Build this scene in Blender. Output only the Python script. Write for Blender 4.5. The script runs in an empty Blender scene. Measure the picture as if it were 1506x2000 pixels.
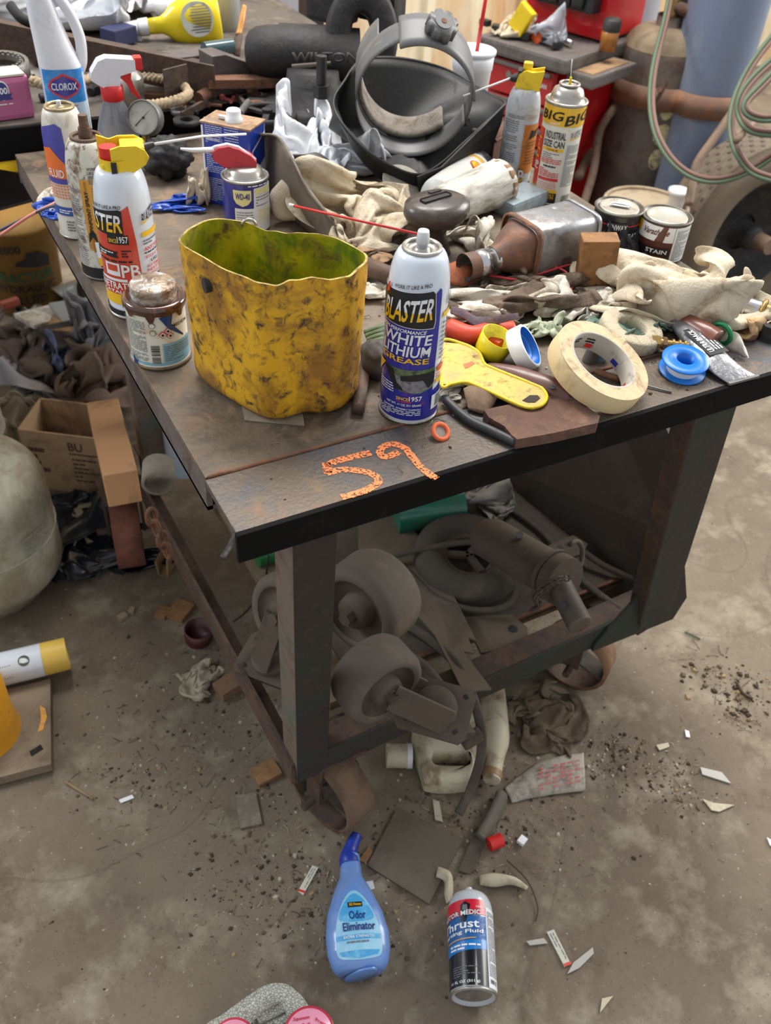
import bpy, bmesh, math, random
from mathutils import Vector, Matrix, noise
R = math.radians; PI = math.pi
S = bpy.context.scene; COL = S.collection
random.seed(7)
# ---------------- camera (frame 1506 x 2000, focal length 1780 px) ----------------
AX = Vector((0.88098062, -0.46978981, 0.05630879))     # image right in world space
AD = Vector((-0.27571032, -0.60642271, -0.74581185))   # image down
AF = Vector((0.38452174, 0.64152087, -0.66377255))     # view direction
CAM = Vector((-0.19829896, -0.59199399, 1.4))
cd = bpy.data.cameras.new('camera'); co = bpy.data.objects.new('camera', cd); COL.objects.link(co)
m3 = Matrix((AX, -AD, -AF)).transposed()
co.matrix_world = Matrix.Translation(CAM) @ m3.to_4x4()
cd.sensor_fit = 'HORIZONTAL'; cd.sensor_width = 36; cd.lens = 36 * 1780 / 1506
cd.clip_start = .05; cd.clip_end = 60
cd.dof.use_dof = True; cd.dof.focus_distance = 1.02; cd.dof.aperture_fstop = 10.5
S.camera = co
# ---------------- light ----------------
w = bpy.data.worlds.new('world'); S.world = w; w.use_nodes = True
w.node_tree.nodes['Background'].inputs[0].default_value = (.93, .96, 1, 1)
w.node_tree.nodes['Background'].inputs[1].default_value = .50
def area(name, loc, target, sx, sy, power, col):
    l = bpy.data.lights.new(name, 'AREA'); l.shape = 'RECTANGLE'; l.size = sx; l.size_y = sy; l.energy = power; l.color = col
    o = bpy.data.objects.new(name, l); COL.objects.link(o); o.location = loc
    o.rotation_euler = (Vector(target) - Vector(loc)).to_track_quat('-Z', 'Y').to_euler()
    return o
area('skylight', (1.0, 1.5, 3.6), (.6, .7, 0), 2.2, 1.2, 105, (1, .97, .92))
area('door_light', (4.6, .6, 2.4), (1.2, .6, .2), 2.4, 2.0, 120, (1, .97, .92))
area('window_light', (-2.2, 2.2, 2.8), (.2, .8, .6), 1.4, .9, 40, (.88, .94, 1))
S.view_settings.view_transform = 'Standard'; S.view_settings.look = 'None'
S.view_settings.exposure = 0.5; S.view_settings.gamma = 1; S.view_settings.use_curve_mapping = False
try: S.cycles.max_bounces = 8; S.cycles.transparent_max_bounces = 12; S.cycles.caustics_reflective = False; S.cycles.caustics_refractive = False
except Exception: pass
# ---------------- geometry helpers ----------------
def ray(px, py): return AX * (px - 753) + AD * (py - 1000) + AF * 1780
def P(px, py, z=.82):
    d = ray(px, py); return CAM + d * ((z - CAM.z) / d.z)
def PY(px, py, y):
    d = ray(px, py); return CAM + d * ((y - CAM.y) / d.y)
def PX(px, py, x):
    d = ray(px, py); return CAM + d * ((x - CAM.x) / d.x)
def PD(px, py, d): return CAM + ray(px, py) * (d / 1780)
def ZT(x, y, py):                       # height above (x, y) seen at image row py
    lo, hi = -1, 1.39
    for _ in range(40):
        m = (lo + hi) / 2; q = Vector((x, y, m)) - CAM
        if q.dot(AD) / q.dot(AF) * 1780 + 1000 > py: lo = m
        else: hi = m
    return lo
def face_cam(p): return math.atan2(CAM.x - p[0], -(CAM.y - p[1]))
def V(*a): return Vector(a)
def lin(c): return tuple(((x / 255) / 12.92 if x / 255 <= .04045 else ((x / 255 + .055) / 1.055) ** 2.4) for x in c[:3]) + (1,)
MATS = {}
def mat(name, col, rough=.5, metal=0, dc=None, da=.5, ds=30, bump=0, bs=60, dc2=None, da2=.3, ds2=90, trans=0, alpha=1, coat=0, sss=0, stretch=None, emit=0, sh=1):
    """procedural surface: base colour, up to two layers of worn-in stains, roughness variation and bump"""
    if name in MATS: return MATS[name]
    m = bpy.data.materials.new(name); m.use_nodes = True; nt = m.node_tree; N = nt.nodes; L = nt.links
    b = N['Principled BSDF']; b.inputs['Base Color'].default_value = lin(col)
    b.inputs['Roughness'].default_value = rough; b.inputs['Metallic'].default_value = metal
    b.inputs['Transmission Weight'].default_value = trans; b.inputs['Alpha'].default_value = alpha
    b.inputs['Coat Weight'].default_value = coat; b.inputs['Coat Roughness'].default_value = .08
    tc = N.new('ShaderNodeTexCoord'); mp = N.new('ShaderNodeMapping'); L.new(tc.outputs['Object'], mp.inputs[0])
    if stretch: mp.inputs['Scale'].default_value = stretch
    last = None
    def noise_ramp(sc, amt, det=6, dist=.6):
        n = N.new('ShaderNodeTexNoise'); n.inputs['Scale'].default_value = sc; n.inputs['Detail'].default_value = det; n.inputs['Roughness'].default_value = .68
        n.inputs['Distortion'].default_value = dist; L.new(mp.outputs[0], n.inputs['Vector'])
        r = N.new('ShaderNodeMapRange'); c_ = .79 - amt * .475; w_ = (.07 + amt * .075) / sh; r.inputs[1].default_value = c_ - w_; r.inputs[2].default_value = c_ + w_
        L.new(n.outputs['Fac'], r.inputs[0]); return r
    prev = None
    for (c, a, s) in ((dc, da, ds), (dc2, da2, ds2)):
        if c is None: continue
        r = noise_ramp(s, a); mx = N.new('ShaderNodeMix'); mx.data_type = 'RGBA'
        if prev: L.new(prev, mx.inputs[6])
        else: mx.inputs[6].default_value = lin(col)
        mx.inputs[7].default_value = lin(c); L.new(r.outputs[0], mx.inputs[0]); prev = mx.outputs[2]; last = r
    if prev: L.new(prev, b.inputs['Base Color'])
    if last and rough < .6:
        rr = N.new('ShaderNodeMapRange'); L.new(last.outputs[0], rr.inputs[0]); rr.inputs[3].default_value = rough; rr.inputs[4].default_value = min(.9, rough + .35); L.new(rr.outputs[0], b.inputs['Roughness'])
    if last and metal > 0:
        rr = N.new('ShaderNodeMapRange'); L.new(last.outputs[0], rr.inputs[0]); rr.inputs[3].default_value = metal; rr.inputs[4].default_value = 0; L.new(rr.outputs[0], b.inputs['Metallic'])
    if bump:
        n = N.new('ShaderNodeTexNoise'); n.inputs['Scale'].default_value = bs; n.inputs['Detail'].default_value = 5; L.new(mp.outputs[0], n.inputs['Vector'])
        bp = N.new('ShaderNodeBump'); bp.inputs['Strength'].default_value = bump; bp.inputs['Distance'].default_value = .004
        L.new(n.outputs['Fac'], bp.inputs['Height']); L.new(bp.outputs[0], b.inputs['Normal'])
    if emit: b.inputs['Emission Color'].default_value = lin(col); b.inputs['Emission Strength'].default_value = emit
    MATS[name] = m; return m
_txt = {}
def text_mesh(s):
    if s in _txt: return _txt[s]
    c = bpy.data.curves.new('t', 'FONT'); c.body = s; c.resolution_u = 2; c.offset = .018
    o = bpy.data.objects.new('t', c); COL.objects.link(o); dg = bpy.context.evaluated_depsgraph_get(); dg.update()
    me = bpy.data.meshes.new_from_object(o.evaluated_get(dg)); vs = [(v.co.x, v.co.y) for v in me.vertices]; fs = [tuple(p.vertices) for p in me.polygons]
    bpy.data.objects.remove(o); bpy.data.curves.remove(c); bpy.data.meshes.remove(me)
    x0 = min(v[0] for v in vs); x1 = max(v[0] for v in vs); y0 = min(v[1] for v in vs); y1 = max(v[1] for v in vs)
    vs = [((x - x0) / max(1e-6, x1 - x0), (y - y0) / max(1e-6, y1 - y0)) for x, y in vs]
    _txt[s] = (vs, fs); return _txt[s]
def plane_map(o, ux, uy, off=None):
    o = Vector(o); ux = Vector(ux); uy = Vector(uy); n = ux.cross(uy).normalized()
    return lambda u, v, k=0: o + ux * u + uy * v + n * (.0003 * k)
def cyl_map(r, yaw=0, z0=0):
    """wraps (u to the right, v up) round a can; r is a radius or a function of v"""
    def f(u, v, k=0):
        rr = (r(v) if callable(r) else r); a = u / (r(0) if callable(r) else r) + yaw; q = rr + .00035 * (k + 1)
        return Vector((q * math.sin(a), -q * math.cos(a), z0 + v))
    f.curved = True; return f
class MB:
    def __init__(s): s.bm = bmesh.new(); s.mats = []
    def mi(s, m):
        if m not in s.mats: s.mats.append(m)
        return s.mats.index(m)
    def add(s, vs, fs, m, smooth=True):
        k = s.mi(m); v = [s.bm.verts.new(p) for p in vs]
        for f in fs:
            try: q = s.bm.faces.new([v[i] for i in f]); q.material_index = k; q.smooth = smooth
            except ValueError: pass
        return s
    def box(s, c, size, m, rot=None, bev=0):
        t = bmesh.new(); bmesh.ops.create_cube(t, size=1)
        for v in t.verts: v.co = Vector((v.co.x * size[0], v.co.y * size[1], v.co.z * size[2]))
        if bev: bmesh.ops.bevel(t, geom=t.edges[:], offset=bev, segments=2, affect='EDGES', profile=.7)
        M = Matrix.Translation(Vector(c)) @ (rot.to_4x4() if rot else Matrix())
        t.verts.index_update(); s.add([M @ v.co for v in t.verts], [[v.index for v in f.verts] for f in t.faces], m, False); t.free(); return s
    def grid(s, rows, m, closed=False, smooth=True, cap0=False, cap1=False):
        n = len(rows[0]); vs = [p for r in rows for p in r]; fs = []
        for i in range(len(rows) - 1):
            for j in range(n if closed else n - 1):
                a = i * n + j; b = i * n + (j + 1) % n; fs.append((a, b, b + n, a + n))
        if cap0: fs.append(tuple(reversed(range(n))))
        if cap1: fs.append(tuple((len(rows) - 1) * n + j for j in range(n)))
        return s.add(vs, fs, m, smooth)
    def cyl(s, p0, p1, r0, r1, m, n=20, cap=True, smooth=True):
        p0 = Vector(p0); p1 = Vector(p1); d = (p1 - p0).normalized(); u = d.orthogonal().normalized(); v = d.cross(u)
        rows = [[p + (u * math.cos(2 * PI * j / n) + v * math.sin(2 * PI * j / n)) * r for j in range(n)] for p, r in ((p0, r0), (p1, r1))]
        s.grid(rows, m, True, smooth)
        if cap:
            for k, row in ((0, rows[0]), (1, rows[1])):
                s.add(row, [tuple(range(n)) if k else tuple(reversed(range(n)))], m, False)
        return s
    def tube(s, pts, r, m, n=8, closed=False, cap=True, flat=1):
        pts = [Vector(p) for p in pts]; k = len(pts); rows = []; u = None
        for i, p in enumerate(pts):
            a = pts[(i - 1) % k] if (closed or i > 0) else p; b = pts[(i + 1) % k] if (closed or i < k - 1) else p
            t = (b - a).normalized()
            if u is None: u = t.orthogonal().normalized()
            u = (u - t * u.dot(t)).normalized(); v = t.cross(u); q = r[i] if isinstance(r, (list, tuple)) else r
            rows.append([p + (u * math.cos(2 * PI * j / n) + v * math.sin(2 * PI * j / n) * flat) * q for j in range(n)])
        if closed: rows.append(rows[0])
        return s.grid(rows, m, True, True, cap and not closed, cap and not closed)
    def lathe(s, prof, m, n=36, M=None, sx=1, sy=1):
        M = M or Matrix(); rows = [[M @ Vector((r * sx * math.cos(2 * PI * j / n), r * sy * math.sin(2 * PI * j / n), z)) for j in range(n)] for r, z in prof]
        return s.grid(rows, m, True)
    def prism(s, poly, h, m, M=None, smooth=False, taper=1):
        M = M or Matrix(); n = len(poly); cx = sum(p[0] for p in poly) / n; cy = sum(p[1] for p in poly) / n
        a = [M @ Vector((x, y, 0)) for x, y in poly]; b = [M @ Vector((cx + (x - cx) * taper, cy + (y - cy) * taper, h)) for x, y in poly]
        s.add(a + b, [(i, (i + 1) % n, (i + 1) % n + n, i + n) for i in range(n)], m, smooth)
        s.add(b, [tuple(range(n))], m, False); s.add(a, [tuple(reversed(range(n)))], m, False); return s
    def flat(s, vs2, fs, mp, m, k=1, step=.004, m2=None, ys=0):
        t = bmesh.new(); v = [t.verts.new((x, y, 0)) for x, y in vs2]
        for f in fs:
            try: t.faces.new([v[i] for i in f])
            except ValueError: pass
        if getattr(mp, 'curved', False):
            a = min(x for x, y in vs2); b = max(x for x, y in vs2); c = min(y for x, y in vs2); d = max(y for x, y in vs2)
            x = a + step
            while x < b: bmesh.ops.bisect_plane(t, geom=t.verts[:] + t.edges[:] + t.faces[:], plane_co=(x, 0, 0), plane_no=(1, 0, 0)); x += step
            y = c + step * 2
            while y < d: bmesh.ops.bisect_plane(t, geom=t.verts[:] + t.edges[:] + t.faces[:], plane_co=(0, y, 0), plane_no=(0, 1, 0)); y += step * 2
        if m2: bmesh.ops.bisect_plane(t, geom=t.verts[:] + t.edges[:] + t.faces[:], plane_co=(0, ys, 0), plane_no=(0, 1, 0))
        t.verts.index_update(); vs = [mp(q.co.x, q.co.y, k) for q in t.verts]; up = [f for f in t.faces if not m2 or f.calc_center_median().y > ys]; dn = [f for f in t.faces if m2 and f.calc_center_median().y <= ys]
        s.add(vs, [[q.index for q in f.verts] for f in up], m, True)
        if dn: s.add(vs, [[q.index for q in f.verts] for f in dn], m2, True)
        t.free(); return s
    def rect(s, x0, y0, x1, y1, mp, m, k=1, sl=0):
        return s.flat([(x0, y0), (x1, y0 + sl), (x1, y1 + sl), (x0, y1)], [(0, 1, 2, 3)], mp, m, k)
    def poly(s, pts, mp, m, k=1): return s.flat(pts, [tuple(range(len(pts)))], mp, m, k)
    def text(s, t, x0, y0, x1, y1, mp, m, k=3, shear=0, rise=0, rot=0, m2=None, sp=.5):
        """lettering fitted into the box, slanted by shear, climbing by rise; rot=1 reads upwards"""
        vs, fs = text_mesh(t)
        if rot: q = [(x1 - v * (x1 - x0), y0 + u * (y1 - y0)) for u, v in vs]
        else: q = [(x0 + u * (x1 - x0) + shear * v * (y1 - y0), y0 + v * (y1 - y0) + rise * u) for u, v in vs]
        return s.flat(q, fs, mp, m, k, m2=m2, ys=y0 + (y1 - y0) * sp)
    def lines(s, x0, y0, x1, y1, n, mp, m, k=2, fill=.5, seed=1):
        """rows of print too small to read"""
        rd = random.Random(seed); h = (y1 - y0) / n
        for i in range(n):
            x = x0; y = y1 - (i + .8) * h
            while x < x1 - .001:
                L_ = min(x1 - x, (x1 - x0) * rd.uniform(.08, .25)); s.flat([(x, y), (x + L_, y), (x + L_, y + h * fill), (x, y + h * fill)], [(0, 1, 2, 3)], mp, m, k); x += L_ + (x1 - x0) * .035
                if rd.random() < .06: break
        return s
    def bars(s, x0, y0, x1, y1, mp, m, k=3, n=14, horiz=False, seed=3):
        rd = random.Random(seed); t = 0
        for i in range(n):
            a = i / n; b = a + rd.uniform(.25, .75) / n
            if horiz: s.rect(x0, y0 + (y1 - y0) * a, x1, y0 + (y1 - y0) * b, mp, m, k)
            else: s.rect(x0 + (x1 - x0) * a, y0, x0 + (x1 - x0) * b, y1, mp, m, k)
        return s
    def build(s, name, parent=None, solid=0, bev=0, sub=0, kind=None):
        me = bpy.data.meshes.new(name); bmesh.ops.recalc_face_normals(s.bm, faces=s.bm.faces[:]) if solid != -1 else None
        s.bm.to_mesh(me); s.bm.free()
        for m in s.mats: me.materials.append(m)
        o = bpy.data.objects.new(name, me); COL.objects.link(o)
        if parent: o.parent = parent
        if solid > 0: q = o.modifiers.new('thickness', 'SOLIDIFY'); q.thickness = solid; q.offset = 0
        if bev: q = o.modifiers.new('bevel', 'BEVEL'); q.width = bev; q.segments = 2; q.limit_method = 'ANGLE'
        if sub: q = o.modifiers.new('sub', 'SUBSURF'); q.levels = q.render_levels = sub
        if kind: o['kind'] = kind
        return o
def tag(o, label, cat, group=None, kind=None):
    if label: o['label'] = label
    if cat: o['category'] = cat
    if group: o['group'] = group
    if kind: o['kind'] = kind
    return o
def thing(name, label, cat, loc=(0, 0, 0), rz=0, group=None, rot=None):
    o = bpy.data.objects.new(name, None); COL.objects.link(o); o.empty_display_size = .02
    o.location = loc; o.rotation_euler = rot if rot else (0, 0, rz); return tag(o, label, cat, group)
def one(name, mb, label, cat, loc=(0, 0, 0), rz=0, group=None, rot=None, **k):
    o = mb.build(name, None, **k); o.location = loc; o.rotation_euler = rot if rot else (0, 0, rz); return tag(o, label, cat, group)
def aim(d):                              # matrix turning +Z to d
    return Vector(d).normalized().to_track_quat('Z', 'Y').to_matrix().to_4x4()
def arc(c, r, a0, a1, n, ux=(1, 0, 0), uy=(0, 1, 0)):
    c = Vector(c); ux = Vector(ux); uy = Vector(uy); return [c + ux * (r * math.cos(R(a0 + (a1 - a0) * i / n))) + uy * (r * math.sin(R(a0 + (a1 - a0) * i / n))) for i in range(n + 1)]
def spline(pts, n=6, closed=False):
    pts = [Vector(p) for p in pts]; k = len(pts); out = []
    for i in range(k if closed else k - 1):
        a = pts[(i - 1) % k] if (closed or i > 0) else pts[i]; b = pts[i]; c = pts[(i + 1) % k]; d = pts[(i + 2) % k] if (closed or i + 2 < k) else c
        for j in range(n):
            t = j / n; out.append(.5 * ((2 * b) + (c - a) * t + (2 * a - 5 * b + 4 * c - d) * t * t + (3 * b - a - 3 * c + d) * t ** 3))
    if not closed: out.append(pts[-1])
    return out
def nz(x, y, z=0): return noise.noise(Vector((x, y, z)))
CN = 33
def drop_cloth(seed, squeeze, folds, tall, frames):
    """lets a crumpled square of cloth fall on a plane and returns its points, fitted to a unit box"""
    n = CN - 1; o = seed * 7.3; vs = []; rest = []
    for i in range(CN):
        for j in range(CN):
            x = i / n - .5; y = j / n - .5; rest.append((x, y, 0)); q = nz(x * folds + o, y * folds); w_ = nz(x * folds, y * folds + o, 5); r = nz(x * folds * 1.3 + o, y * folds * 1.3, 9)
            vs.append((x * squeeze + q * .22, y * squeeze + w_ * .22, .06 + tall * (.5 + r) + .05 * i / n + .03 * j / n))
    me = bpy.data.meshes.new('cloth'); me.from_pydata(vs, [], [(i * CN + j, i * CN + j + 1, i * CN + j + CN + 1, i * CN + j + CN) for i in range(n) for j in range(n)])
    ob = bpy.data.objects.new('cloth', me); COL.objects.link(ob); ob.shape_key_add(name='Basis'); k = ob.shape_key_add(name='rest'); k.value = 0
    for v, p in zip(k.data, rest): v.co = p
    md = ob.modifiers.new('cloth', 'CLOTH'); c = md.settings; c.quality = 3; c.mass = .25; c.tension_stiffness = c.compression_stiffness = 15; c.bending_stiffness = .15; c.air_damping = 1.5; c.rest_shape_key = k
    cs = md.collision_settings; cs.use_self_collision = True; cs.self_distance_min = .012; cs.distance_min = .006; cs.collision_quality = 2; md.point_cache.frame_end = frames
    pm = bpy.data.meshes.new('ground'); pm.from_pydata([(-9, -9, 0), (9, -9, 0), (9, 9, 0), (-9, 9, 0)], [], [(0, 1, 2, 3)]); po = bpy.data.objects.new('ground', pm); COL.objects.link(po); po.modifiers.new('hit', 'COLLISION'); po.collision.thickness_outer = .01
    for f in range(1, frames + 1): S.frame_set(f)
    e = ob.evaluated_get(bpy.context.evaluated_depsgraph_get()); out = [v.co.copy() for v in e.data.vertices]
    for x in (ob, po): bpy.data.objects.remove(x)
    for x in (me, pm): bpy.data.meshes.remove(x)
    S.frame_set(1); lo = [min(p[i] for p in out) for i in range(3)]; hi = [max(p[i] for p in out) for i in range(3)]; u = max(hi[0] - lo[0], hi[1] - lo[1], .01)
    return [Vector([(p[i] - lo[i]) / u for i in range(3)]) for p in out]
CLOTHS = [drop_cloth(*q) for q in ((11, .45, 2.8, .36, 36), (12, .6, 1.8, .26, 36), (13, .5, 3.2, .34, 36), (15, .65, 2.6, .22, 36))]
def rag(name, label, cat, loc, sx, sy, h, seed, m, rz=0, fold=2.2, sharp=.6, group=None, n=64, peak=None, rot=None, lift=.006, t=.0012, kind=None):
    """a crumpled cloth fitted to sx, sy and h, with fine creases of its own"""
    k = seed % 4 if kind is None else kind; src = CLOTHS[k]; a = (seed * 1.7) % (2 * PI) if kind is None else 0; ca = math.cos(a); sa = math.sin(a)
    pts = [V((p.x - .5) * ca - (p.y - .5) * sa, (p.x - .5) * sa + (p.y - .5) * ca, p.z) for p in src]
    lo = [min(p[i] for p in pts) for i in range(3)]; hi = [max(p[i] for p in pts) for i in range(3)]; mir = -1 if seed % 3 == 0 else 1
    S_ = (sx, sy, h); pts = [V(*(((p[i] - lo[i]) / (hi[i] - lo[i]) - (.5 if i < 2 else 0)) * S_[i] for i in range(3))) for p in pts]
    sc = max(sx, sy); pts = [V(p.x * mir, p.y, max(.0006, p.z)) + V(nz(i * .37, seed), nz(i * .41, seed + 3), abs(nz(i * .29, seed + 7))) * (.012 * sc) for i, p in enumerate(pts)]
    rows = [pts[i * CN:(i + 1) * CN] for i in range(CN)]; b = MB(); b.grid(rows, m); return one(name, b, label, cat, loc, rz, group, rot, solid=t * 1.5, sub=1)
def lump_mesh(b, c, sx, sy, sz, m, seed=1, amp=.18, f=2.2, n=20, k=28, flatbot=True):
    """closed irregular lump"""
    rows = []
    for i in range(n + 1):
        th = PI * i / n; row = []
        for j in range(k):
            ph = 2 * PI * j / k; d = Vector((math.sin(th) * math.cos(ph), math.sin(th) * math.sin(ph), math.cos(th)))
            q = 1 + amp * nz(d.x * f + seed, d.y * f, d.z * f) * 2
            p = Vector((d.x * sx * q / 2, d.y * sy * q / 2, d.z * sz * q / 2 + sz / 2))
            if flatbot and p.z < sz * .08: p.z = sz * .08 * .2
            row.append(Vector(c) + p)
        rows.append(row)
    b.grid(rows, m, True); return b
def beam(b, p0, p1, w, d, m, up=(0, 1, 0)):
    """rectangular bar from p0 to p1, w across, d along up"""
    p0 = Vector(p0); p1 = Vector(p1); t = (p1 - p0).normalized(); u = Vector(up); u = (u - t * u.dot(t)).normalized(); s = t.cross(u)
    vs = [p + s * (a * w / 2) + u * (c * d / 2) for p in (p0, p1) for a, c in ((-1, -1), (1, -1), (1, 1), (-1, 1))]
    return b.add(vs, [(0, 1, 2, 3), (7, 6, 5, 4), (0, 4, 5, 1), (1, 5, 6, 2), (2, 6, 7, 3), (3, 7, 4, 0)], m, False)
def torus(b, c, R0, r, m, axis=(0, 0, 1), n=40, k=12, sq=1, ex=1):
    M = Matrix.Translation(Vector(c)) @ aim(axis); rows = []
    for i in range(n):
        a = 2 * PI * i / n
        row = []
        for j in range(k):
            t = 2 * PI * j / k; ct = math.cos(t); st = math.sin(t); ct = math.copysign(abs(ct) ** ex, ct); st = math.copysign(abs(st) ** ex, st)
            row.append(M @ Vector(((R0 + r * ct) * math.cos(a), (R0 + r * ct) * math.sin(a), r * st * sq)))
        rows.append(row)
    rows.append(rows[0]); return b.grid(rows, m, True)
def ringwall(b, c, ro, ri, h, m, axis=(0, 0, 1), n=40, mi=None):
    M = Matrix.Translation(Vector(c)) @ aim(axis)
    b.lathe([(ri, 0), (ro, 0), (ro, h), (ri, h)], m, n, M); b.lathe([(ri, 0), (ri, h)], mi or m, n, M); return b
# ---------------- shared materials ----------------
M_rust = mat('rusty steel', (74, 60, 52), .75, .1, (96, 72, 55), .55, 22, .5, 80, (54, 44, 39), .4, 60)
M_rust2 = mat('orange rusted steel', (112, 76, 56), .8, 0, (134, 86, 56), .5, 40, .6, 120, (72, 56, 48), .45, 30)
M_dusty = mat('dusty dark steel', (88, 79, 69), .85, 0, (70, 61, 53), .5, 14, .25, 90, (103, 92, 79), .3, 50)
M_darkst = mat('dark grimy iron', (48, 47, 48), .6, .35, (66, 61, 56), .4, 30, .35, 110)
M_grey = mat('worn grey steel', (120, 119, 117), .45, .6, (92, 84, 76), .5, 25, .2, 90)
M_chrome = mat('bright metal', (196, 196, 198), .22, .95, (150, 140, 128), .3, 60)
M_tin = mat('tin rim', (176, 172, 164), .32, .85, (130, 112, 92), .35, 70)
M_brass = mat('brass', (168, 140, 84), .35, .8, (110, 88, 56), .4, 70)
M_black = mat('black plastic', (32, 32, 34), .42, 0, (62, 60, 58), .3, 35)
M_blackr = mat('black rubber', (38, 36, 34), .8, 0, (66, 60, 54), .4, 30, .2, 90)
M_white = mat('white plastic', (218, 220, 222), .4, 0, (176, 168, 152), .3, 30)
M_ink = mat('black print', (24, 24, 28), .5)
M_inkg = mat('grey print', (112, 114, 120), .5)
M_lwhite = mat('white print', (232, 234, 236), .4, coat=.3)
M_yel = mat('yellow print', (240, 190, 30), .4, coat=.3)
M_red = mat('red print', (206, 50, 40), .4, coat=.3)
M_redp = mat('red plastic', (205, 40, 38), .4)
M_yelp = mat('yellow plastic', (232, 200, 40), .4, 0, (190, 156, 40), .35, 40)
M_card = mat('corrugated cardboard', (158, 126, 92), .85, 0, (112, 88, 64), .5, 12, .15, 40)
M_cloth = mat('cream rag cloth', (205, 192, 168), .95, 0, (150, 128, 100), .42, 28, .35, 400, (104, 88, 70), .15, 60)
M_clothw = mat('dirty white cloth', (200, 194, 182), .95, 0, (150, 136, 114), .5, 34, .35, 400)
M_clothb = mat('oily brown cloth', (104, 88, 74), .95, 0, (72, 60, 50), .5, 24, .5, 300, (134, 112, 88), .3, 40)
M_plasticbag = mat('thin white plastic bag', (226, 228, 232), .25, 0, (186, 188, 192), .4, 20, .9, 34)
M_wood = mat('rough wood', (150, 112, 74), .8, 0, (104, 72, 46), .55, 18, .3, 60, stretch=(1, 1, 5))
# ================= the setting =================
def floor_mat():
    m = bpy.data.materials.new('dirty concrete'); m.use_nodes = True; nt = m.node_tree; N = nt.nodes; L = nt.links; b = N['Principled BSDF']
    tc = N.new('ShaderNodeTexCoord')
    def ns(s, d=8, r=.65, dist=0):
        n = N.new('ShaderNodeTexNoise'); n.inputs['Scale'].default_value = s; n.inputs['Detail'].default_value = d; n.inputs['Roughness'].default_value = r; n.inputs['Distortion'].default_value = dist; L.new(tc.outputs['Object'], n.inputs[0]); return n.outputs['Fac']
    def rp(x, a, c, lo=0, hi=1):
        q = N.new('ShaderNodeMapRange'); q.inputs[1].default_value = a; q.inputs[2].default_value = c; q.inputs[3].default_value = lo; q.inputs[4].default_value = hi; L.new(x, q.inputs[0]); return q.outputs[0]
    def mix(f, A, B):
        q = N.new('ShaderNodeMix'); q.data_type = 'RGBA'; L.new(f, q.inputs[0])
        for i, c in ((6, A), (7, B)):
            if isinstance(c, tuple): q.inputs[i].default_value = lin(c)
            else: L.new(c, q.inputs[i])
        return q.outputs[2]
    c = mix(rp(ns(2.2), .38, .62), (128, 115, 97), (104, 91, 76))
    c = mix(rp(ns(9), .5, .68), c, (152, 141, 122)); c = mix(rp(ns(6.5, 10, .72, .2), .55, .7), c, (92, 77, 62))
    c = mix(rp(ns(140, 4), .62, .74), c, (62, 52, 44)); c = mix(rp(ns(90, 3), .66, .74), c, (176, 166, 150))
    vo = N.new('ShaderNodeTexVoronoi'); vo.feature = 'DISTANCE_TO_EDGE'; vo.inputs['Scale'].default_value = .8
    wp = N.new('ShaderNodeVectorMath'); wp.operation = 'ADD'; n3 = N.new('ShaderNodeTexNoise'); n3.inputs['Scale'].default_value = 1.2; L.new(tc.outputs['Object'], n3.inputs[0]); L.new(tc.outputs['Object'], wp.inputs[0]); L.new(n3.outputs['Color'], wp.inputs[1]); L.new(wp.outputs[0], vo.inputs[0])
    c = mix(rp(vo.outputs['Distance'], .0, .003, .35, 0), c, (84, 72, 60))
    L.new(c, b.inputs['Base Color']); b.inputs['Roughness'].default_value = .85
    bp = N.new('ShaderNodeBump'); bp.inputs['Strength'].default_value = .5; bp.inputs['Distance'].default_value = .004; L.new(ns(70, 8, .75), bp.inputs['Height']); L.new(bp.outputs[0], b.inputs['Normal']); return m
b = MB(); n = 40
b.grid([[V(-3 + 9 * i / n, -2 + 9 * j / n, 0) for j in range(n + 1)] for i in range(n + 1)], floor_mat()); b.build('floor', kind='structure')
m_wall = mat('rust streaked cream sheet wall', (222, 214, 186), .6, 0, (176, 120, 70), .5, 2.2, dc2=(206, 170, 120), da2=.5, ds2=6, stretch=(1, 1, .25))
b = MB(); b.box((1.6, 3.25, 1.2), (7.4, .1, 2.4), m_wall)
for i in range(15): b.box((-1.9 + i * .5, 3.19, 1.2), (.04, .03, 2.4), m_wall)
b.build('wall_back', kind='structure')
def stuffmesh(name, pts_fn, n, mats, label, cat, seed=1, z=0, big=1):
    """loose dirt crumbs, chips and straw nobody could count"""
    rd = random.Random(seed); b = MB()
    for i in range(n):
        x, y = pts_fn(rd); m = rd.choice(mats)
        if z > .5 and not (.01 < x < .77 and .01 < y < .78): continue
        a = rd.uniform(0, 2 * PI)
        if rd.random() < .16:
            L_ = rd.uniform(.004, .02) * big; r = rd.uniform(.0003, .0006); dx = math.cos(a) * L_; dy = math.sin(a) * L_
            b.tube([(x, y, z + .001), (x + dx * .5 + rd.uniform(-.003, .003), y + dy * .5, z + .0015 + rd.uniform(0, .003)), (x + dx, y + dy, z + .001)], r, m, 4)
        else:
            s_ = (rd.random() ** 3 * .004 + .001) * big; k = rd.randint(4, 6)
            pl = [(x + math.cos(a + 2 * PI * j / k) * s_ * rd.uniform(.5, 1.3), y + math.sin(a + 2 * PI * j / k) * s_ * rd.uniform(.5, 1.3)) for j in range(k)]
            b.prism(pl, s_ * .6, m, Matrix.Translation((0, 0, z)), taper=.55)
    return one(name, b, label, cat, kind='stuff')
m_straw = mat('straw', (150, 128, 92), .8); m_dirt = mat('dark dirt crumbs', (66, 54, 44), .95); m_chip = mat('pale chips', (178, 168, 150), .8); m_dirt2 = mat('brown dirt crumbs', (98, 82, 66), .95)
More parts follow.
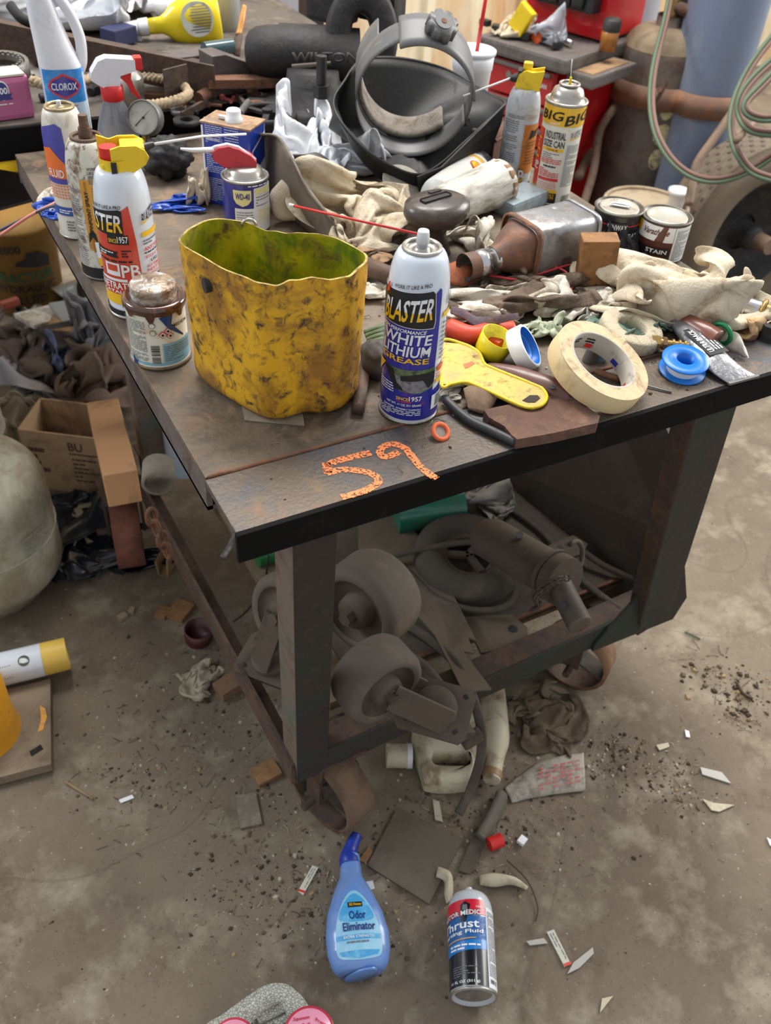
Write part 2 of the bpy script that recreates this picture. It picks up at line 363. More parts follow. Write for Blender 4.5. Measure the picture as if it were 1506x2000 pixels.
def cl(cs):
    def f(rd):
        x, y, s_ = rd.choice(cs); return rd.gauss(x, s_), rd.gauss(y, s_)
    return f
stuffmesh('floor_debris', cl([(.08, .12, .07), (.2, .02, .07), (.34, -.02, .06), (.12, -.02, .05), (.42, .1, .09), (.06, .33, .08), (.68, .0, .03), (.74, -.09, .035), (-.02, .5, .1), (.15, .45, .1), (-.1, .32, .05), (.5, .0, .08), (.0, .06, .05)]), 2600, [m_dirt, m_dirt, m_dirt2, m_dirt2, m_straw, m_chip], 'loose dirt, straw and chips scattered over the concrete below the steel table', 'dirt', 5)
stuffmesh('floor_grit', lambda rd: (rd.uniform(-.5, 1.5), rd.uniform(-.3, .9)), 600, [m_dirt, m_dirt2, m_chip, m_straw], 'thin scatter of grit over the open concrete floor', 'grit', 8, big=.7)
# ================= steel work table =================
m_top = mat('stained steel table top', (112, 99, 84), .55, .1, (68, 58, 49), .5, 9, .3, 160, (142, 112, 84), .36, 26)
m_frontp = mat('bluish black front plate', (98, 86, 74), .5, .2, (70, 76, 88), .5, 8, .3, 220, (140, 110, 84), .3, 26)
m_skirt = mat('black painted skirt', (13, 12, 12), .8, .0, (30, 27, 25), .3, 20, .1, 80)
m_skirt.node_tree.nodes['Principled BSDF'].inputs['Specular IOR Level'].default_value = .15
m_side = mat('purple grey scraped steel', (108, 98, 96), .6, .3, (90, 72, 60), .5, 24, .3, 80, (140, 134, 134), .3, 60)
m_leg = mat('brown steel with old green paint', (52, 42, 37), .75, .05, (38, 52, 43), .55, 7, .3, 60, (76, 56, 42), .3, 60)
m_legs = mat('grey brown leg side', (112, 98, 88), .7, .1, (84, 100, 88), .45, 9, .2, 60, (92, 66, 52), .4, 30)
T = thing('work_table', 'rusty steel work table with the orange number 59 written on its top', 'table', (.1, .12, 0)); O = Vector(T.location)
def tb(): return MB()
def put(b, name, **k):
    o = b.build(name, T, **k); o.location = -O; return o
b = tb(); b.box((.392, .536, .816), (.785, .898, .008), m_top, bev=.0015); put(b, 'tabletop')
b = tb(); b.box((.392, .0425, .8155), (.788, .083, .009), m_frontp, bev=.0015); put(b, 'front_strip')
b = tb(); b.tube([(.002 + .783 * i / 60, .086 + .0012 * nz(i * .7, 1), .8202 + .0008 * nz(i * 1.3, 2)) for i in range(61)], .0022, M_rust2, 6); put(b, 'weld_seam')
b = tb(); b.box((.392, -.002, .8025), (.79, .006, .035), m_skirt, bev=.001); put(b, 'front_skirt')
b = tb(); b.box((.003, .538, .7945), (.006, .894, .043), m_side); b.box((.025, .538, .776), (.05, .894, .005), m_side); put(b, 'side_angle')
b = tb(); b.box((.782, .538, .7945), (.006, .894, .043), m_side); put(b, 'side_angle')
b = tb(); b.box((.392, .983, .7945), (.785, .006, .043), m_side); put(b, 'back_skirt')
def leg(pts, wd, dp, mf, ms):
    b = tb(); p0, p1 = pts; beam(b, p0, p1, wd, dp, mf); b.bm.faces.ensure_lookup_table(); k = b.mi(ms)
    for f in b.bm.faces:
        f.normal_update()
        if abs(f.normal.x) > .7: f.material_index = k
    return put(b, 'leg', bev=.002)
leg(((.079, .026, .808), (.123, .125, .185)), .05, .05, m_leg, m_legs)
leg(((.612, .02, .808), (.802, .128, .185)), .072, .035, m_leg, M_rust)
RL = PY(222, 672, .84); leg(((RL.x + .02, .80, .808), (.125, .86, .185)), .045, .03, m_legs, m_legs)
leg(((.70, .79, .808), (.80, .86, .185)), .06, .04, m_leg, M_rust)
for (p0, p1) in (((.1, .098, .215), (.845, .122, .215)), ((.1, .885, .215), (.845, .885, .215))):
    b = tb(); beam(b, p0, p1, .05, .006, m_leg); q = Vector((0, .02, .022)); beam(b, Vector(p0) + q, Vector(p1) + q, .005, .045, M_rust); put(b, 'lower_rail', bev=.001)
b = tb(); beam(b, (.092, .098, .213), (.080, .885, .213), .05, .006, M_rust, (1, 0, 0)); beam(b, (.106, .1, .190), (.098, .885, .190), .004, .03, M_rust, (1, 0, 0)); put(b, 'lower_rail')
b = tb(); beam(b, (.842, .12, .215), (.842, .885, .215), .05, .006, m_leg, (1, 0, 0)); put(b, 'lower_rail')
# gusset plates at the right front foot and top of the near leg
b = tb(); pl = [(.60, .0), (.70, .075), (.785, .20), (.80, .0)]
b.prism([(x, y) for x, y in ((.66, 0), (.785, .17), (.815, .14), (.86, .03), (.845, -.02), (.66, -.015))], .005, m_leg, Matrix.Translation((0, .112, .205)) @ Matrix.Rotation(PI / 2, 4, 'X')); put(b, 'gusset')
b = tb(); b.prism([(.1, .79), (.17, .79), (.1, .70)], .006, m_leg, Matrix.Translation((0, .052, 0)) @ Matrix.Rotation(PI / 2, 4, 'X')); put(b, 'gusset')
b = tb(); b.prism([(.58, .79), (.52, .79), (.60, .74)], .006, m_leg, Matrix.Translation((0, .045, 0)) @ Matrix.Rotation(PI / 2, 4, 'X')); put(b, 'gusset')
# lower shelf: steel plate and a loose plank along the left
b = tb(); b.box((.535, .53, .221), (.60, .66, .007), M_dusty); b.box((.535, .203, .219), (.60, .006, .02), M_rust2); put(b, 'lower_shelf')
b = tb(); b.box((.215, .52, .219), (.05, .68, .02), mat('dusty plank', (118, 100, 80), .85, 0, (84, 72, 58), .5, 12, .2, 60)); put(b, 'shelf_plank')
# pipe wheels on forks
def pipe_wheel(c, ax, ro, wd, m):
    b = tb(); ax = Vector(ax).normalized(); c = Vector(c); ringwall(b, c - ax * wd / 2, ro, ro - .007, wd, m, ax, 36, M_rust); o = put(b, 'wheel')
    b = tb(); u = ax.orthogonal().normalized(); v = ax.cross(u)
    for k in range(3):
        d = u * math.cos(k * 2.1 + .4) + v * math.sin(k * 2.1 + .4); beam(b, c, c + d * (ro - .006), wd * .7, .006, M_dusty, ax.cross(d))
    b.cyl(c - ax * wd * .45, c + ax * wd * .45, .014, .014, M_dusty, 12); b.cyl(c - ax * .06, c + ax * .06, .007, .007, M_rust, 10); q = b.build('wheel_web', o)
    b = tb()
    for sgn in (-1, 1): beam(b, c + ax * (sgn * (wd / 2 + .008)), Vector((c.x, c.y, .2)) + ax * (sgn * (wd / 2 + .008)), .03, .006, M_rust, ax)
    b.box((c.x, c.y, .195), (.08, .08, .008), M_rust); put(b, 'caster_fork')
pipe_wheel((.172, .135, .074), (.95, .31, 0), .074, .056, mat('dusty brown pipe', (122, 98, 78), .85, 0, (92, 74, 60), .5, 24, .4, 90))
pipe_wheel((.715, .185, .068), (-.85, -.52, 0), .068, .052, mat('orange brown pipe', (132, 98, 70), .8, 0, (96, 68, 52), .5, 20, .4, 90))
pipe_wheel((.048, .86, .082), (.97, -.2, 0), .082, .055, mat('red oxide steel', (134, 82, 66), .8, 0, (98, 66, 54), .5, 20, .3, 90))
pipe_wheel((.78, .83, .066), (.97, .2, 0), .066, .05, M_rust)
# orange number 59 in paint crayon
m_cray = bpy.data.materials.new('orange paint crayon'); m_cray.use_nodes = True; nt = m_cray.node_tree; bb = nt.nodes['Principled BSDF']; bb.inputs['Base Color'].default_value = lin((250, 142, 84)); bb.inputs['Roughness'].default_value = .7
tc = nt.nodes.new('ShaderNodeTexCoord'); nn = nt.nodes.new('ShaderNodeTexNoise'); nn.inputs['Scale'].default_value = 420; nn.inputs['Detail'].default_value = 5; rr = nt.nodes.new('ShaderNodeMapRange'); rr.inputs[1].default_value = .4; rr.inputs[2].default_value = .48
nt.links.new(tc.outputs['Object'], nn.inputs[0]); nt.links.new(nn.outputs['Fac'], rr.inputs[0]); nt.links.new(rr.outputs[0], bb.inputs['Alpha'])
def stroke(b, px, w_, m, z=.8206):
    pts = spline([P(x, y, z) for x, y in px], 8); L_ = []
    for i, p in enumerate(pts):
        t = (pts[min(i + 1, len(pts) - 1)] - pts[max(i - 1, 0)]).normalized(); s_ = Vector((-t.y, t.x, 0)); q = w_ / 2 * (1 + .25 * nz(i * .6, 3, w_ * 99)); L_.append([p + s_ * q, p - s_ * q])
    b.grid(L_, m); return b
b = tb(); stroke(b, [(724, 884), (690, 892), (655, 901), (638, 910)], .009, m_cray); stroke(b, [(637, 903), (641, 925)], .009, m_cray); stroke(b, [(638, 924), (670, 917), (712, 921), (735, 931), (738, 943), (715, 957), (690, 965), (667, 971)], .0085, m_cray)
stroke(b, [(779, 882), (765, 889), (750, 892), (742, 884), (748, 873), (768, 867), (790, 875), (806, 893), (822, 912), (838, 925), (853, 935)], .0085, m_cray); put(b, 'painted_number')
stuffmesh('tabletop_debris', cl([(.55, .35, .1), (.4, .2, .07), (.6, .1, .08), (.5, .55, .15), (.3, .35, .1), (.45, .05, .08), (.68, .2, .05), (.25, .1, .1)]), 700, [m_dirt, m_dirt2, m_chip, M_rust2], 'crumbs of rust and dirt over the steel table top', 'dirt', 12, z=.8201, big=.6)
# ================= things on the front of the table =================
Z0 = .8202
def can_thing(name, label, px, r, h, cat='spray can', group=None, yaw=0, z=Z0, loc=None):
    p = loc or P(px[0], px[1], z); t = thing(name, label, cat, (p[0], p[1], z), face_cam(p) + yaw, group); return t
def domeprof(r, h, rt, hs):
    """straight wall to hs, rounded shoulder to (rt, h)"""
    pr = [(0, .003), (r * .86, .003), (r * .93, 0), (r * .99, .001), (r, .004), (r * .985, .006), (r * .985, hs)]
    for i in range(1, 11):
        a = i / 10; pr.append((rt + (r * .985 - rt) * math.cos(a * PI / 2) ** .8 if i < 10 else rt, hs + (h - hs) * math.sin(a * PI / 2) ** 1.15))
    return pr
def rprof(pr):
    q = [(z, r) for r, z in pr[6:]]
    def f(v):
        if v <= q[0][0]: return q[0][1]
        for (z0, r0), (z1, r1) in zip(q, q[1:]):
            if v <= z1: return r0 + (r1 - r0) * (v - z0) / max(1e-6, z1 - z0)
        return q[-1][1]
    return f
def valve(t, r, h, m=M_tin):
    b = MB(); torus(b, (0, 0, h), r, .0022, m); b.lathe([(r, h), (r * .8, h - .003), (r * .45, h - .004), (r * .4, h), (r * .25, h + .001), (0, h + .001)], m, 28); b.build('valve_cup', t)
def botring(t, r, m=M_tin):
    b = MB(); torus(b, (0, 0, .0022), r * .985, .0018, m); b.build('bottom_rim', t)
# --- white lithium grease can
m_cw = mat('glossy white can paint', (214, 222, 232), .18, 0, (170, 160, 146), .12, 40, coat=.6)
m_blue = mat('royal blue print', (38, 44, 148), .25, coat=.6); m_green = mat('grass print', (104, 128, 84), .4, 0, (52, 66, 46), .6, 160); m_pgrey = mat('road grey print', (128, 130, 134), .4, 0, (84, 86, 90), .5, 200)
h = .188; r = .0315
t = can_thing('grease_spray_can', 'blue and white can of white lithium grease with a long red straw', (797, 797), r, h)
pr = domeprof(r, h, .0175, .146); b = MB(); b.lathe(pr, m_cw, 48); b.build('can_body', t); botring(t, r); valve(t, .0178, h + .001)
rf = rprof(pr); mp = cyl_map(rf); b = MB(); e = r * .84
b.poly([(-r * 1.9, .006), (e * 1.02, .006), (e, .04), (e, .1), (e * .98, .157), (e * .9, .159), (e * .55, .150), (-r * 1.9, .118)], mp, m_blue, 1)
b.poly([(-r * 1.9, .118), (r * .62, .1165), (r * .66, .124), (r * .58, .156), (r * .5, .159), (-r * 1.7, .152)], mp, M_lwhite, 2); b.poly([(-r * 1.9, .1188), (r * .59, .1175), (r * .63, .124), (r * .56, .155), (r * .48, .158), (-r * 1.68, .151)], mp, M_ink, 3)
b.text('BLASTER', -r * 1.2, .1195, r * .5, .144, mp, M_lwhite, 5, shear=.12, rise=.008, m2=M_yel, sp=.62); b.poly([(-r * 1.2, .146), (-r * .98, .150), (-r * 1.02, .159), (-r * 1.1, .158)], mp, M_red, 5)
b.text('WORK IT LIKE A PRO', -r * .8, .1565, r * .42, .1605, mp, M_ink, 5, rise=.006)
b.text('HIGH-PERFORMANCE', -r * 1.3, .1115, r * .35, .1155, mp, M_lwhite, 4, shear=.2)
b.text('WHITE', -r * 1.13, .0985, r * .56, .1105, mp, M_lwhite, 4, shear=.1); b.text('LITHIUM', -r * 1.17, .0845, r * .54, .097, mp, M_lwhite, 4, shear=.1); b.text('GREASE', -r * 1.17, .0765, r * .54, .0832, mp, M_yel, 4)
b.poly([(-r * .95, .068), (e, .070), (e, .046), (r * .3, .040), (-r * .35, .042)], mp, m_green, 2); b.poly([(-r * .75, .062), (e * .98, .056), (e * .98, .048), (r * .25, .041), (-r * .35, .043)], mp, m_pgrey, 3)
b.poly([(-r * .35, .060), (r * .1, .064), (e * .98, .066), (e * .98, .052), (r * .62, .046), (r * .4, .057), (-r * .3, .055)], mp, M_ink, 4); b.poly([(-r * 1.0, .068), (-r * .62, .067), (-r * .45, .052), (-r * .1, .043), (-r * .5, .044)], mp, M_ink, 4)
b.poly([(-r * .2, .044), (-r * .3, .050), (-r * .15, .055), (0, .053), (r * .05, .046)], mp, m_pgrey, 5); b.poly([(-r * 1.5, .070), (-r * .95, .070), (-r * 1.3, .056), (-r * 1.5, .05)], mp, M_yel, 4)
b.lines(-r * 1.25, .038, -r * .55, .050, 4, mp, M_lwhite, 3, .45, 4)
b.text('SINCE', -r * .42, .0315, -r * .02, .0355, mp, M_yel, 5); b.text('1957', r * .0, .0315, r * .42, .0375, mp, M_lwhite, 5); b.rect(-r * .4, .0295, r * .1, .0303, mp, M_red, 5)
b.text('NET WT. 11 OZ. 311 GRAMS', -r * .78, .0245, r * .42, .0272, mp, M_lwhite, 4); b.text('DANGER:', -r * .9, .0195, -r * .45, .022, mp, M_lwhite, 4); b.text('EXTREMELY FLAMMABLE', -r * .4, .0195, r * .42, .0215, mp, M_lwhite, 4); b.lines(-r * 1.3, .0105, r * .42, .019, 4, mp, M_lwhite, 4, .42, 9)
b.rect(r * .98, .125, r * 1.6, .131, mp, M_yel, 3); b.lines(r * .98, .076, r * 1.6, .122, 9, mp, M_inkg, 3, .35, 6); b.rect(r * .95, .062, r * 1.6, .069, mp, M_red, 3); b.rect(r * .92, .048, r * 1.6, .053, mp, M_yel, 3); b.lines(r * .92, .055, r * 1.6, .061, 2, mp, M_red, 3, .4)
b.poly([(e, .040), (r * 1.7, .046), (r * 1.7, .006), (e, .006)], mp, m_blue, 1); b.rect(r * .82, .016, r * 1.6, .034, mp, M_lwhite, 3); b.bars(r * 1.0, .018, r * 1.5, .033, mp, M_ink, 4, 9)
b.text('BLASTER', r * 1.15, .138, r * 1.75, .148, mp, M_inkg, 3, shear=.1); b.build('label', t)
b = MB(); b.lathe([(.0055, h - .001), (.0055, h + .005), (.0068, h + .006), (.0056, h + .017), (.0052, h + .018), (0, h + .018)], M_white, 20); b.build('spray_button', t)
mw = Matrix.Translation(t.location) @ Matrix.Rotation(t.rotation_euler.z, 4, 'Z'); tip = mw @ V(0, 0, h + .013); q = PY(565, 400, tip.y + .10); d = (q - tip)
b = MB(); i_ = mw.inverted(); b.tube([i_ @ tip, i_ @ (tip + d * .97)], .0013, M_redp, 8); b.tube([i_ @ (tip + d * .965), i_ @ q], .0017, M_white, 8); b.build('straw', t)
# --- yellow cut open jug
m_jug = mat('grimy yellow plastic', (222, 168, 28), .38, 0, (150, 104, 34), .55, 13, .15, 60, (62, 46, 28), .43, 75, coat=.15, sh=1.3)
m_jugin = mat('green stained yellow plastic', (178, 166, 24), .4, 0, (84, 112, 18), .62, 9, .1, 50, (92, 70, 32), .45, 36, sh=1.4)
rim = [(352, 474), (417, 513), (474, 540), (508, 553), (542, 555), (572, 549), (610, 542), (644, 546), (682, 538), (708, 517), (717, 500), (690, 481), (652, 464), (610, 456), (565, 455), (527, 449), (481, 436), (432, 426), (394, 434), (362, 453)]
rim3 = spline([P(x, y, .985) for x, y in rim], 5, True); c0 = Vector((.124, .205, Z0))
t = thing('cut_open_jug', 'grimy yellow plastic jug with its top cut off', 'container', c0); Nn = len(rim3)
rows = []; base = []
for i, p in enumerate(rim3):
    a = math.atan2(p.y - c0.y, p.x - c0.x); p = p - c0; base.append(V(p.x * .965, p.y * .965, 0))
# smooth the base outline towards a rounded box
for it in range(6): base = [(base[i - 1] + base[i] * 2 + base[(i + 1) % Nn]) / 4 for i in range(Nn)]
K = 26
for k in range(K + 1):
    f = k / K; row = []
    for i in range(Nn):
        top = rim3[i] - c0; top = V(top.x, top.y, 0); q = base[i].lerp(top, max(0, (f - .35) / .65) ** 1.3) * (1.01 + .012 * math.sin(f * PI))
        s_ = 1 - .10 * max(0, 1 - f / .07) ** 2.2; s2 = -.006 * math.exp(-((f - .22) / .02) ** 2)
        q = q * s_ * (1 + s2 * 1.5); zz = .0025 + f * (rim3[i].z - c0.z - .0025) + (.003 * nz(i * .23, 4) if k == K else 0)
        n2 = .0016 * nz(q.x * 40, q.y * 40, f * 6); q = q * (1 + n2 * 8); row.append(V(q.x, q.y, zz))
    rows.append(row)
b = MB(); b.grid(rows, m_jug, True, cap0=True); inn = [[V(p.x * .975, p.y * .97, max(p.z, .005)) for p in r_] for r_ in rows]
b.grid(inn, m_jugin, True, cap0=True); b.grid([rows[-1], inn[-1]], mat('ragged pale cut edge', (196, 168, 92), .6, 0, (66, 52, 30), .5, 60), True); b.build('jug_body', t, solid=-1)
b = MB(); q = P(403, 553, .957) - c0; b.cyl(q + V(-.004, -.0045, 0), q + V(.012, -.0005, 0) + V(0, -.004, 0), .0075, .0068, M_blackr, 14); b.build('rubber_knob', t)
b = MB(); q = P(486, 430, .99) - c0; b.tube(arc(q + V(0, 0, -.006), .007, 0, 180, 8, (1, -.3, 0), (0, 0, 1)), .0016, M_tin, 8); b.build('handle_clip', t)
# --- primer can with brown spill
m_pt = mat('blistered tan lid', (162, 142, 122), .3, .3, (100, 74, 56), .45, 60, .5, 160, (190, 204, 212), .42, 50); m_spill = mat('dark brown dried glue', (70, 36, 24), .12, 0, (130, 76, 44), .35, 60, coat=.8)
m_cream = mat('cream paper label', (218, 216, 200), .5, 0, (196, 150, 100), .3, 40); m_lb = mat('light blue print', (130, 178, 196), .5); m_drip = mat('dark blue drips', (22, 62, 118), .2, coat=.5)
r = .0335; h = .074; t = can_thing('primer_can', 'small cream can with brown spilled lid and blue drips', (315, 694), r, h, 'can')
b = MB(); b.lathe([(0, .001), (r * .95, 0), (r, .002), (r, .006), (r * .97, .008), (r * .97, h)], m_cream, 44); b.build('can_body', t)
b = MB(); torus(b, (0, 0, .003), r * .99, .002, mat('rusty tin', (128, 110, 92), .5, .5, (96, 66, 46), .5, 60), (0, 0, 1)); b.build('bottom_rim', t)
b = MB(); b.lathe([(r * .99, h - .006), (r * 1.05, h - .002), (r * 1.05, h + .002), (r * .98, h + .005), (r * .8, h + .004), (r * .72, h + .003)], m_spill, 44)
for a, w_, l in ((-.2, .006, .012), (.3, .007, .016), (.8, .006, .010), (-.9, .006, .009), (-1.4, .005, .007)):
    b.poly([(a * r - w_, h - .003), (a * r + w_, h - .003), (a * r + w_ * .4, h - l), (a * r - w_ * .3, h - l * 1.05)], cyl_map(r * .975), m_spill, 5)
b.build('spilled_glue', t)
b = MB(); b.lathe([(r * .74, h + .002), (r * .76, h + .008), (r * .72, h + .0095), (r * .75, h + .011), (r * .75, h + .017), (r * .68, h + .0195), (0, h + .019)], m_pt, 40); b.build('cap', t)
mp = cyl_map(r * .972); b = MB(); b.lines(-r * 1.45, .012, -r * .42, h - .012, 30, mp, M_inkg, 2, .45, 8); b.bars(-r * .3, .010, -r * .02, .034, mp, M_ink, 3, 16, True); b.rect(r * .08, .010, r * 1.3, .034, mp, m_lb, 2); b.lines(r * .12, .012, r * 1.2, .032, 8, mp, M_inkg, 3, .4, 5)
b.rect(-r * 1.5, .004, r * 1.5, .010, mp, m_lb, 1)
for x, y in ((.12, .046), (.3, .050), (.36, .044)):
    b.poly([(x * r, y - .0045), (x * r + .0045, y), (x * r, y + .0045), (x * r - .0045, y)], mp, M_red, 3); b.poly([(x * r, y - .0034), (x * r + .0034, y), (x * r, y + .0034), (x * r - .0034, y)], mp, m_cream, 4); b.poly([(x * r, y - .0018), (x * r + .0018, y), (x * r, y + .0018), (x * r - .0018, y)], mp, M_ink, 5)
for y in (.058, .049): b.poly([(-r * .18 + .0035 * math.cos(k * .7), y + .0035 * math.sin(k * .7)) for k in range(9)], mp, M_inkg, 3); b.poly([(-r * .18 + .0027 * math.cos(k * .7), y + .0027 * math.sin(k * .7)) for k in range(9)], mp, m_cream, 4)
b.text('MEDIUM', r * .45, .053, r * 1.1, .057, mp, M_ink, 4); b.poly([(-r * 1.05, .004), (-r * .85, .004), (-r * .9, .012), (-r * 1.0, .018)], mp, m_drip, 5)
b.poly([(r * .05, h - .006), (r * .5, h - .005), (r * .42, h - .016), (r * .85, h - .034), (r * .83, h - .036), (r * .3, h - .020), (r * .18, h - .013)], mp, m_drip, 6); b.build('label', t)
# --- red penetrating catalyst can with yellow trigger cap
r = .0325; h = .176; t = can_thing('penetrant_spray_can', 'red and white penetrating catalyst can with yellow trigger cap and red button', (268, 600), r, h)
pr = domeprof(r, h, .019, .128); b = MB(); b.lathe(pr, m_cw, 44); b.build('can_body', t); botring(t, r); rf = rprof(pr); mp = cyl_map(rf); b = MB()
m_pbr = mat('orange red print', (206, 66, 44), .3, coat=.4)
b.poly([(-r * 1.8, .02), (r * .3, .02), (r * .34, .05), (r * .28, .1), (r * .15, .143), (-r * .1, .138), (-r * 1.8, .12)], mp, m_pbr, 1)
b.poly([(-r * 1.6, .110), (-r * .12, .108), (-r * .10, .137), (-r * .2, .139), (-r * 1.6, .133)], mp, M_ink, 3); b.text('BLASTER', -r * 2.1, .112, -r * .14, .133, mp, M_lwhite, 4, shear=.1, m2=M_yel, sp=.55)
b.text('EARN IT LIKE A PRO', -r * 1.3, .138, -r * .1, .142, mp, M_ink, 4, rise=.002)
b.rect(-r * .72, .098, r * .02, .109, mp, M_ink, 3); b.text('SINCE', -r * .68, .100, -r * .38, .105, mp, M_yel, 4); b.text('1957', -r * .36, .1, 0, .108, mp, M_lwhite, 4)
b.poly([(-r * 1.5, .091), (-r * .4, .089), (-r * .46, .085), (-r * .4, .081), (-r * 1.5, .083)], mp, M_ink, 3); b.lines(-r * 1.2, .083, -r * .5, .089, 2, mp, M_lwhite, 4); b.lines(-r * .28, .082, r * .1, .092, 3, mp, M_ink, 3); b.lines(-r * 1.3, .075, r * .2, .078, 1, mp, M_ink, 3, .7)
b.rect(-r * 1.0, .058, -r * .42, .074, mp, M_lwhite, 3); b.rect(-r * .9, .064, -r * .5, .072, mp, m_pbr, 4); b.text('PB', -r * .36, .057, r * .28, .073, mp, M_lwhite, 4); b.rect(-r * 1.4, .051, -r * .2, .0545, mp, M_lwhite, 3)
b.text('PENETRATING', -r * 1.6, .041, r * .27, .050, mp, M_lwhite, 4); b.text('CATALYST', -r * 1.3, .0355, r * .1, .0395, mp, M_lwhite, 4)
b.poly([(-r * 1.8, .020), (-r * .2, .020), (-r * .5, .034), (-r * 1.8, .034)], mp, M_yel, 2); b.rect(-r * 1.8, .005, r * 1.8, .012, mp, M_ink, 2)
b.text('BLASTER', r * .55, .118, r * 1.25, .131, mp, M_ink, 3, shear=.1, rise=.007, m2=M_yel, sp=.4); b.rect(r * .52, .104, r * 1.5, .110, mp, M_yel, 3); b.lines(r * .52, .094, r * 1.4, .101, 2, mp, M_inkg, 3)
b.text('ANYTHING', r * .52, .087, r * 1.5, .0915, mp, M_red, 4); b.lines(r * .52, .083, r * 1.4, .086, 1, mp, M_ink, 3); b.text('STUCK OR', r * .54, .0775, r * 1.4, .081, mp, M_red, 4); b.text('USE', r * .75, .0715, r * 1.15, .0755, mp, M_ink, 4)
b.text('AUTOMOTIVE', r * .54, .066, r * 1.6, .0695, mp, M_red, 4); b.text('INDUSTRIAL', r * .54, .061, r * 1.5, .0645, mp, M_red, 4); b.text('AGRICULTURE', r * .56, .056, r * 1.6, .0595, mp, M_red, 4); b.lines(r * .56, .051, r * 1.4, .054, 1, mp, M_ink, 3, .7)
b.rect(r * .55, .043, r * 1.6, .049, mp, m_pbr, 3); b.lines(r * .56, .014, r * 1.5, .041, 7, mp, M_red, 3, .3, 5); b.build('label', t)
b = MB(); b.lathe([(.0205, h - .016), (.0235, h - .015), (.0235, h - .007), (.0205, h - .004), (.0195, h + .002)], M_yelp, 8); b.lathe([(.019, h), (.019, h + .012)], M_yelp, 28)
pl = [(-.019, h + .0), (.016, h - .002), (.03, h + .006), (.035, h + .014), (.031, h + .022), (.022, h + .027), (.004, h + .027), (-.002, h + .025), (-.006, h + .024), (-.019, h + .029)]
Mx = Matrix.Rotation(PI / 2, 4, 'X')
b.prism(pl, .003, M_yelp, Matrix.Translation((0, .019, 0)) @ Mx); b.prism([q for q in pl if q[0] > -.01] + [(-.006, h)], .003, M_yelp, Matrix.Translation((0, -.014, 0)) @ Mx)
b.box((.018, 0, h + .022), (.026, .030, .006), M_yelp, bev=.002); b.box((.0, .002, h + .004), (.034, .03, .006), M_yelp, bev=.002); b.build('trigger_cap', t, bev=.0008)
b = MB(); b.cyl((-.008, -.002, h + .004), (-.008, -.002, h + .023), .0095, .0095, M_redp, 22); b.build('spray_button', t, bev=.001)
b = MB(); b.box((-.004, -.019, h + .005), (.006, .004, .012), M_black); b.build('catch', t)
b = MB(); b.cyl((.028, 0, h + .018), (.042, .004, h + .021), .006, .003, M_black, 12); b.build('nozzle', t)
mw = Matrix.Translation(t.location) @ Matrix.Rotation(t.rotation_euler.z, 4, 'Z'); tip = mw @ V(.042, .004, h + .021); q = PY(480, 262, tip.y + .09); i_ = mw.inverted()
b = MB(); b.tube([i_ @ tip, i_ @ (tip + (q - tip) * .5) + V(0, 0, .003), i_ @ q], .0016, M_white, 8); b.build('straw', t)
# --- gold and dirty white can
m_gold = mat('mustard gold print', (206, 150, 62), .4, 0, (150, 108, 62), .35, 40); m_dw = mat('rust specked white can', (204, 200, 188), .45, 0, (128, 104, 78), .48, 34, .1, 90, (90, 64, 46), .36, 90, sh=2)
r = .030; h = .172; t = can_thing('gun_cleaner_can', 'dirty white and gold can with a rusty bare valve stem', (209, 528), r, h); pr = domeprof(r, h, .0165, .126)
b = MB(); b.lathe(pr, m_dw, 40); b.build('can_body', t); botring(t, r, M_grey); m_rv = mat('rusty valve', (104, 80, 64), .6, .3, (72, 52, 40), .5, 90, .4, 200); valve(t, .0168, h + .001, m_rv)
b = MB(); b.cyl((0, 0, h), (0, 0, h + .012), .0085, .0075, m_rv, 14); b.cyl((0, 0, h + .012), (0, 0, h + .026), .006, .0055, m_rv, 12); b.build('valve_stem', t)
mp = cyl_map(rprof(pr)); b = MB(); b.rect(-r * .55, .042, r * 1.5, .132, mp, m_gold, 1); b.rect(-r * .38, .04, -r * .3, .13, mp, mat('dark gold stripe', (168, 112, 36), .4), 2)
b.text('PINPOINT SPRAY', -r * .42, .068, -r * .26, .118, mp, M_ink, 3, rot=1); b.poly([(-r * .52, .052), (-r * .34, .060), (-r * .16, .052), (-r * .2, .064), (-r * .34, .070), (-r * .48, .064)], mp, M_ink, 3)
b.text('WORKINGUT', -r * .18, .143, r * .5, .1465, mp, M_ink, 3); b.text('LIKE A PRO', -r * .18, .1385, r * .5, .142, mp, M_ink, 3); b.rect(-r * .16, .127, r * .62, .137, mp, M_inkg, 2); b.text('SINCE', -r * .12, .1285, r * .2, .134, mp, m_gold, 3); b.text('1957', r * .22, .1285, r * .6, .136, mp, M_lwhite, 3)
b.lines(-r * .1, .062, r * 1.2, .124, 18, mp, mat('brown print', (120, 84, 40), .5), 3, .3, 4); b.text('B', -r * .2, .020, r * .32, .053, mp, M_ink, 3, shear=-.05); b.text('B', -r * .24, .022, r * .24, .054, mp, M_lwhite, 5, shear=-.05, m2=M_yel, sp=.35); b.poly([(r * .1, .054), (r * .42, .058), (r * .2, .046)], mp, M_red, 6)
b.rect(-r * 1.6, .004, r * 1.7, .018, mp, M_ink, 2); b.lines(r * .2, .012, r * .9, .014, 1, mp, M_inkg, 4, .6); b.lines(-r * 1.3, .02, -r * .7, .12, 34, mp, M_inkg, 2, .4, 2); b.build('label', t)
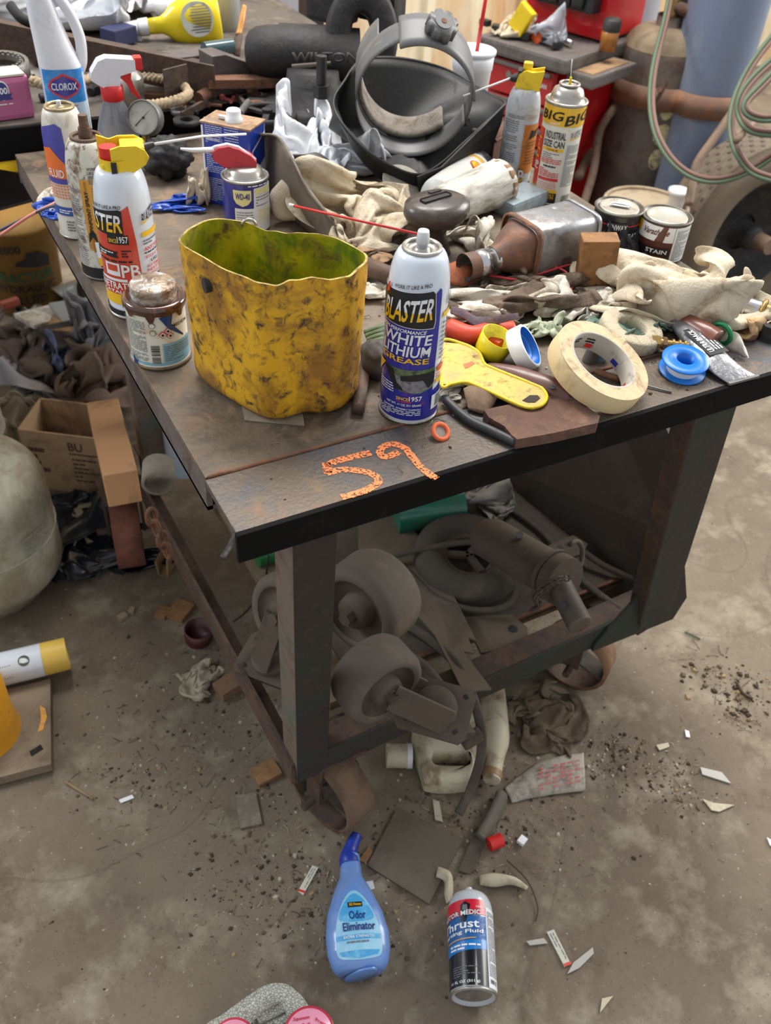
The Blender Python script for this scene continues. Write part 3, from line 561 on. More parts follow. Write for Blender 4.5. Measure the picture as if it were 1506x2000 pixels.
# --- white, orange and purple can at the back left
r = .0275; h = .168; t = can_thing('starter_spray_can', 'white can with purple and orange label, leftmost of the upright table cans', (158, 452), r, h); pr = domeprof(r, h, .017, .126)
b = MB(); b.lathe(pr, mat('cloudy white can', (214, 210, 198), .35, 0, (176, 160, 136), .35, 30), 36); b.build('can_body', t); botring(t, r); valve(t, .0172, h + .001, mat('brassy tin', (160, 142, 110), .4, .6, (110, 90, 64), .4, 60))
b = MB(); b.cyl((0, 0, h), (0, 0, h + .008), .003, .003, M_white, 10); b.build('valve_stem', t)
m_pur = mat('purple print', (76, 74, 160), .35); m_or = mat('orange print', (232, 116, 50), .4)
mp = cyl_map(rprof(pr)); b = MB(); b.poly([(-r * 1.6, .095), (r * .0, .095), (-r * .1, .15), (-r * .4, .155), (-r * 1.6, .145)], mp, m_pur, 1); b.poly([(-r * 1.6, .085), (-r * .1, .085), (-r * .05, .10), (-r * .5, .115), (-r * .8, .125), (-r * 1.6, .12)], mp, m_or, 2)
b.rect(-r * 1.5, .078, r * .05, .085, mp, m_pur, 3); b.text('FLUID', -r * 1.1, .0865, -r * .3, .097, mp, M_lwhite, 4)
for i in range(5):
    for j in range(9): b.rect(-r * 1.3 + j * .004, .058 + i * .004, -r * 1.3 + j * .004 + .0022, .0602 + i * .004, mp, m_or, 3)
b.rect(-r * 1.5, .034, r * .3, .046, mp, mat('mid blue print', (52, 84, 160), .4), 2); b.lines(-r * .9, .037, r * .2, .043, 2, mp, M_lwhite, 3); b.lines(-r * .6, .012, r * .1, .028, 4, mp, M_inkg, 3); b.lines(r * .2, .05, r * 1.2, .14, 26, mp, M_inkg, 3, .4); b.build('label', t)
# --- blue solvent tin with white spout cap
m_tinblue = mat('blue printed tin', (34, 66, 168), .3, 0, (60, 80, 140), .3, 30, coat=.3); p = P(462, 398); hh = ZT(p.x, p.y, 240) - Z0; t = thing('solvent_tin', 'blue rectangular solvent tin with rusty top and white cap', 'tin', (p.x + .004, p.y + .008, Z0), face_cam(p) + R(-28)); W_ = .078; D_ = .05
b = MB(); b.box((0, 0, hh / 2), (W_, D_, hh), m_tinblue, bev=.004); b.build('tin_body', t); b = MB(); b.box((0, 0, hh), (W_ + .002, D_ + .002, .003), mat('rusty tan tin top', (168, 140, 112), .5, .2, (120, 84, 56), .5, 50), bev=.001); b.build('tin_top', t)
b = MB(); b.lathe([(.013, hh + .001), (.0125, hh + .006), (.0105, hh + .007), (.0105, hh + .016), (.009, hh + .018), (0, hh + .018)], M_white, 24, Matrix.Translation((.004, -.004, 0))); b.box((-.012, -.006, hh + .005), (.014, .005, .004), M_white, bev=.001); b.build('cap', t)
mp = plane_map((-W_ / 2, -D_ / 2 - .0003, 0), (1, 0, 0), (0, 0, 1)); b = MB(); b.rect(.001, .001, .004, hh - .004, mp, M_lwhite); b.text('WARNING', .008, hh - .024, .03, hh - .02, mp, M_lwhite, 2)
for k in range(3): b.lines(.007, .006 + k * .043, .034, .042 + k * .043, 13, mp, M_lwhite, 2, .3, k)
b.lines(.038, .01, .06, .12, 30, mp, M_lwhite, 2, .3, 8); mp = plane_map((W_ / 2 + .0003, -D_ / 2, 0), (0, 1, 0), (0, 0, 1)); b.poly([(.004, hh - .03), (D_ - .004, hh - .012), (D_ - .004, .01), (.004, .01)], mp, M_lwhite, 1); b.poly([(.006, hh - .032), (D_ - .006, hh - .016), (D_ - .006, hh - .05), (.006, hh - .065)], mp, m_tinblue, 2); b.build('label', t)
# --- blue and yellow lubricant can with red flap nozzle
r = .0325; p = P(483, 442); h = .083; t = thing('lubricant_spray_can', 'short blue lubricant can with a flat red flip nozzle, before the blue tin', 'spray can', (p.x, p.y, Z0), face_cam(p)); m_wb = mat('navy blue print', (34, 40, 132), .25, coat=.5); hb = .075
b = MB(); b.lathe([(0, 0), (r, 0), (r, .002), (r, hb - .006), (r * .96, hb)], m_wb, 40); b.build('can_body', t); b = MB(); torus(b, (0, 0, hb), r * .97, .0022, M_tin); b.lathe([(r * .93, hb), (r * .78, hb + .004), (r * .74, hb + .010), (r * .5, hb + .014), (0, hb + .014)], M_tin, 36); b.build('dome', t)
mp = cyl_map(r * 1.001); b = MB(); m_ly = mat('pale yellow print', (232, 226, 160), .4)
b.poly([(-r * .55, .066), (r * .22, .066), (r * .22, .052), (r * .08, .046), (-r * .16, .043), (-r * .42, .047), (-r * .53, .053)], mp, m_ly, 2); b.text('WD-40', -r * .44, .053, r * .16, .062, mp, m_wb, 4); b.poly([(-r * .5, .04), (r * .32, .04), (r * .34, .068), (r * 1.4, .070), (r * 1.4, .004), (-r * .5, .004)], mp, M_lwhite, 1)
b.rect(r * .38, .06, r * 1.3, .067, mp, m_ly, 3); b.lines(r * .42, .042, r * 1.3, .058, 4, mp, M_inkg, 3, .3, 2); b.lines(-r * .42, .022, r * .3, .037, 4, mp, M_inkg, 3, .3, 4); b.lines(r * .5, .02, r * 1.3, .038, 4, mp, m_ly, 3, .5, 4); b.lines(r * .1, .0705, r * 1.3, .073, 1, mp, M_lwhite, 4, .7); b.build('label', t)
b = MB(); pl = [(.016, 0), (.017, .012), (.010, .020), (-.006, .029), (-.02, .033), (-.034, .031), (-.043, .024), (-.042, .015), (-.03, .006), (-.014, .0)]; Mx2 = Matrix.Translation((0, .007, hb + .008)) @ Matrix.Rotation(PI / 2, 4, 'X')
b.prism(pl, .014, mat('faded red plastic', (196, 62, 74), .4, 0, (110, 44, 44), .35, 50), Mx2); b.build('flip_nozzle', t, bev=.0015)
b = MB(); b.tube([(.015, 0, hb + .021), (-.008, 0, hb + .038), (-.022, 0, hb + .0415), (-.038, 0, hb + .038), (-.048, 0, hb + .033)], .0028, M_white, 10); b.tube([(-.04, 0, hb + .034), (-.07, -.001, hb + .034), (-.085, -.001, hb + .036)], [.0045, .003, .0015], M_white, 10); b.build('nozzle_trim', t)
# ================= middle and right of the table =================
def world(name, b, label=None, cat=None, group=None, parent=None, **k):
    """builds a mesh given in world space and puts its origin at the foot of the thing"""
    vs = [v.co for v in b.bm.verts]; lo = Vector([min(v[i] for v in vs) for i in range(3)]); hi = Vector([max(v[i] for v in vs) for i in range(3)]); c = V((lo.x + hi.x) / 2, (lo.y + hi.y) / 2, lo.z)
    if parent:
        c = Vector(parent.location)
    for v in b.bm.verts: v.co -= c
    o = b.build(name, parent, **k)
    if not parent: o.location = c; tag(o, label, cat, group)
    return o
def slab(b, px, z, h, m, taper=1):
    q = [P(x, y, z + h) for x, y in px]; b.prism([(p.x, p.y) for p in q], h, m, Matrix.Translation((0, 0, z)), taper=taper); return b
def strip(b, A, B, zA, zB, m, bulge=0, n=18, k=10, wob=0):
    """surface lofted between two edge curves given by points and heights"""
    def rs(px, z):
        zz = z if isinstance(z, (list, tuple)) else [z] * len(px); q = spline([P(x, y, c) for (x, y), c in zip(px, zz)], 12); return [q[round(i * (len(q) - 1) / n)] for i in range(n + 1)]
    a = rs(A, zA); c = rs(B, zB); b.grid([[p.lerp(q, j / k) + V(0, 0, bulge * math.sin(PI * j / k) * math.sin(PI * (i + .6) / (n + 1.2)) + wob * nz(p.x * 40 + j * .3, p.y * 40)) for i, (p, q) in enumerate(zip(a, c))] for j in range(k + 1)], m); return b
def curve_px(b, pts, r, m, n=8, sp=8):
    b.tube(spline([P(*p) for p in pts], sp), r, m, n); return b
# --- grey shield, plates, plastic bags behind the jug
m_leath = mat('dusty grey brown plastic', (116, 106, 92), .6, 0, (86, 78, 68), .5, 18, .1, 60)
b = MB(); strip(b, [(508, 262), (545, 268), (575, 315), (600, 372), (640, 425), (690, 480)], [(500, 300), (505, 350), (530, 395), (575, 430), (630, 470), (680, 500)], [.93, .93, .92, .895, .865, .83], [.84, .83, .828, .826, .824, .823], m_leath, .035); world('curved_shield', b, 'dusty grey curved plastic shield lying behind the yellow jug', 'shield', solid=.003)
m_gpl = mat('dark grey plate', (92, 88, 84), .5, .2, (70, 66, 62), .5, 20)
b = MB(); strip(b, [(572, 302), (600, 301), (628, 303), (672, 345)], [(588, 345), (610, 360), (640, 372), (662, 378)], [.88, .88, .875, .85], .84, m_gpl, .012); world('bent_plate', b, 'dark grey bent sheet leaning beside the white plastic bag', 'plate', solid=.003)
b = MB(); strip(b, [(560, 340), (600, 355), (650, 390), (690, 430)], [(545, 365), (590, 385), (640, 415), (680, 450)], .835, .828, mat('white card', (206, 202, 190), .8, 0, (150, 140, 120), .4, 20), .008); world('white_card', b, 'curled white card between the grey shield and the cream rag', 'card', solid=.0015)
p = P(635, 318); rag('plastic_bag', 'crumpled white plastic bag left of the welding helmet', 'bag', (p.x - .035, p.y + .01, Z0), .21, .15, .11, 21, M_plasticbag, 1.2, kind=3, t=.0006); rag('plastic_bag', 'small white plastic bag bunched behind the dark bent sheet', 'bag', (p.x + .02, p.y - .06, Z0), .13, .12, .08, 22, M_plasticbag, 2.4, kind=1, t=.0006)
p = P(700, 445); rag('cream_rag', 'cream crumpled rag bunched below the welding helmet', 'rag', (p.x, p.y, Z0), .24, .19, .10, 5, M_cloth, 2.2, kind=0)
p = P(775, 400); b = MB(); b.lathe([(0, 0), (.035, 0), (.036, .003), (.033, .005), (.006, .006), (0, .006)], mat('clear cloudy lid', (190, 184, 170), .3, 0, (150, 136, 110), .4, 40, alpha=.75), 36); one('clear_disc', b, 'cloudy round lid half hidden behind the cream rag', 'disc', (p.x + .01, p.y, Z0 + .03), rot=(.5, .1, 0))
# --- red straw base pipes and scraps between jug and grease can
m_pipe = mat('rusty brown pipe', (92, 70, 58), .65, .2, (66, 52, 44), .5, 40, .3, 90)
b = MB(); curve_px(b, [(700, 800, .828), (706, 760, .828), (716, 700, .83)], .007, m_pipe, 12); world('rusty_bar', b, 'short rusty bar standing against the right side of the yellow jug', 'bar')
b = MB(); lump_mesh(b, P(735, 735, Z0), .035, .05, .045, mat('dusty black rubber', (74, 70, 68), .7, 0, (50, 48, 46), .5, 60), 3, .1); world('rubber_grip', b, 'dusty black rubber knob between the jug and the grease can', 'knob')
b = MB()
for k in range(9): curve_px(b, [(712 + k * 3, 650 + k * 7, .835), (740, 640 + k * 8, .842), (760, 632 + k * 9, .836)], .0035, mat('green rubber', (88, 104, 72), .7, 0, (64, 74, 56), .4, 80), 6)
world('ribbed_glove', b, 'green ribbed rubber cuff behind the grease can', 'glove')
b = MB(); curve_px(b, [(716, 520, .835), (740, 530, .84), (775, 545, .835)], .0125, m_pipe, 14); q = P(716, 517, .835); b.cyl(q, q + V(-.006, 0, 0), .0105, .0105, M_blackr, 14); world('exhaust_tube', b, 'short rusty tube lying behind the grease can', 'pipe')
for i, (x, y, sx, sy, hh, sd, m, lb) in enumerate([(705, 575, .10, .07, .014, 31, M_clothw, 'stained paper scrap between the jug and the grease can'), (640, 520, .12, .08, .02, 32, M_clothb, 'brown oily rag behind the jug'), (690, 505, .10, .09, .022, 33, M_card, 'torn piece of cardboard behind the jug right edge'), (740, 490, .11, .08, .02, 34, M_clothb, 'brown oily rag behind the grease can')]):
    p = P(x, y); rag('paper_scrap' if 'paper' in lb else 'cardboard_scrap' if 'cardboard' in lb else 'oily_rag', lb, 'scrap' if i in (0, 2) else 'rag', (p.x, p.y, Z0), sx, sy, hh, sd, m, i, n=40)
b = MB(); slab(b, [(470, 785), (478, 820), (595, 830), (590, 800), (545, 786)], Z0 + .0002, .0015, mat('clear plastic chip', (150, 140, 124), .3, 0, (120, 108, 92), .4, 30)); world('plastic_sheet_piece', b, 'flat scrap of cloudy sheet under the front of the jug', 'scrap')
# --- welding helmet
m_hel = mat('matt black helmet shell', (20, 20, 21), .55, 0, (44, 41, 39), .3, 16, .08, 200); m_helin = mat('black helmet lining', (30, 30, 31), .6, 0, (54, 52, 50), .3, 40); m_band = mat('grey headgear band', (96, 96, 96), .45, 0, (130, 128, 124), .25, 90)
KF = P(815, 341, .872); B0 = P(822, 392, .823)
rimh = [(652, 195, .70), (662, 232, .66), (705, 285, .62), (760, 322, .595), (815, 341, .575), (858, 322, .58), (905, 280, .60), (945, 243, .62), (986, 204, .64), (965, 190, .70), (925, 165, .76), (870, 135, .80), (810, 118, .81), (750, 112, .80), (702, 120, .77), (672, 160, .73)]
rimw = [PY(x, y, c) for x, y, c in rimh]
low = [PY(668, 240, .69), PY(690, 290, .655), PY(735, 342, .625), PY(780, 370, .605), PY(822, 391, .59), PY(865, 378, .60), PY(900, 362, .615), PY(925, 345, .63), PY(945, 310, .65)] + [V(.64, .70, .90), V(.62, .74, .88), V(.58, .77, .86), V(.54, .78, .86), V(.50, .78, .86), V(.46, .76, .88), V(.44, .73, .90)]
low2 = [q + (V(.55, .69, .822) - q) * .6 for q in low]; low2 = [V(q.x, q.y, max(.823, min(q.z, .85))) for q in low2]
t = thing('welding_helmet', 'black welding helmet lying open with its grey headband facing up', 'helmet', B0)
b = MB(); ra = spline(rimw, 5, True); rb = spline(low, 5, True); rc = spline(low2, 5, True); rows = []
for k in range(9): rows.append([p.lerp(q, k / 8) for p, q in zip(ra, rb)])
for k in range(1, 6): rows.append([p.lerp(q, k / 5) for p, q in zip(rb, rc)])
b.grid(rows, m_hel, True, cap1=True); world('shell', b, parent=t, solid=.003)
b = MB(); b.tube(ra, .0022, m_hel, 8, True); world('rim_edge', b, parent=t)
CH = PY(808, 188, .66); ax = V(-.40, -.84, -.46).normalized(); ux = V(0, 0, 1).cross(ax).normalized(); uy = ax.cross(ux); tl = R(-18)
def hb_(a, d, rr=1): return CH + (ux * math.cos(a + tl) * .088 + uy * math.sin(a + tl) * .112) * rr + ax * d
def band(b, a0, a1, d0, d1, m, rr=1, n=40): b.grid([[hb_(a0 + (a1 - a0) * i / n, d0 + (d1 - d0) * j / 4, rr) for i in range(n + 1)] for j in range(5)], m); return b
b = MB(); band(b, 0, 2 * PI, -.026, .012, m_band, 1, 60); world('headband', b, parent=t, solid=.002)
b = MB(); band(b, R(28), R(128), -.034, .026, m_band, 1.02); world('ratchet_plate', b, parent=t, solid=.004)
b = MB(); band(b, R(185), R(265), -.055, -.018, m_band, .98); band(b, R(150), R(200), -.06, .01, m_band, .99); world('side_strap', b, parent=t, solid=.002)
b = MB(); band(b, R(190), R(330), -.062, -.022, mat('grey towelling pad', (138, 130, 120), .95, 0, (104, 92, 82), .5, 60, .6, 500), .93); world('sweat_pad', b, parent=t, solid=.006)
kc = hb_(R(92), -.004, 1.05); kd = (kc - CH).normalized() + ax * .15; kd.normalize(); b = MB(); Mk = Matrix.Translation(kc) @ aim(kd); n = 64
prof = [[Mk @ Vector(((.021 + .0016 * (1 if math.cos(8 * 2 * PI * j / n) > -.3 else -1)) * f * math.cos(2 * PI * j / n), (.021 + .0016 * (1 if math.cos(8 * 2 * PI * j / n) > -.3 else -1)) * f * math.sin(2 * PI * j / n), z)) for j in range(n)] for f, z in ((1, 0), (1, .016), (.95, .018))]
b.grid(prof, m_band, True, cap0=True, cap1=True); b.cyl(Mk @ V(0, 0, .017), Mk @ V(0, 0, .0195), .013, .0125, m_band, 24); b.cyl(Mk @ V(0, 0, .019), Mk @ V(0, 0, .0202), .004, .004, M_rust2, 12); world('ratchet_knob', b, parent=t)
b = MB(); q = PY(935, 262, .625); d = V(.3, -.9, .2).normalized(); b.cyl(q - d * .01, q + d * .008, .009, .008, M_black, 8); q = PY(905, 238, .645); b.cyl(q, q + d * .01, .006, .006, M_black, 8); world('side_knob', b, parent=t)
b = MB(); fa = [PY(*q) for q in ((986, 203, .628), (978, 240, .62), (950, 312, .61), (925, 362, .60), (870, 380, .588), (822, 393, .578), (815, 345, .566), (862, 326, .572), (905, 284, .59), (945, 245, .61))]; b.add(fa, [tuple(range(10))], m_hel, False); world('side_flap', b, parent=t, solid=.003)
# --- drink cup
m_cup = mat('white foam cup', (222, 224, 228), .6, bump=.15, bs=400); m_clid = mat('translucent white lid', (216, 222, 230), .3, alpha=.92); p = P(908, 262); hh = ZT(p.x, p.y, 96) - Z0; t = thing('foam_drink_cup', 'tall white foam cup with lid and red straw behind the helmet', 'cup', (p.x, p.y, Z0), face_cam(p)); r1 = .036; r0 = .026
b = MB(); b.lathe([(0, .001), (r0, 0), (r0 + (r1 - r0) * .75, hh * .78), (r1 * .97, hh * .79), (r1, hh * .98), (r1 * .9, hh * .98)], m_cup, 40); b.build('cup_body', t)
b = MB(); b.lathe([(r1 * 1.01, hh * .955), (r1 * 1.07, hh * .96), (r1 * 1.07, hh * 1.0), (r1 * 1.0, hh * 1.01), (r1 * .96, hh * .985), (0, hh * .985)], m_clid, 40); b.build('lid', t)
b = MB(); b.tube([(.004, 0, hh * .9), (.012, .0, hh + .12)], .0034, M_redp, 12); b.build('straw', t)
b = MB(); mp = cyl_map(lambda v: r0 + (r1 - r0) * .95 * v / hh); b.text('SOFT', .014, hh * .50, .027, hh * .56, mp, M_red, 2, rot=1); b.rect(.012, hh * .40, .027, hh * .47, mp, mat('navy print', (40, 50, 110), .5), 2)
b.poly([(-.003, .035), (.004, .033), (.006, .04), (.001, .047), (-.003, .043)], mp, mat('lime print', (140, 190, 60), .5), 2); b.bm.faces.ensure_lookup_table(); b.build('label', t)
# --- penetrant can with yellow cap behind the big can
r = .027; h = .150; t = can_thing('penetrant_spray_can', 'dirty orange and white can with yellow trigger cap, left of the tallest yellow can', (1000, 358), r, h); pr = domeprof(r, h, .015, .112)
b = MB(); b.lathe(pr, mat('dusty pale blue can', (186, 194, 204), .35, 0, (150, 132, 106), .45, 30), 40); b.build('can_body', t); mp = cyl_map(rprof(pr)); b = MB(); b.rect(r * .25, .026, r * 1.7, .102, mp, mat('orange brown print', (196, 122, 50), .4, 0, (130, 84, 50), .4, 50), 1); b.rect(-r * 1.6, .002, r * 1.6, .010, mp, M_ink, 1)
b.poly([(r * .6, .080), (r * 1.1, .084), (r * 1.4, .096), (r * 1.0, .092), (r * .7, .094)], mp, M_ink, 3); b.text('B', r * .22, .011, r * .62, .034, mp, M_ink, 3); b.text('B', r * .24, .013, r * .6, .033, mp, M_lwhite, 5, m2=M_yel, sp=.4); b.lines(r * .5, .04, r * 1.4, .078, 8, mp, mat('brown print', (120, 84, 40), .5), 3, .3, 3)
b.lines(-r * 1.0, .030, -r * .1, .108, 24, mp, M_inkg, 2, .4, 6); b.bars(-r * 1.1, .012, -r * .4, .026, mp, M_ink, 3, 12); b.lines(-r * .9, .110, r * .2, .116, 2, mp, M_inkg, 2, .4, 6); b.build('label', t)
b = MB(); b.lathe([(.016, h - .012), (.0185, h - .011), (.0185, h - .003), (.016, h)], M_yelp, 8); pl = [(-.018, h), (.02, h - .002), (.024, h + .028), (.006, h + .024), (-.004, h + .026), (-.014, h + .020)]
for yy in (.012, -.009): b.prism(pl, .003, M_yelp, Matrix.Translation((0, yy, 0)) @ Mx.to_3x3().to_4x4())
b.box((.004, 0, h + .012), (.02, .02, .02), M_yelp, bev=.004); b.box((-.002, 0, h + .031), (.014, .012, .010), M_yelp, bev=.003); b.build('trigger_cap', t, bev=.0008)
b = MB(); b.cyl((-.014, 0, h + .012), (-.026, 0, h + .010), .008, .004, M_black, 12); b.box((-.012, 0, h + .014), (.008, .022, .022), M_black, bev=.002); b.build('nozzle', t)
mw = Matrix.Translation(t.location) @ Matrix.Rotation(t.rotation_euler.z, 4, 'Z'); tip = mw @ V(-.026, 0, h + .010); q = PY(905, 188, tip.y + .02); i_ = mw.inverted(); b = MB(); b.tube([i_ @ tip, i_ @ q], .0016, M_white, 8); b.build('straw', t)
# --- big yellow topped can
r = .031; h = .150; t = can_thing('industrial_spray_can', 'tallest white and yellow BIG spray can standing near the cylinders', (1073, 386), r, h)
b = MB(); b.lathe([(0, .001), (r * .95, 0), (r, .002), (r * .985, .006), (r * .985, h - .006), (r * .96, h)], mat('white printed can', (222, 220, 208), .3, 0, (190, 176, 150), .2, 30, coat=.4), 44); b.build('can_body', t); botring(t, r)
b = MB(); torus(b, (0, 0, h), r * .98, .0022, M_tin); b.lathe([(r * .93, h), (r * .82, h + .002), (r * .80, h + .008), (r * .7, h + .016), (r * .5, h + .020), (r * .45, h + .021)], M_tin, 40); torus(b, (0, 0, h + .023), r * .46, .0018, M_tin); b.lathe([(r * .45, h + .022), (r * .2, h + .019), (0, h + .020)], M_tin, 24); b.build('dome', t)
b = MB(); b.cyl((0, 0, h + .018), (0, 0, h + .032), .0022, .0018, M_yelp, 10); b.tube([(0, 0, h + .030), (-.002, 0, h + .045), (-.003, 0, h + .056)], .0006, M_white, 6); b.build('spray_tube', t)
mp = cyl_map(r * .986); b = MB(); b.rect(-r * 1.9, .120, r * 1.9, h - .003, mp, mat('golden yellow print', (232, 182, 36), .35, coat=.4), 1)
b.text('BIG', -r * 1.25, .126, -r * .02, .1395, mp, M_ink, 3, shear=.12, rise=.002); b.text('BIG', r * .1, .121, r * 1.45, .136, mp, M_ink, 3, shear=.12, rise=.009); b.text('SHOT', -r * .65, .1215, -r * .1, .1245, mp, M_lwhite, 3, rise=.001)
b.text('INDUSTRIAL', -r * .75, .101, r * .28, .112, mp, M_ink, 3); b.text('SIZE CAN', -r * .78, .089, r * .27, .099, mp, M_ink, 3); b.rect(-r * .78, .083, r * .27, .0875, mp, M_yel, 2); b.text('IT IS FOR USE', -r * .55, .084, r * .0, .0865, mp, M_ink, 4); b.lines(-r * .75, .072, r * .2, .081, 3, mp, M_inkg, 2, .4)
b.lines(-r * .78, .064, r * .25, .072, 3, mp, M_red, 3, .5, 5); b.lines(-r * .6, .058, r * .1, .062, 1, mp, M_ink, 3, .6); b.lines(-r * .78, .044, r * .22, .057, 5, mp, M_red, 3, .5, 15); b.rect(-r * .78, .038, r * .25, .0425, mp, M_red, 3); b.lines(-r * .78, .026, r * .2, .036, 4, mp, M_red, 3, .3, 25)
b.rect(-r * .82, .0195, r * .28, .0245, mp, M_yel, 2); b.rect(-r * .84, .003, r * .30, .0195, mp, M_ink, 2); b.text('COMPLETELY', -r * .72, .0145, r * .2, .018, mp, M_yel, 4); b.text('SATURATE', -r * .72, .0105, r * .2, .0138, mp, M_yel, 4); b.lines(-r * .75, .004, r * .2, .0095, 3, mp, M_red, 4, .4)
b.rect(-r * 1.5, .025, -r * .88, .112, mp, m_pbr, 1); b.text('PB', -r * 1.3, .05, -r * .95, .062, mp, M_lwhite, 3, rot=1); b.lines(-r * 1.3, .066, -r * .98, .1, 6, mp, M_yel, 3); b.rect(-r * 1.5, .006, -r * .9, .024, mp, M_yel, 1)
b.text('BLASTER', r * .52, .1, r * 1.15, .112, mp, M_inkg, 3, rise=.004, m2=M_yel, sp=.4); b.lines(r * .42, .03, r * 1.3, .094, 30, mp, M_inkg, 2, .4, 6); b.bars(r * .6, .005, r * 1.2, .016, mp, M_ink, 3, 12); b.build('label', t)
# --- lubricant bottle under the helmet, white filter roll, brown box
p = P(905, 385); t = thing('oil_bottle', 'white oil bottle with red and yellow shell mark lying under the helmet', 'bottle', (p.x, p.y, Z0 + .03), 0, None, (0, R(90), R(32))); b = MB(); b.lathe([(0, -.10), (.028, -.098), (.030, -.09), (.030, .03), (.027, .035)], mat('white bottle plastic', (214, 212, 206), .4, 0, (160, 140, 110), .3, 30), 36); b.lathe([(.030, .014), (.0305, .015), (.0305, .022), (.030, .023)], mat('gold band', (206, 160, 50), .4), 36); b.build('bottle_body', t)
b = MB(); b.lathe([(.0295, .03), (.0305, .032), (.0305, .046), (.027, .05), (0, .05)], M_black, 30); b.build('cap', t)
b = MB(); mp = cyl_map(.0302, yaw=R(-55)); sh = [(.011 * math.sin(R(a)) * (1 if abs(a) < 130 else .6), -.005 + .011 * math.cos(R(a))) for a in range(-150, 151, 20)]
b.poly(sh, mp, M_red, 2); b.poly([(x * .8, -.005 + (y + .005) * .8) for x, y in sh], mp, M_yel, 3)
for a in (-30, -10, 10, 30): b.poly([(0, -.014), (.009 * math.sin(R(a)) - .0003, .003), (.009 * math.sin(R(a)) + .0006, .003)], mp, M_red, 4)
b.build('label', t)
p = P(925, 430); a_ = R(18); t = thing('paper_roll', 'dirty white torn roll lying behind the silver muffler', 'roll', (p.x - .005, p.y + .01, Z0 + .036), 0, None, (0, R(90), a_))
b = MB(); rows = [[V((.034 + .003 * nz(i * .5, j * .9)) * (.8 + .25 * (z + .07) / .14) * math.cos(2 * PI * j / 40), (.034 + .003 * nz(i * .5, j * .9)) * (.8 + .25 * (z + .07) / .14) * math.sin(2 * PI * j / 40), z) for j in range(40)] for i, z in enumerate([-.07 + .14 * k / 12 for k in range(13)])]
b.grid(rows, mat('grease marked white paper', (204, 202, 192), .8, 0, (120, 104, 84), .42, 30, .3, 120, stretch=(1, 1, .4)), True, cap0=True); b.build('paper_wrap', t)
b = MB(); ringwall(b, (0, 0, .060), .0355, .030, .012, M_card, (0, 0, 1)); b.lathe([(0, .06), (.03, .06)], M_card, 30); b.build('core_end', t)
p = P(955, 330); b = MB(); b.box((0, 0, .03), (.07, .08, .06), mat('red brown carton', (98, 62, 50), .8, 0, (70, 46, 38), .5, 20), bev=.002); b.box((0, -.02, .062), (.07, .05, .003), mat('red brown carton', (0, 0, 0)), rot=Matrix.Rotation(.3, 3, 'X')); one('small_carton', b, 'red brown carton between the helmet and the yellow capped can', 'box', (p.x, p.y + .03, Z0), .5)
p = P(1010, 405); b = MB(); b.box((0, 0, .012), (.09, .05, .024), mat('blue grey frosted plastic', (150, 164, 170), .3, 0, (110, 112, 108), .4, 30), bev=.006); one('frosted_case', b, 'blue grey frosted case behind the silver muffler', 'case', (p.x, p.y, Z0), .3)
# --- black oval plastic funnel
m_fun = mat('dusty brown black plastic', (64, 56, 52), .35, 0, (92, 80, 70), .4, 24, coat=.2); p = P(845, 495); t = thing('oval_funnel', 'dark oval plastic housing with a slotted top, behind the grease can', 'housing', (p.x, p.y, Z0), .2); b = MB(); b.lathe([(0, 0), (.026, 0), (.022, .012), (.016, .030), (.020, .042), (.040, .050), (.046, .062), (.045, .074), (.034, .080), (0, .081)], m_fun, 40, sx=1.1, sy=.85); b.build('housing_body', t)
b = MB(); b.box((-.004, .0, .0815), (.05, .012, .002), M_black, bev=.003); b.box((.01, .018, .0812), (.02, .006, .002), M_black); b.build('slot', t)
# --- silver muffler with rusty pipe
m_alu = mat('scuffed aluminised steel', (150, 150, 152), .38, .7, (118, 104, 92), .42, 26, .25, 60, (188, 188, 190), .25, 90); m_heat = mat('heat rusted steel', (112, 82, 66), .6, .3, (150, 96, 60), .4, 30, .4, 60, (70, 62, 60), .4, 20)
pa = P(915, 505, .86); pb = P(985, 482, .868); pc = P(1150, 440, .868); dx = (pc - pb); dx.z = 0; L1 = dx.length; dx.normalize(); dy = V(-dx.y, dx.x, 0); dz = V(0, 0, 1); t = thing('muffler', 'boxy silver muffler with a short rusty inlet pipe', 'muffler', V(*((pb + pc) / 2)[:2], Z0))
cz = Z0 + .040; O_ = V(pb.x, pb.y, cz)
def sec(x, w_, h_, e=.35, n=36, zc=0):
    o = []
    for j in range(n):
        a = 2 * PI * j / n; c = math.copysign(abs(math.cos(a)) ** e, math.cos(a)); s_ = math.copysign(abs(math.sin(a)) ** e, math.sin(a)); o.append(O_ + dx * x + dy * (c * w_) + dz * (s_ * h_ + zc))
    return o
b = MB(); b.grid([sec(.028, .033, .034), sec(.034, .038, .038), sec(L1 - .02, .038, .038), sec(L1 - .012, .033, .033)], m_alu, True, cap0=True, cap1=True); world('muffler_box', b, parent=t)
b = MB(); b.grid([sec(.024, .037, .037), sec(.024, .0395, .0395), sec(.032, .0395, .0395), sec(.032, .037, .037)], M_rust2, True); world('seam_band', b, parent=t); b = MB(); b.grid([sec(L1 - .016, .0385, .0385), sec(L1 - .016, .0395, .0395), sec(L1 - .022, .0395, .0395), sec(L1 - .022, .0385, .0385)], m_alu, True); world('seam_band', b, parent=t)
b = MB(); b.grid([sec(-.02, .017, .017, 1, zc=-.006), sec(-.008, .0185, .0185, 1, zc=-.004), sec(.002, .025, .025, 1, zc=-.002), sec(.012, .029, .029, .8), sec(.028, .034, .034, .5)], m_heat, True); world('inlet_cone', b, parent=t)
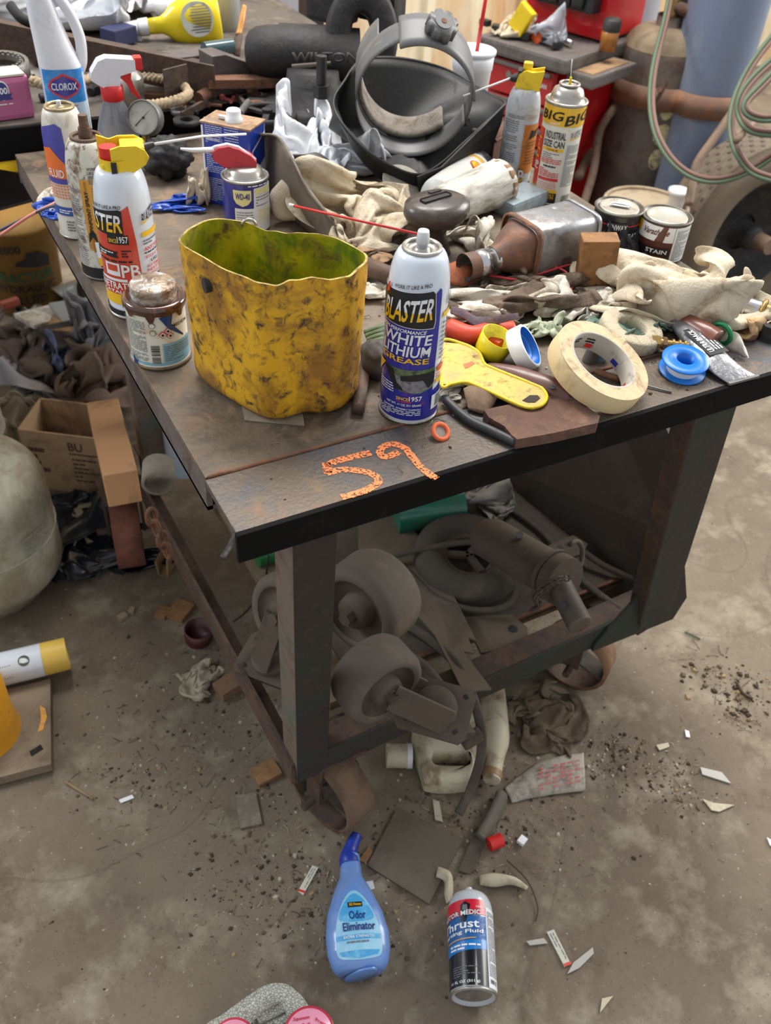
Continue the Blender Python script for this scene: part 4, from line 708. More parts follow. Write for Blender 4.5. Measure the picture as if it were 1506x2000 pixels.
b = MB(); b.grid([sec(-.062, .018, .018, 1, zc=-.008), sec(-.045, .016, .016, 1, zc=-.008), sec(-.044, .0185, .0185, 1, zc=-.008), sec(-.03, .0185, .0185, 1, zc=-.008), sec(-.029, .016, .016, 1, zc=-.008), sec(-.015, .018, .018, 1, zc=-.006)], M_chrome, True); b.grid([sec(-.062, .018, .018, 1, zc=-.008), sec(-.062, .015, .015, 1, zc=-.008), sec(-.03, .014, .014, 1, zc=-.008)], M_blackr, True, cap1=True); b.grid([sec(-.064, .0185, .0185, 1, zc=-.008), sec(-.046, .018, .018, 1, zc=-.008)], m_heat, True); world('inlet_pipe', b, parent=t)
# --- wood stain cans and wooden block
m_lid = mat('paint smeared lid', (178, 170, 154), .4, .3, (120, 108, 94), .4, 50); m_rim = mat('dull dark rim', (96, 92, 84), .4, .6, (70, 60, 50), .4, 60)
def paint_can(name, label, px, top, r, body, lid, g=None):
    p = P(*px); h = ZT(p.x, p.y, top) - Z0; t = thing(name, label, 'can', (p.x, p.y, Z0), face_cam(p), g)
    b = MB(); b.lathe([(0, 0), (r * .97, 0), (r, .001), (r, h - .002)], body, 44); b.build('can_body', t); b = MB(); torus(b, (0, 0, h - .001), r, .002, m_rim); b.lathe([(r, h), (r * .9, h - .001), (r * .87, h - .004), (r * .82, h - .001)], m_rim, 44); b.build('rim', t)
    b = MB(); b.lathe([(r * .83, h - .001), (r * .8, h + .0005), (r * .72, h - .002), (0, h - .002)], lid, 40); b.build('lid', t); return t, h
m_mx = mat('black can label', (30, 30, 34), .35, coat=.3); r = .034
t, h = paint_can('polyurethane_can', 'small black polyurethane can with white paint dried on its lid', (1192, 482), 403, r, m_mx, m_lid); mp = cyl_map(r); b = MB(); b.rect(-r * 1.5, h - .016, r * 1.5, h - .0145, mp, M_red, 1); b.poly([(-r * .35, h - .017), (-r * .3, h - .0105), (r * .5, h - .0105), (r * .55, h - .017), (r * .5, h - .0235), (-r * .3, h - .0235)], mp, M_ink, 2)
b.text('MINWAX', -r * .3, h - .021, r * .5, h - .013, mp, M_lwhite, 3); b.text('POLYURETHANE', -r * .85, h - .034, r * 1.5, h - .026, mp, M_lwhite, 3); b.lines(-r * .8, h - .042, r * .4, h - .037, 1, mp, M_lwhite, 3); b.build('label', t)
b = MB(); b.grid([[V(((-.012 + .024 * i / 14) * 1.2), (.008 * math.sin(j / 6 * PI + .3) * (1 - (i / 7 - 1) ** 2) ** .5 if True else 0) * (-1 if j > 6 else 1), h + .0005) for j in range(0, 8)] for i in range(15)], M_lwhite); b.build('dried_paint', t, solid=.002)
m_vr = mat('red brown label', (96, 54, 44), .4, 0, (70, 40, 34), .3, 20, coat=.2); r = .035
t, h = paint_can('wood_stain_can', 'small brown and white wood stain can with clean pale lid, before the black one', (1283, 496), 420, r, m_vr, mat('clean pale lid', (190, 186, 172), .3, .4, (150, 140, 124), .3, 40)); mp = cyl_map(r); b = MB(); b.rect(-r * 1.3, h - .026, r * .5, h - .004, mp, M_lwhite, 1); b.poly([(0, h - .004), (r * .2, h - .004), (r * .1, h - .026), (-r * .25, h - .026)], mp, m_vr, 2); b.rect(-r * 1.3, h - .02, -r * 1.0, h - .004, mp, M_yel, 2)
b.text('Varathane', -r * .85, h - .018, r * .25, h - .009, mp, m_vr, 3, shear=.3, rise=.002); b.rect(-r * 1.2, h - .046, r * .45, h - .035, mp, M_ink, 2); b.text('STAIN', -r * .5, h - .043, r * .35, h - .037, mp, M_lwhite, 3); b.rect(r * .52, .003, r * 1.7, h - .004, mp, M_lwhite, 1); b.lines(r * .6, .006, r * 1.35, h - .008, 24, mp, M_inkg, 2, .4, 3); b.build('label', t)
p = P(1152, 575); q = P(1190, 552); m_blk = mat('oily pine block', (138, 96, 54), .75, 0, (92, 62, 40), .5, 20, .3, 120, (164, 118, 66), .35, 60); b = MB(); b.box((0, 0, .037), (.048, .03, .072), m_blk, bev=.002); one('wood_block', b, 'oily brown block of wood standing on end beside the cream rag', 'block', (p.x + .012, p.y + .010, Z0 + .002), rot=(0, R(-4), face_cam(p) + R(14)))
# --- rags on the right
m_blackc = mat('black felt', (38, 38, 44), .95, 0, (58, 58, 62), .4, 60)
p = P(1228, 500); rag('black_felt_rag', 'black felt cloth bunched in front of the two stain cans', 'rag', (p.x, p.y + .0, Z0), .11, .08, .06, 55, m_blackc, 0, 1.6, .3, n=48)
p = P(1312, 592); rag('cream_rag', 'large cream cotton rag heaped right of the wood block', 'rag', (p.x, p.y, Z0), .28, .20, .085, 17, M_cloth, -.5, kind=2)
p = P(1320, 590); rag('cream_rag', 'cream rag tail spreading over the brown leather handle', 'rag', (p.x, p.y, Z0 + .005), .20, .12, .045, 19, M_cloth, -.4, 2.4, .6, n=64)
p = P(1235, 655); rag('green_rag', 'dull green cloth under the big cream rag', 'rag', (p.x, p.y + .01, Z0), .13, .08, .03, 23, mat('dull green cloth', (104, 126, 112), .95, 0, (72, 88, 78), .45, 40, .3, 300), .1, 2.4)
p = P(1150, 610); rag('white_rag', 'frayed white rag in front of the wood block', 'rag', (p.x, p.y, Z0), .12, .08, .03, 27, M_clothw, .2, 3, 1)
p = P(1370, 590); rag('paper_towel', 'stained paper towel near the right edge of the table', 'towel', (p.x, p.y, Z0), .11, .08, .035, 29, mat('yellowed paper towel', (206, 190, 160), .9, 0, (160, 124, 84), .4, 30, .2, 200), .1, 3, 1)
p = P(1450, 630); rag('paper_towel', 'yellow brown stained paper towel below the brass hose fitting', 'towel', (p.x, p.y, Z0), .14, .08, .03, 30, mat('yellow brown paper', (190, 158, 114), .9, 0, (140, 100, 64), .45, 24, .2, 200), .6, 3, 1)
p = P(1010, 590); rag('leather_glove', 'flattened brown leather glove behind the orange ratchet strap', 'glove', (p.x, p.y, Z0), .22, .15, .035, 35, M_clothb, -.3, 1.4, .3)
p = P(985, 540); rag('leather_glove', 'stiff grey brown leather scrap in front of the muffler', 'scrap', (p.x, p.y + .01, Z0), .18, .12, .03, 36, mat('grey brown leather', (112, 94, 78), .9, 0, (84, 68, 56), .5, 20, .3, 100), .6, 1.5, .4)
p = P(950, 612); rag('white_rag', 'dirty white rag folded beside the striped strap', 'rag', (p.x + .02, p.y, Z0), .22, .09, .035, 38, M_clothw, -.35, 2, .8)
p = P(940, 480); rag('crumpled_tissue', 'crumpled white tissue left of the muffler pipe', 'tissue', (p.x, p.y, Z0), .10, .10, .06, 41, M_clothw, .4, 4, 1)
p = P(1070, 515); rag('white_rag', 'small white and red marked rag under the red wire', 'rag', (p.x, p.y, Z0), .11, .06, .024, 43, mat('pink marked cloth', (186, 172, 162), .95, 0, (170, 104, 96), .3, 30), -.4, 2.4, 1)
p = P(1065, 655); rag('white_rag', 'small pale green and white tuft behind the blue tape core', 'rag', (p.x, p.y, Z0), .07, .06, .03, 44, mat('pale green tuft', (178, 184, 160), .95, 0, (120, 128, 100), .5, 40), .4, 3, 1)
p = P(1120, 585); rag('oily_rag', 'dark brown oily rag under the wood block', 'rag', (p.x + .01, p.y + .02, Z0), .15, .10, .02, 45, mat('dark oily cloth', (70, 54, 46), .9, 0, (96, 70, 58), .4, 30), .4, 2)
b = MB(); curve_px(b, [(1405, 640, .83), (1380, 672, .827), (1440, 695, .8235)], .0, M_rust, 6); b = MB()
strip(b, [(1420, 645), (1440, 655), (1450, 680), (1462, 700)], [(1405, 668), (1420, 680), (1440, 690), (1455, 698)], .832, .822, mat('white knotted cloth', (206, 200, 186), .9, 0, (150, 140, 120), .3, 40), .012); world('knotted_cloth', b, 'small white cloth tied with a green band', 'cloth', solid=.002)
b = MB(); q = P(1408, 652, .835); torus(b, q, .0135, .003, mat('green plastic', (26, 128, 76), .4), (1, .25, .1), 30, 10); world('green_band', b, 'green ribbed ring at the end of the brown handle', 'ring')
m_hand = mat('glossy red brown handle', (116, 66, 50), .35, 0, (84, 50, 40), .4, 20, coat=.3); b = MB(); b.tube(spline([P(1318, 610, .835), P(1345, 632, .838), P(1375, 650, .838), P(1398, 668, .834)], 8), [.004] + [.013] * 10 + [.0145] * 8 + [.016] * 4 + [.013, .006][:2] if False else [.010 + .006 * i / 24 for i in range(24)] + [.008], m_hand, 16); world('file_tool', b, 'red brown wooden tool handle beneath the cream rag', 'handle')
# --- red wire
m_wire = mat('red wire insulation', (200, 52, 62), .4); b = MB(); curve_px(b, [(930, 535, .832), (975, 541, .836), (1010, 545, .836), (1060, 533, .838), (1110, 518, .842), (1165, 510, .83)], .0016, m_wire); curve_px(b, [(1045, 524, .84), (1080, 520, .842), (1110, 536, .838), (1118, 560, .834), (1100, 575, .828), (1075, 586, .824)], .0016, m_wire); world('red_wire', b, 'thin red wire looped in front of the muffler', 'wire')
b = MB(); curve_px(b, [(1165, 455, .85), (1174, 470, .852), (1176, 490, .845)], .0018, m_wire); world('red_wire', b, 'end of red wire beside the black stain can', 'wire')
b = MB(); b.tube([P(560, 545, .0 + .83), P(600, 548, .83)], .0001, m_wire, 3); b.bm.free()
# --- strap, orange tool
m_strap = mat('purple grey patterned strap', (84, 72, 84), .8, 0, (118, 84, 74), .45, 90, .3, 300); m_orp = mat('orange red plastic', (198, 66, 40), .45, 0, (130, 50, 36), .35, 30)
b = MB(); strip(b, [(882, 600), (905, 605), (930, 620), (965, 618), (1012, 612)], [(880, 612), (905, 622), (935, 640), (975, 632), (1015, 622)], [.85, .852, .846, .852, .86], [.846, .846, .84, .846, .856], m_strap, .002); world('webbing_strap', b, 'dark patterned webbing strap lying over the orange tool', 'strap', solid=.003)
b = MB(); b.tube(spline([P(878, 640, .832), P(920, 655, .834), P(955, 648, .834), P(1000, 645, .832)], 6), .012, m_orp, 12); q = P(985, 660, .832); b.box(q, (.05, .016, .014), m_orp, Matrix.Rotation(.4, 3, 'Z'), .002); world('orange_tool', b, 'orange red plastic tool under the patterned strap', 'tool')
b = MB(); strip(b, [(872, 520), (900, 512), (935, 528)], [(874, 552), (905, 560), (936, 548)], .84, .828, mat('orange leather', (150, 84, 52), .8, 0, (110, 62, 44), .5, 40, .3, 120), .012); world('orange_leather_scrap', b, 'orange leather scrap at the muffler pipe opening', 'scrap', solid=.004)
# --- yellow cap, blue and white tape core
m_ycap = mat('bright yellow plastic', (214, 198, 30), .35, 0, (170, 150, 50), .35, 60); p = P(960, 705); b = MB(); b.lathe([(.0, .0015), (.017, 0), (.0195, .002), (.0215, .026), (.0205, .026), (.0185, .003), (0, .003)], m_ycap, 36); one('yellow_plastic_cup', b, 'open bright yellow plastic cup behind the yellow scraper', 'cup', (p.x, p.y + .006, Z0 + .008), rot=(.25, .22, 0))
m_bp = mat('bright blue plastic', (14, 112, 200), .35); p = P(1028, 722); t = thing('pipe_thread_tape_case', 'white ring with a bright blue inside, leaning beside the yellow cap', 'tape', (p.x, p.y + .012, Z0 + .022), 0, None, Matrix((V(*aim(V(.62, -.5, .62)).col[0][:3]), V(*aim(V(.62, -.5, .62)).col[1][:3]), V(*aim(V(.62, -.5, .62)).col[2][:3]))).transposed().to_euler())
b = MB(); b.lathe([(.026, -.009), (.027, -.008), (.027, .008), (.026, .009), (.0235, .009)], M_lwhite, 40); b.build('outer_ring', t); b = MB(); b.lathe([(.0235, .009), (.0225, -.006), (0, -.006)], m_bp, 40); b.lathe([(.018, -.006), (.018, .002), (.016, .002), (.016, -.006)], m_bp, 32); b.build('blue_insert', t)
b = MB(); mp = cyl_map(.027, yaw=R(10)); b.bars(-.006, -.006, .01, .005, mp, M_ink, 3, 14); b.lines(-.014, -.006, -.008, .006, 3, mp, M_inkg, 3); b.build('label', t)
# --- masking tape leaning on a smaller roll
m_mt = mat('cream masking tape', (212, 190, 146), .65, 0, (160, 132, 94), .32, 26); m_mts = mat('speckled tape side', (196, 174, 136), .7, 0, (140, 116, 86), .42, 60, .2, 200); m_core = mat('printed grey core', (172, 164, 150), .6, 0, (110, 104, 100), .3, 70)
axm = V(.22, -.34, .95).normalized(); cm = P(1168, 716, .852); Mr = aim(axm).to_3x3(); t = thing('masking_tape_roll', 'wide cream masking tape roll leaning near the table front', 'tape', cm, 0, None, Mr.to_euler()); ro = .0585; ri = .0405
b = MB(); b.lathe([(ro, -.012), (ro + .0006, -.008), (ro, .010), (ro - .001, .012)], m_mt, 60); b.lathe([(ro, .0121), (ri + .001, .0121)], m_mts, 60); b.lathe([(ri + .001, -.012), (ro, -.012)], m_mts, 60); b.build('tape_wind', t)
b = MB(); b.lathe([(ri + .001, .0122), (ri - .0015, .0122), (ri - .0015, -.012)], m_core, 60); b.build('cardboard_core', t)
b = MB()
def inmap(u, v, k=0): a = u / ri + R(-60); q = ri - .0017 - .0002 * k; return V(q * math.sin(a), q * math.cos(a), v)
inmap.curved = True
for i in range(7): b.lines(-.06 + i * .022, -.002, -.047 + i * .022, .006, 2, inmap, M_ink, 1, .6, i); b.rect(-.045 + i * .04, -.009, -.035 + i * .04, -.003, inmap, M_red if i % 2 else m_blue, 1)
b.build('core_print', t)
tab_ = MB(); a = R(-8); tab_.grid([[V((ro + d) * math.cos(a + e), (ro + d) * math.sin(a + e), .012 - d * .5 - .012 * j) for j in range(2)] for d, e in ((-.002, 0), (.006, .05), (.013, .02), (.018, .1))], m_mt); tab_.build('loose_end', t, solid=.0015)
p = P(1222, 668); b = MB(); torus(b, (0, 0, .012), .029, .011, mat('mesh tape', (190, 178, 152), .8, 0, (140, 124, 98), .4, 90, .5, 500), (0, 0, 1), 48, 14, .9, .4); one('mesh_tape_roll', b, 'flat pale mesh tape roll behind the masking tape', 'tape', (p.x, p.y, Z0 + .004), rot=(.15, .1, 0))
b = MB(); curve_px(b, [(1085, 750, .826), (1130, 740, .83), (1190, 760, .826)], .0, M_rust, 4); b.bm.free()
for (x, y, m, lb) in ((1150, 705, M_grey, 'grey socket inside the masking tape ring'), (1168, 700, mat('faded blue socket', (110, 150, 176), .4), 'faded blue socket inside the masking tape ring')):
    p = P(x, y); b = MB(); b.cyl((0, 0, 0), (0, .0, .022), .0085, .0085, m, 16); b.cyl((0, 0, .0221), (0, 0, .0223), .005, .005, M_black, 10); one('socket', b, lb, 'socket', (p.x, p.y, Z0), rot=(.2, 0, .4))
b = MB(); curve_px(b, [(1165, 725, .825), (1190, 735, .826), (1215, 742, .824)], .004, M_rust2, 8); world('rusty_pin', b, 'rusty pin lying inside the masking tape ring', 'pin')
# --- teflon tape spool
p = P(1330, 728); t = thing('thread_tape_spool', 'bright blue spool with white thread tape at the table front', 'tape', (p.x, p.y, Z0 + .003), 0, None, (R(6), R(-4), 0)); b = MB()
b.lathe([(.011, 0), (.027, 0), (.028, .0012), (.027, .0024), (.0125, .0024), (.0125, .0155), (.027, .0155), (.028, .0167), (.027, .018), (.011, .018), (.011, 0)], m_bp, 48); b.build('spool', t); b = MB(); b.lathe([(.019, .0026), (.0193, .009), (.019, .0153)], M_lwhite, 40); b.build('thread_tape', t)
# --- silicone tube
m_foil = mat('silver grey foil tube', (136, 136, 140), .3, .6, (90, 88, 90), .4, 30, .5, 90); Lc = [(1322, 628, .833), (1350, 655, .834), (1385, 690, .832), (1420, 722, .828), (1452, 742, .823)]; ws = [.012, .017, .0195, .0215, .023]; th = [.009, .010, .008, .004, .0012]
cs = spline([P(*q) for q in Lc], 6); d = (cs[-1] - cs[0]); d.z = 0; d.normalize(); s_ = V(-d.y, d.x, 0); rows = []
for i, c in enumerate(cs):
    f = i / (len(cs) - 1) * 4; k = min(3, int(f)); g = f - k; w_ = ws[k] + (ws[k + 1] - ws[k]) * g; h_ = th[k] + (th[k + 1] - th[k]) * g; rows.append([c + s_ * (w_ * math.cos(2 * PI * j / 20)) + V(0, 0, max(-c.z + Z0 + .0005, h_ * math.sin(2 * PI * j / 20) * (1 + .12 * nz(i * .9, j * .7)))) for j in range(20)])
t = thing('silicone_tube', 'squeezed silver tube of black gasket silicone at the table front', 'tube', V(*cs[12][:2], Z0)); b = MB(); b.grid(rows, m_foil, True, cap0=True, cap1=True); world('tube_body', b, parent=t)
b = MB(); q = cs[-1]; b.box((q.x, q.y, q.z), (.004, .047, .003), M_grey, Matrix.Rotation(math.atan2(d.y, d.x), 3, 'Z')); world('crimp', b, parent=t)
o_ = cs[7] + V(0, 0, .0095); mp = plane_map(o_ + s_ * .013, (d + V(0, 0, -.09)) * 1, -(-s_ * -1) * 1); mp = plane_map(o_ - s_ * .0, d + V(0, 0, -.1), s_ + V(0, 0, 0)); b = MB(); b.poly([(-.008, -.015), (.045, -.015), (.045, .015), (-.008, .015)], plane_map(o_ - V(0, 0, .0004), d + V(0, 0, -.1), s_), M_ink, 0)
mq = plane_map(o_ + (d + V(0, 0, -.1)) * .036, -(d + V(0, 0, -.1)), -s_); b.text('ULTRA BLACK', -.004, .003, .040, .012, mq, M_lwhite, 1); b.lines(-.002, -.012, .036, .001, 3, mq, M_lwhite, 1, .5); world('label', b, parent=t, solid=-1)
# --- brass fitting, hose fitting, small spray can at the right edge
b = MB(); q0 = P(1272, 668, .834); q1 = P(1345, 676, .834); d = q1 - q0; b.cyl(q0, q0 + d * .22, .0095, .0095, M_brass, 6, smooth=False); b.cyl(q0 + d * .22, q0 + d * .38, .006, .006, M_brass, 14); b.cyl(q0 + d * .30, q0 + d * .40, .0085, .0085, mat('rusty brass', (122, 92, 62), .5, .4), 6, smooth=False); b.cyl(q0 + d * .4, q0 + d, .005, .004, M_brass, 14)
for f in (.55, .72, .86): b.cyl(q0 + d * f, q0 + d * (f + .05), .0066, .0066, M_brass, 14)
world('brass_air_fitting', b, 'small brass air fitting beside the blue spool', 'fitting')
q0 = P(1378, 572, .84); q1 = P(1450, 597, .84); d = (q1 - q0).normalized(); t = thing('small_tube', 'small white printed tube lying at the right edge of the table', 'tube', V(*((q0 + q1) / 2)[:2], Z0)); b = MB(); b.cyl(q0, q1, .011, .012, m_cw, 20); world('tube_body', b, parent=t)
b = MB(); sd = d.cross(V(0, 0, 1)).normalized(); up = (CAM - q0).normalized(); up = (up - d * up.dot(d)).normalized(); mp = plane_map(q0 + up * .0115 + d * .004, d, up.cross(d)); b.rect(0, -.005, .006, .005, mp, M_red, 1); b.lines(.01, -.005, .04, .004, 3, mp, M_ink, 1, .5); world('label', b, parent=t, solid=-1)
q2 = P(1500, 612, .84); d = (q2 - q1).normalized(); t = thing('hose_coupling', 'brass and steel hose coupling at the right frame edge', 'fitting', V(q1.x + .03, q1.y, Z0)); b = MB(); b.cyl(q1 - d * .002, q1 + d * .022, .0135, .0135, M_chrome, 24)
torus(b, q1 + d * .004, .0135, .002, M_chrome, d); world('ferrule', b, parent=t); b = MB(); torus(b, q1 + d * .026, .014, .003, M_brass, d); b.cyl(q1 + d * .022, q1 + d * .034, .0125, .0125, M_brass, 24); world('collar', b, parent=t); b = MB(); b.cyl(q1 + d * .034, q1 + d * .06, .017, .0155, mat('olive zinc nut', (140, 146, 128), .4, .5, (100, 100, 84), .4, 60), 6, smooth=False); world('hex_nut', b, parent=t)
p = P(1452, 655); b = MB(); torus(b, (0, 0, .004), .013, .0045, M_rust2); one('rusty_washer', b, 'rusty orange washer near the right edge of the table', 'washer', (p.x, p.y, Z0))
p = P(1500, 660); b = MB(); b.cyl((0, 0, 0), (0, 0, .02), .016, .014, M_darkst, 8, smooth=False); one('black_nut', b, 'dark nut at the right frame edge beside the rusty washer', 'nut', (p.x, p.y, Z0))
b = MB(); curve_px(b, [(1262, 753, .8225), (1312, 766, .8218)], .0013, M_grey, 6); curve_px(b, [(1250, 742, .823), (1262, 753, .8225)], .0022, M_rust, 6); world('drill_bit', b, 'thin drill bit with a rusty tip lying before the masking tape', 'drill bit')
# --- scraper, knife handle, rusty plate, hose, ring
m_scr = mat('scratched pale yellow plastic', (204, 178, 84), .5, 0, (176, 154, 96), .5, 18, dc2=(120, 98, 62), da2=.36, ds2=90); t = thing('yellow_scraper', 'yellow plastic scraper with an orange paint fleck', 'scraper', V(*P(960, 730, .835)[:2], Z0)); zz = .8365
def scr(px, z): return [P(x, y, z) for x, y in px]
poly = [(862, 668), (905, 672), (935, 688), (945, 708), (960, 718), (1045, 752), (1062, 762), (1068, 776), (1060, 790), (1040, 796), (1012, 790), (930, 752), (905, 746), (880, 750), (862, 750)]
b = MB(); pts = scr(poly, zz); b.prism([(p.x, p.y) for p in pts], .0035, m_scr, Matrix.Translation((0, 0, zz - .0035))); world('scraper_blade', b, parent=t)
b = MB(); b.tube(spline(scr(poly, zz), 5, True), .0019, M_yelp, 8, True); world('raised_edge', b, parent=t)
b = MB(); hl = scr([(1035, 772), (1050, 772), (1055, 778), (1045, 786), (1030, 786), (1020, 782)], zz + .0003); b.prism([(p.x, p.y) for p in hl], .0006, mat('dark hole', (54, 40, 34), .8), Matrix.Translation((0, 0, zz))); b.prism([(p.x, p.y) for p in scr([(905, 712), (922, 706), (928, 710), (915, 718), (908, 720)], zz)], .0005, mat('orange paint fleck', (220, 104, 60), .5), Matrix.Translation((0, 0, zz))); world('hanging_hole', b, parent=t)
m_kh = mat('dark red brown wood handle', (98, 60, 52), .4, 0, (70, 44, 38), .4, 20, coat=.3); b = MB(); cs = spline([P(950, 718, .829), P(1000, 735, .83), P(1050, 752, .832), P(1100, 768, .833), P(1122, 776, .832)], 6); b.tube(cs, [.004 + .0105 * math.sin(min(1, (i + 1) / 10) * PI / 2) * (1 if i < 22 else .7) for i in range(25)], m_kh, 16, flat=.7); q = P(1078, 757, .8425); b.cyl(q, q + V(0, 0, .0012), .0042, .0042, M_black, 14); world('scraper_handle', b, 'dark red brown wooden handle under the yellow scraper', 'handle')
m_rp = mat('flaking rusty plate', (104, 74, 60), .85, 0, (78, 58, 50), .5, 16, .6, 120, (134, 100, 78), .3, 40); b = MB(); slab(b, [(945, 800), (1100, 768), (1125, 778), (1172, 812), (1168, 826), (1080, 846), (1010, 858), (1000, 850), (985, 832), (955, 815)], Z0, .013, m_rp); b2 = b; slab(b2, [(1002, 848), (1085, 832), (1082, 848), (1012, 862)], Z0 + .001, .008, m_rp); world('rusty_steel_plate', b, 'thick flaking rusty steel plate under the scraper', 'plate', bev=.0012)
b = MB(); strip(b, [(905, 760), (935, 752), (975, 770)], [(915, 800), (945, 808), (960, 796)], .834, .823, mat('dusty brown leather', (124, 102, 82), .9, 0, (94, 74, 58), .5, 30, .3, 120), .006); world('leather_scrap', b, 'small dusty leather scrap between the hose and the rusty plate', 'scrap', solid=.003)
b = MB(); curve_px(b, [(868, 772, .832), (875, 785, .828), (915, 820, .826), (960, 842, .8262), (1006, 864, .826)], .0052, mat('black rubber hose', (48, 49, 50), .5, 0, (84, 78, 70), .3, 40), 12); q = P(1006, 864, .826); world('rubber_hose', b, 'short black rubber hose in front of the rusty plate', 'hose')
p = P(858, 851); b = MB(); torus(b, (0, 0, .0025), .0088, .0025, mat('orange rubber', (224, 106, 60), .6)); b.cyl((0, 0, .0), (0, 0, .002), .007, .007, mat('grey washer face', (150, 138, 130), .4, .3), 20); one('orange_ring', b, 'small orange ring with a grey centre beside the painted 9', 'ring', (p.x, p.y, Z0 + .004), rot=(.6, .1, 0))
b = MB(); curve_px(b, [(870, 760, .826), (890, 766, .83), (905, 775, .828)], .0, M_rust, 4); b.bm.free(); p = P(885, 768); rag('paper_scrap', 'small crumpled grey scrap beside the grease can base', 'scrap', (p.x, p.y, Z0), .05, .035, .016, 61, M_clothw, .2, 3, 1, n=36)
# --- left edge scraps
p = P(120, 400); rag('white_glove', 'white work glove on the far left corner of the table', 'glove', (p.x + .01, p.y, Z0), .09, .07, .03, 63, M_clothw, .3, 2); p = P(130, 412); rag('blue_plastic_wrapper', 'blue plastic wrapper on the far left edge of the table', 'wrapper', (p.x, p.y - .01, Z0), .10, .05, .02, 64, mat('shiny blue plastic', (34, 74, 170), .25, 0, (60, 90, 160), .3, 40), -.2, 2)
p = P(350, 405); rag('blue_plastic_wrapper', 'blue plastic wrapper between the red can and the solvent tin', 'wrapper', (p.x, p.y, Z0), .11, .06, .02, 65, mat('shiny blue plastic', (0, 0, 0)), -.2, 2); p = P(390, 400); rag('white_glove', 'white cloth glove standing left of the solvent tin', 'glove', (p.x, p.y, Z0), .045, .04, .06, 66, M_cloth, .3, 2, .4)
p = P(330, 345); b = MB(); lump_mesh(b, (0, 0, 0), .075, .06, .06, M_darkst, 8, .22, 3); one('black_respirator', b, 'black crumpled rubber respirator behind the red can', 'respirator', (p.x, p.y, Z0)); b = MB(); curve_px(b, [(0, 460, .83), (60, 420, .85), (110, 395, .85), (150, 375, .84), (185, 362, .83)], .0022, mat('pink wire', (196, 120, 110), .5)); curve_px(b, [(0, 450, .83), (50, 425, .846), (95, 405, .853), (150, 392, .835)], .002, mat('dark grey cable', (60, 66, 80), .5)); world('thin_cables', b, 'thin pink and grey cables trailing off the left edge of the table', 'cable')
# ================= second bench and what stands on it =================
ZB = .86; m_bt = mat('grimy bench top', (92, 84, 76), .7, .1, (62, 56, 50), .5, 8, .3, 120, (120, 108, 94), .35, 20)
T2 = thing('rear_bench', 'dark steel bench behind the work table carrying the big vise', 'bench', (.2, 1.5, 0)); O2 = Vector(T2.location)
def put2(b, name, **k):
    o = b.build(name, T2, **k); o.location = -O2; return o
b = MB(); b.box((-.08, 1.46, ZB - .006), (1.64, .92, .012), m_bt, bev=.002); put2(b, 'bench_top')
b = MB(); b.box((-.08, 1.0, ZB - .028), (1.64, .012, .05), m_skirt); put2(b, 'bench_skirt')
for x, y in ((-.8, 1.05), (.68, 1.05), (-.8, 1.85), (.68, 1.85)): b = MB(); b.box((x, y, ZB / 2 - .01), (.06, .06, ZB - .02), M_darkst); put2(b, 'leg')
ZB += .0004
# vise
m_v = mat('dusty black cast iron', (36, 34, 34), .65, .1, (60, 54, 48), .42, 18, .3, 90, (30, 30, 34), .4, 50); D = 1.58
t = thing('bench_vise', 'large black cast iron bench vise with a bullet nosed body', 'vise', V(*PD(600, 235, D)[:2], ZB))
ex = (PD(700, 130, D) - PD(480, 100, D)); L_ = ex.length; a0 = PD(478, 98, D); a1 = PD(700, 112, D + .02); dv = (a1 - a0)
b = MB(); n = 20; rows = []; u = V(0, 0, 1); v = dv.normalized().cross(u).normalized(); u = v.cross(dv.normalized())
for f, r in ((0, .010), (.01, .022), (.04, .033), (.1, .040), (.2, .044), (.35, .046), (1, .048)): rows.append([a0 + dv * f + (u * math.cos(2 * PI * j / 28) * .95 + v * math.sin(2 * PI * j / 28)) * r for j in range(28)])
b.grid(rows, m_v, True, cap0=True, cap1=True); world('sliding_body', b, parent=t)
b = MB(); q = PD(600, 62, D); b.box(q, (.10, .05, .014), m_v, Matrix.Rotation(math.atan2(dv.y, dv.x), 3, 'Z'), .003); world('jaw_step', b, parent=t)
b = MB(); mp = plane_map(PD(570, 122, D - .055), (PD(690, 122, D - .055) - PD(570, 122, D - .055)).normalized(), u); b.text('WILTON', 0, 0, .11, .016, mp, mat('cast letters', (62, 58, 56), .6, .1), 4); world('cast_lettering', b, parent=t, solid=.003)
b = MB(); q = PD(706, 60, D); dn = (CAM - q).normalized(); dn = (dn + V(.1, 0, 0)).normalized(); M_ = Matrix.Translation(q) @ aim(dn); pts_o = []; pts_i = []
for j in range(36):
    a = 2 * PI * j / 36; pts_o.append((.062 * math.cos(a) * (1 if math.sin(a) > 0 else 1.0), .085 * math.sin(a) - .01)); pts_i.append((.018 * math.cos(a), .026 * math.sin(a)))
for z0, z1, s0 in ((-.035, .02, 1),): b.grid([[M_ @ V(x, y, z0) for x, y in pts_i], [M_ @ V(x, y, z0) for x, y in pts_o], [M_ @ V(x, y, z1) for x, y in pts_o], [M_ @ V(x * .9, y * .9, z1 + .008) for x, y in pts_o], [M_ @ V(x * 1.3, y * 1.3, z1 + .008) for x, y in pts_i], [M_ @ V(x, y, z1) for x, y in pts_i], [M_ @ V(x, y, z0) for x, y in pts_i]], m_v, True)
world('jaw_tower', b, parent=t)
b = MB(); q = PD(650, 10, D + .02); b.box(q, (.05, .08, .05), m_v, Matrix.Rotation(.5, 3, 'Z'), .008); q = PD(745, 10, D + .02); b.box(q, (.04, .08, .05), m_v, Matrix.Rotation(.5, 3, 'Z'), .008); world('jaw', b, parent=t)
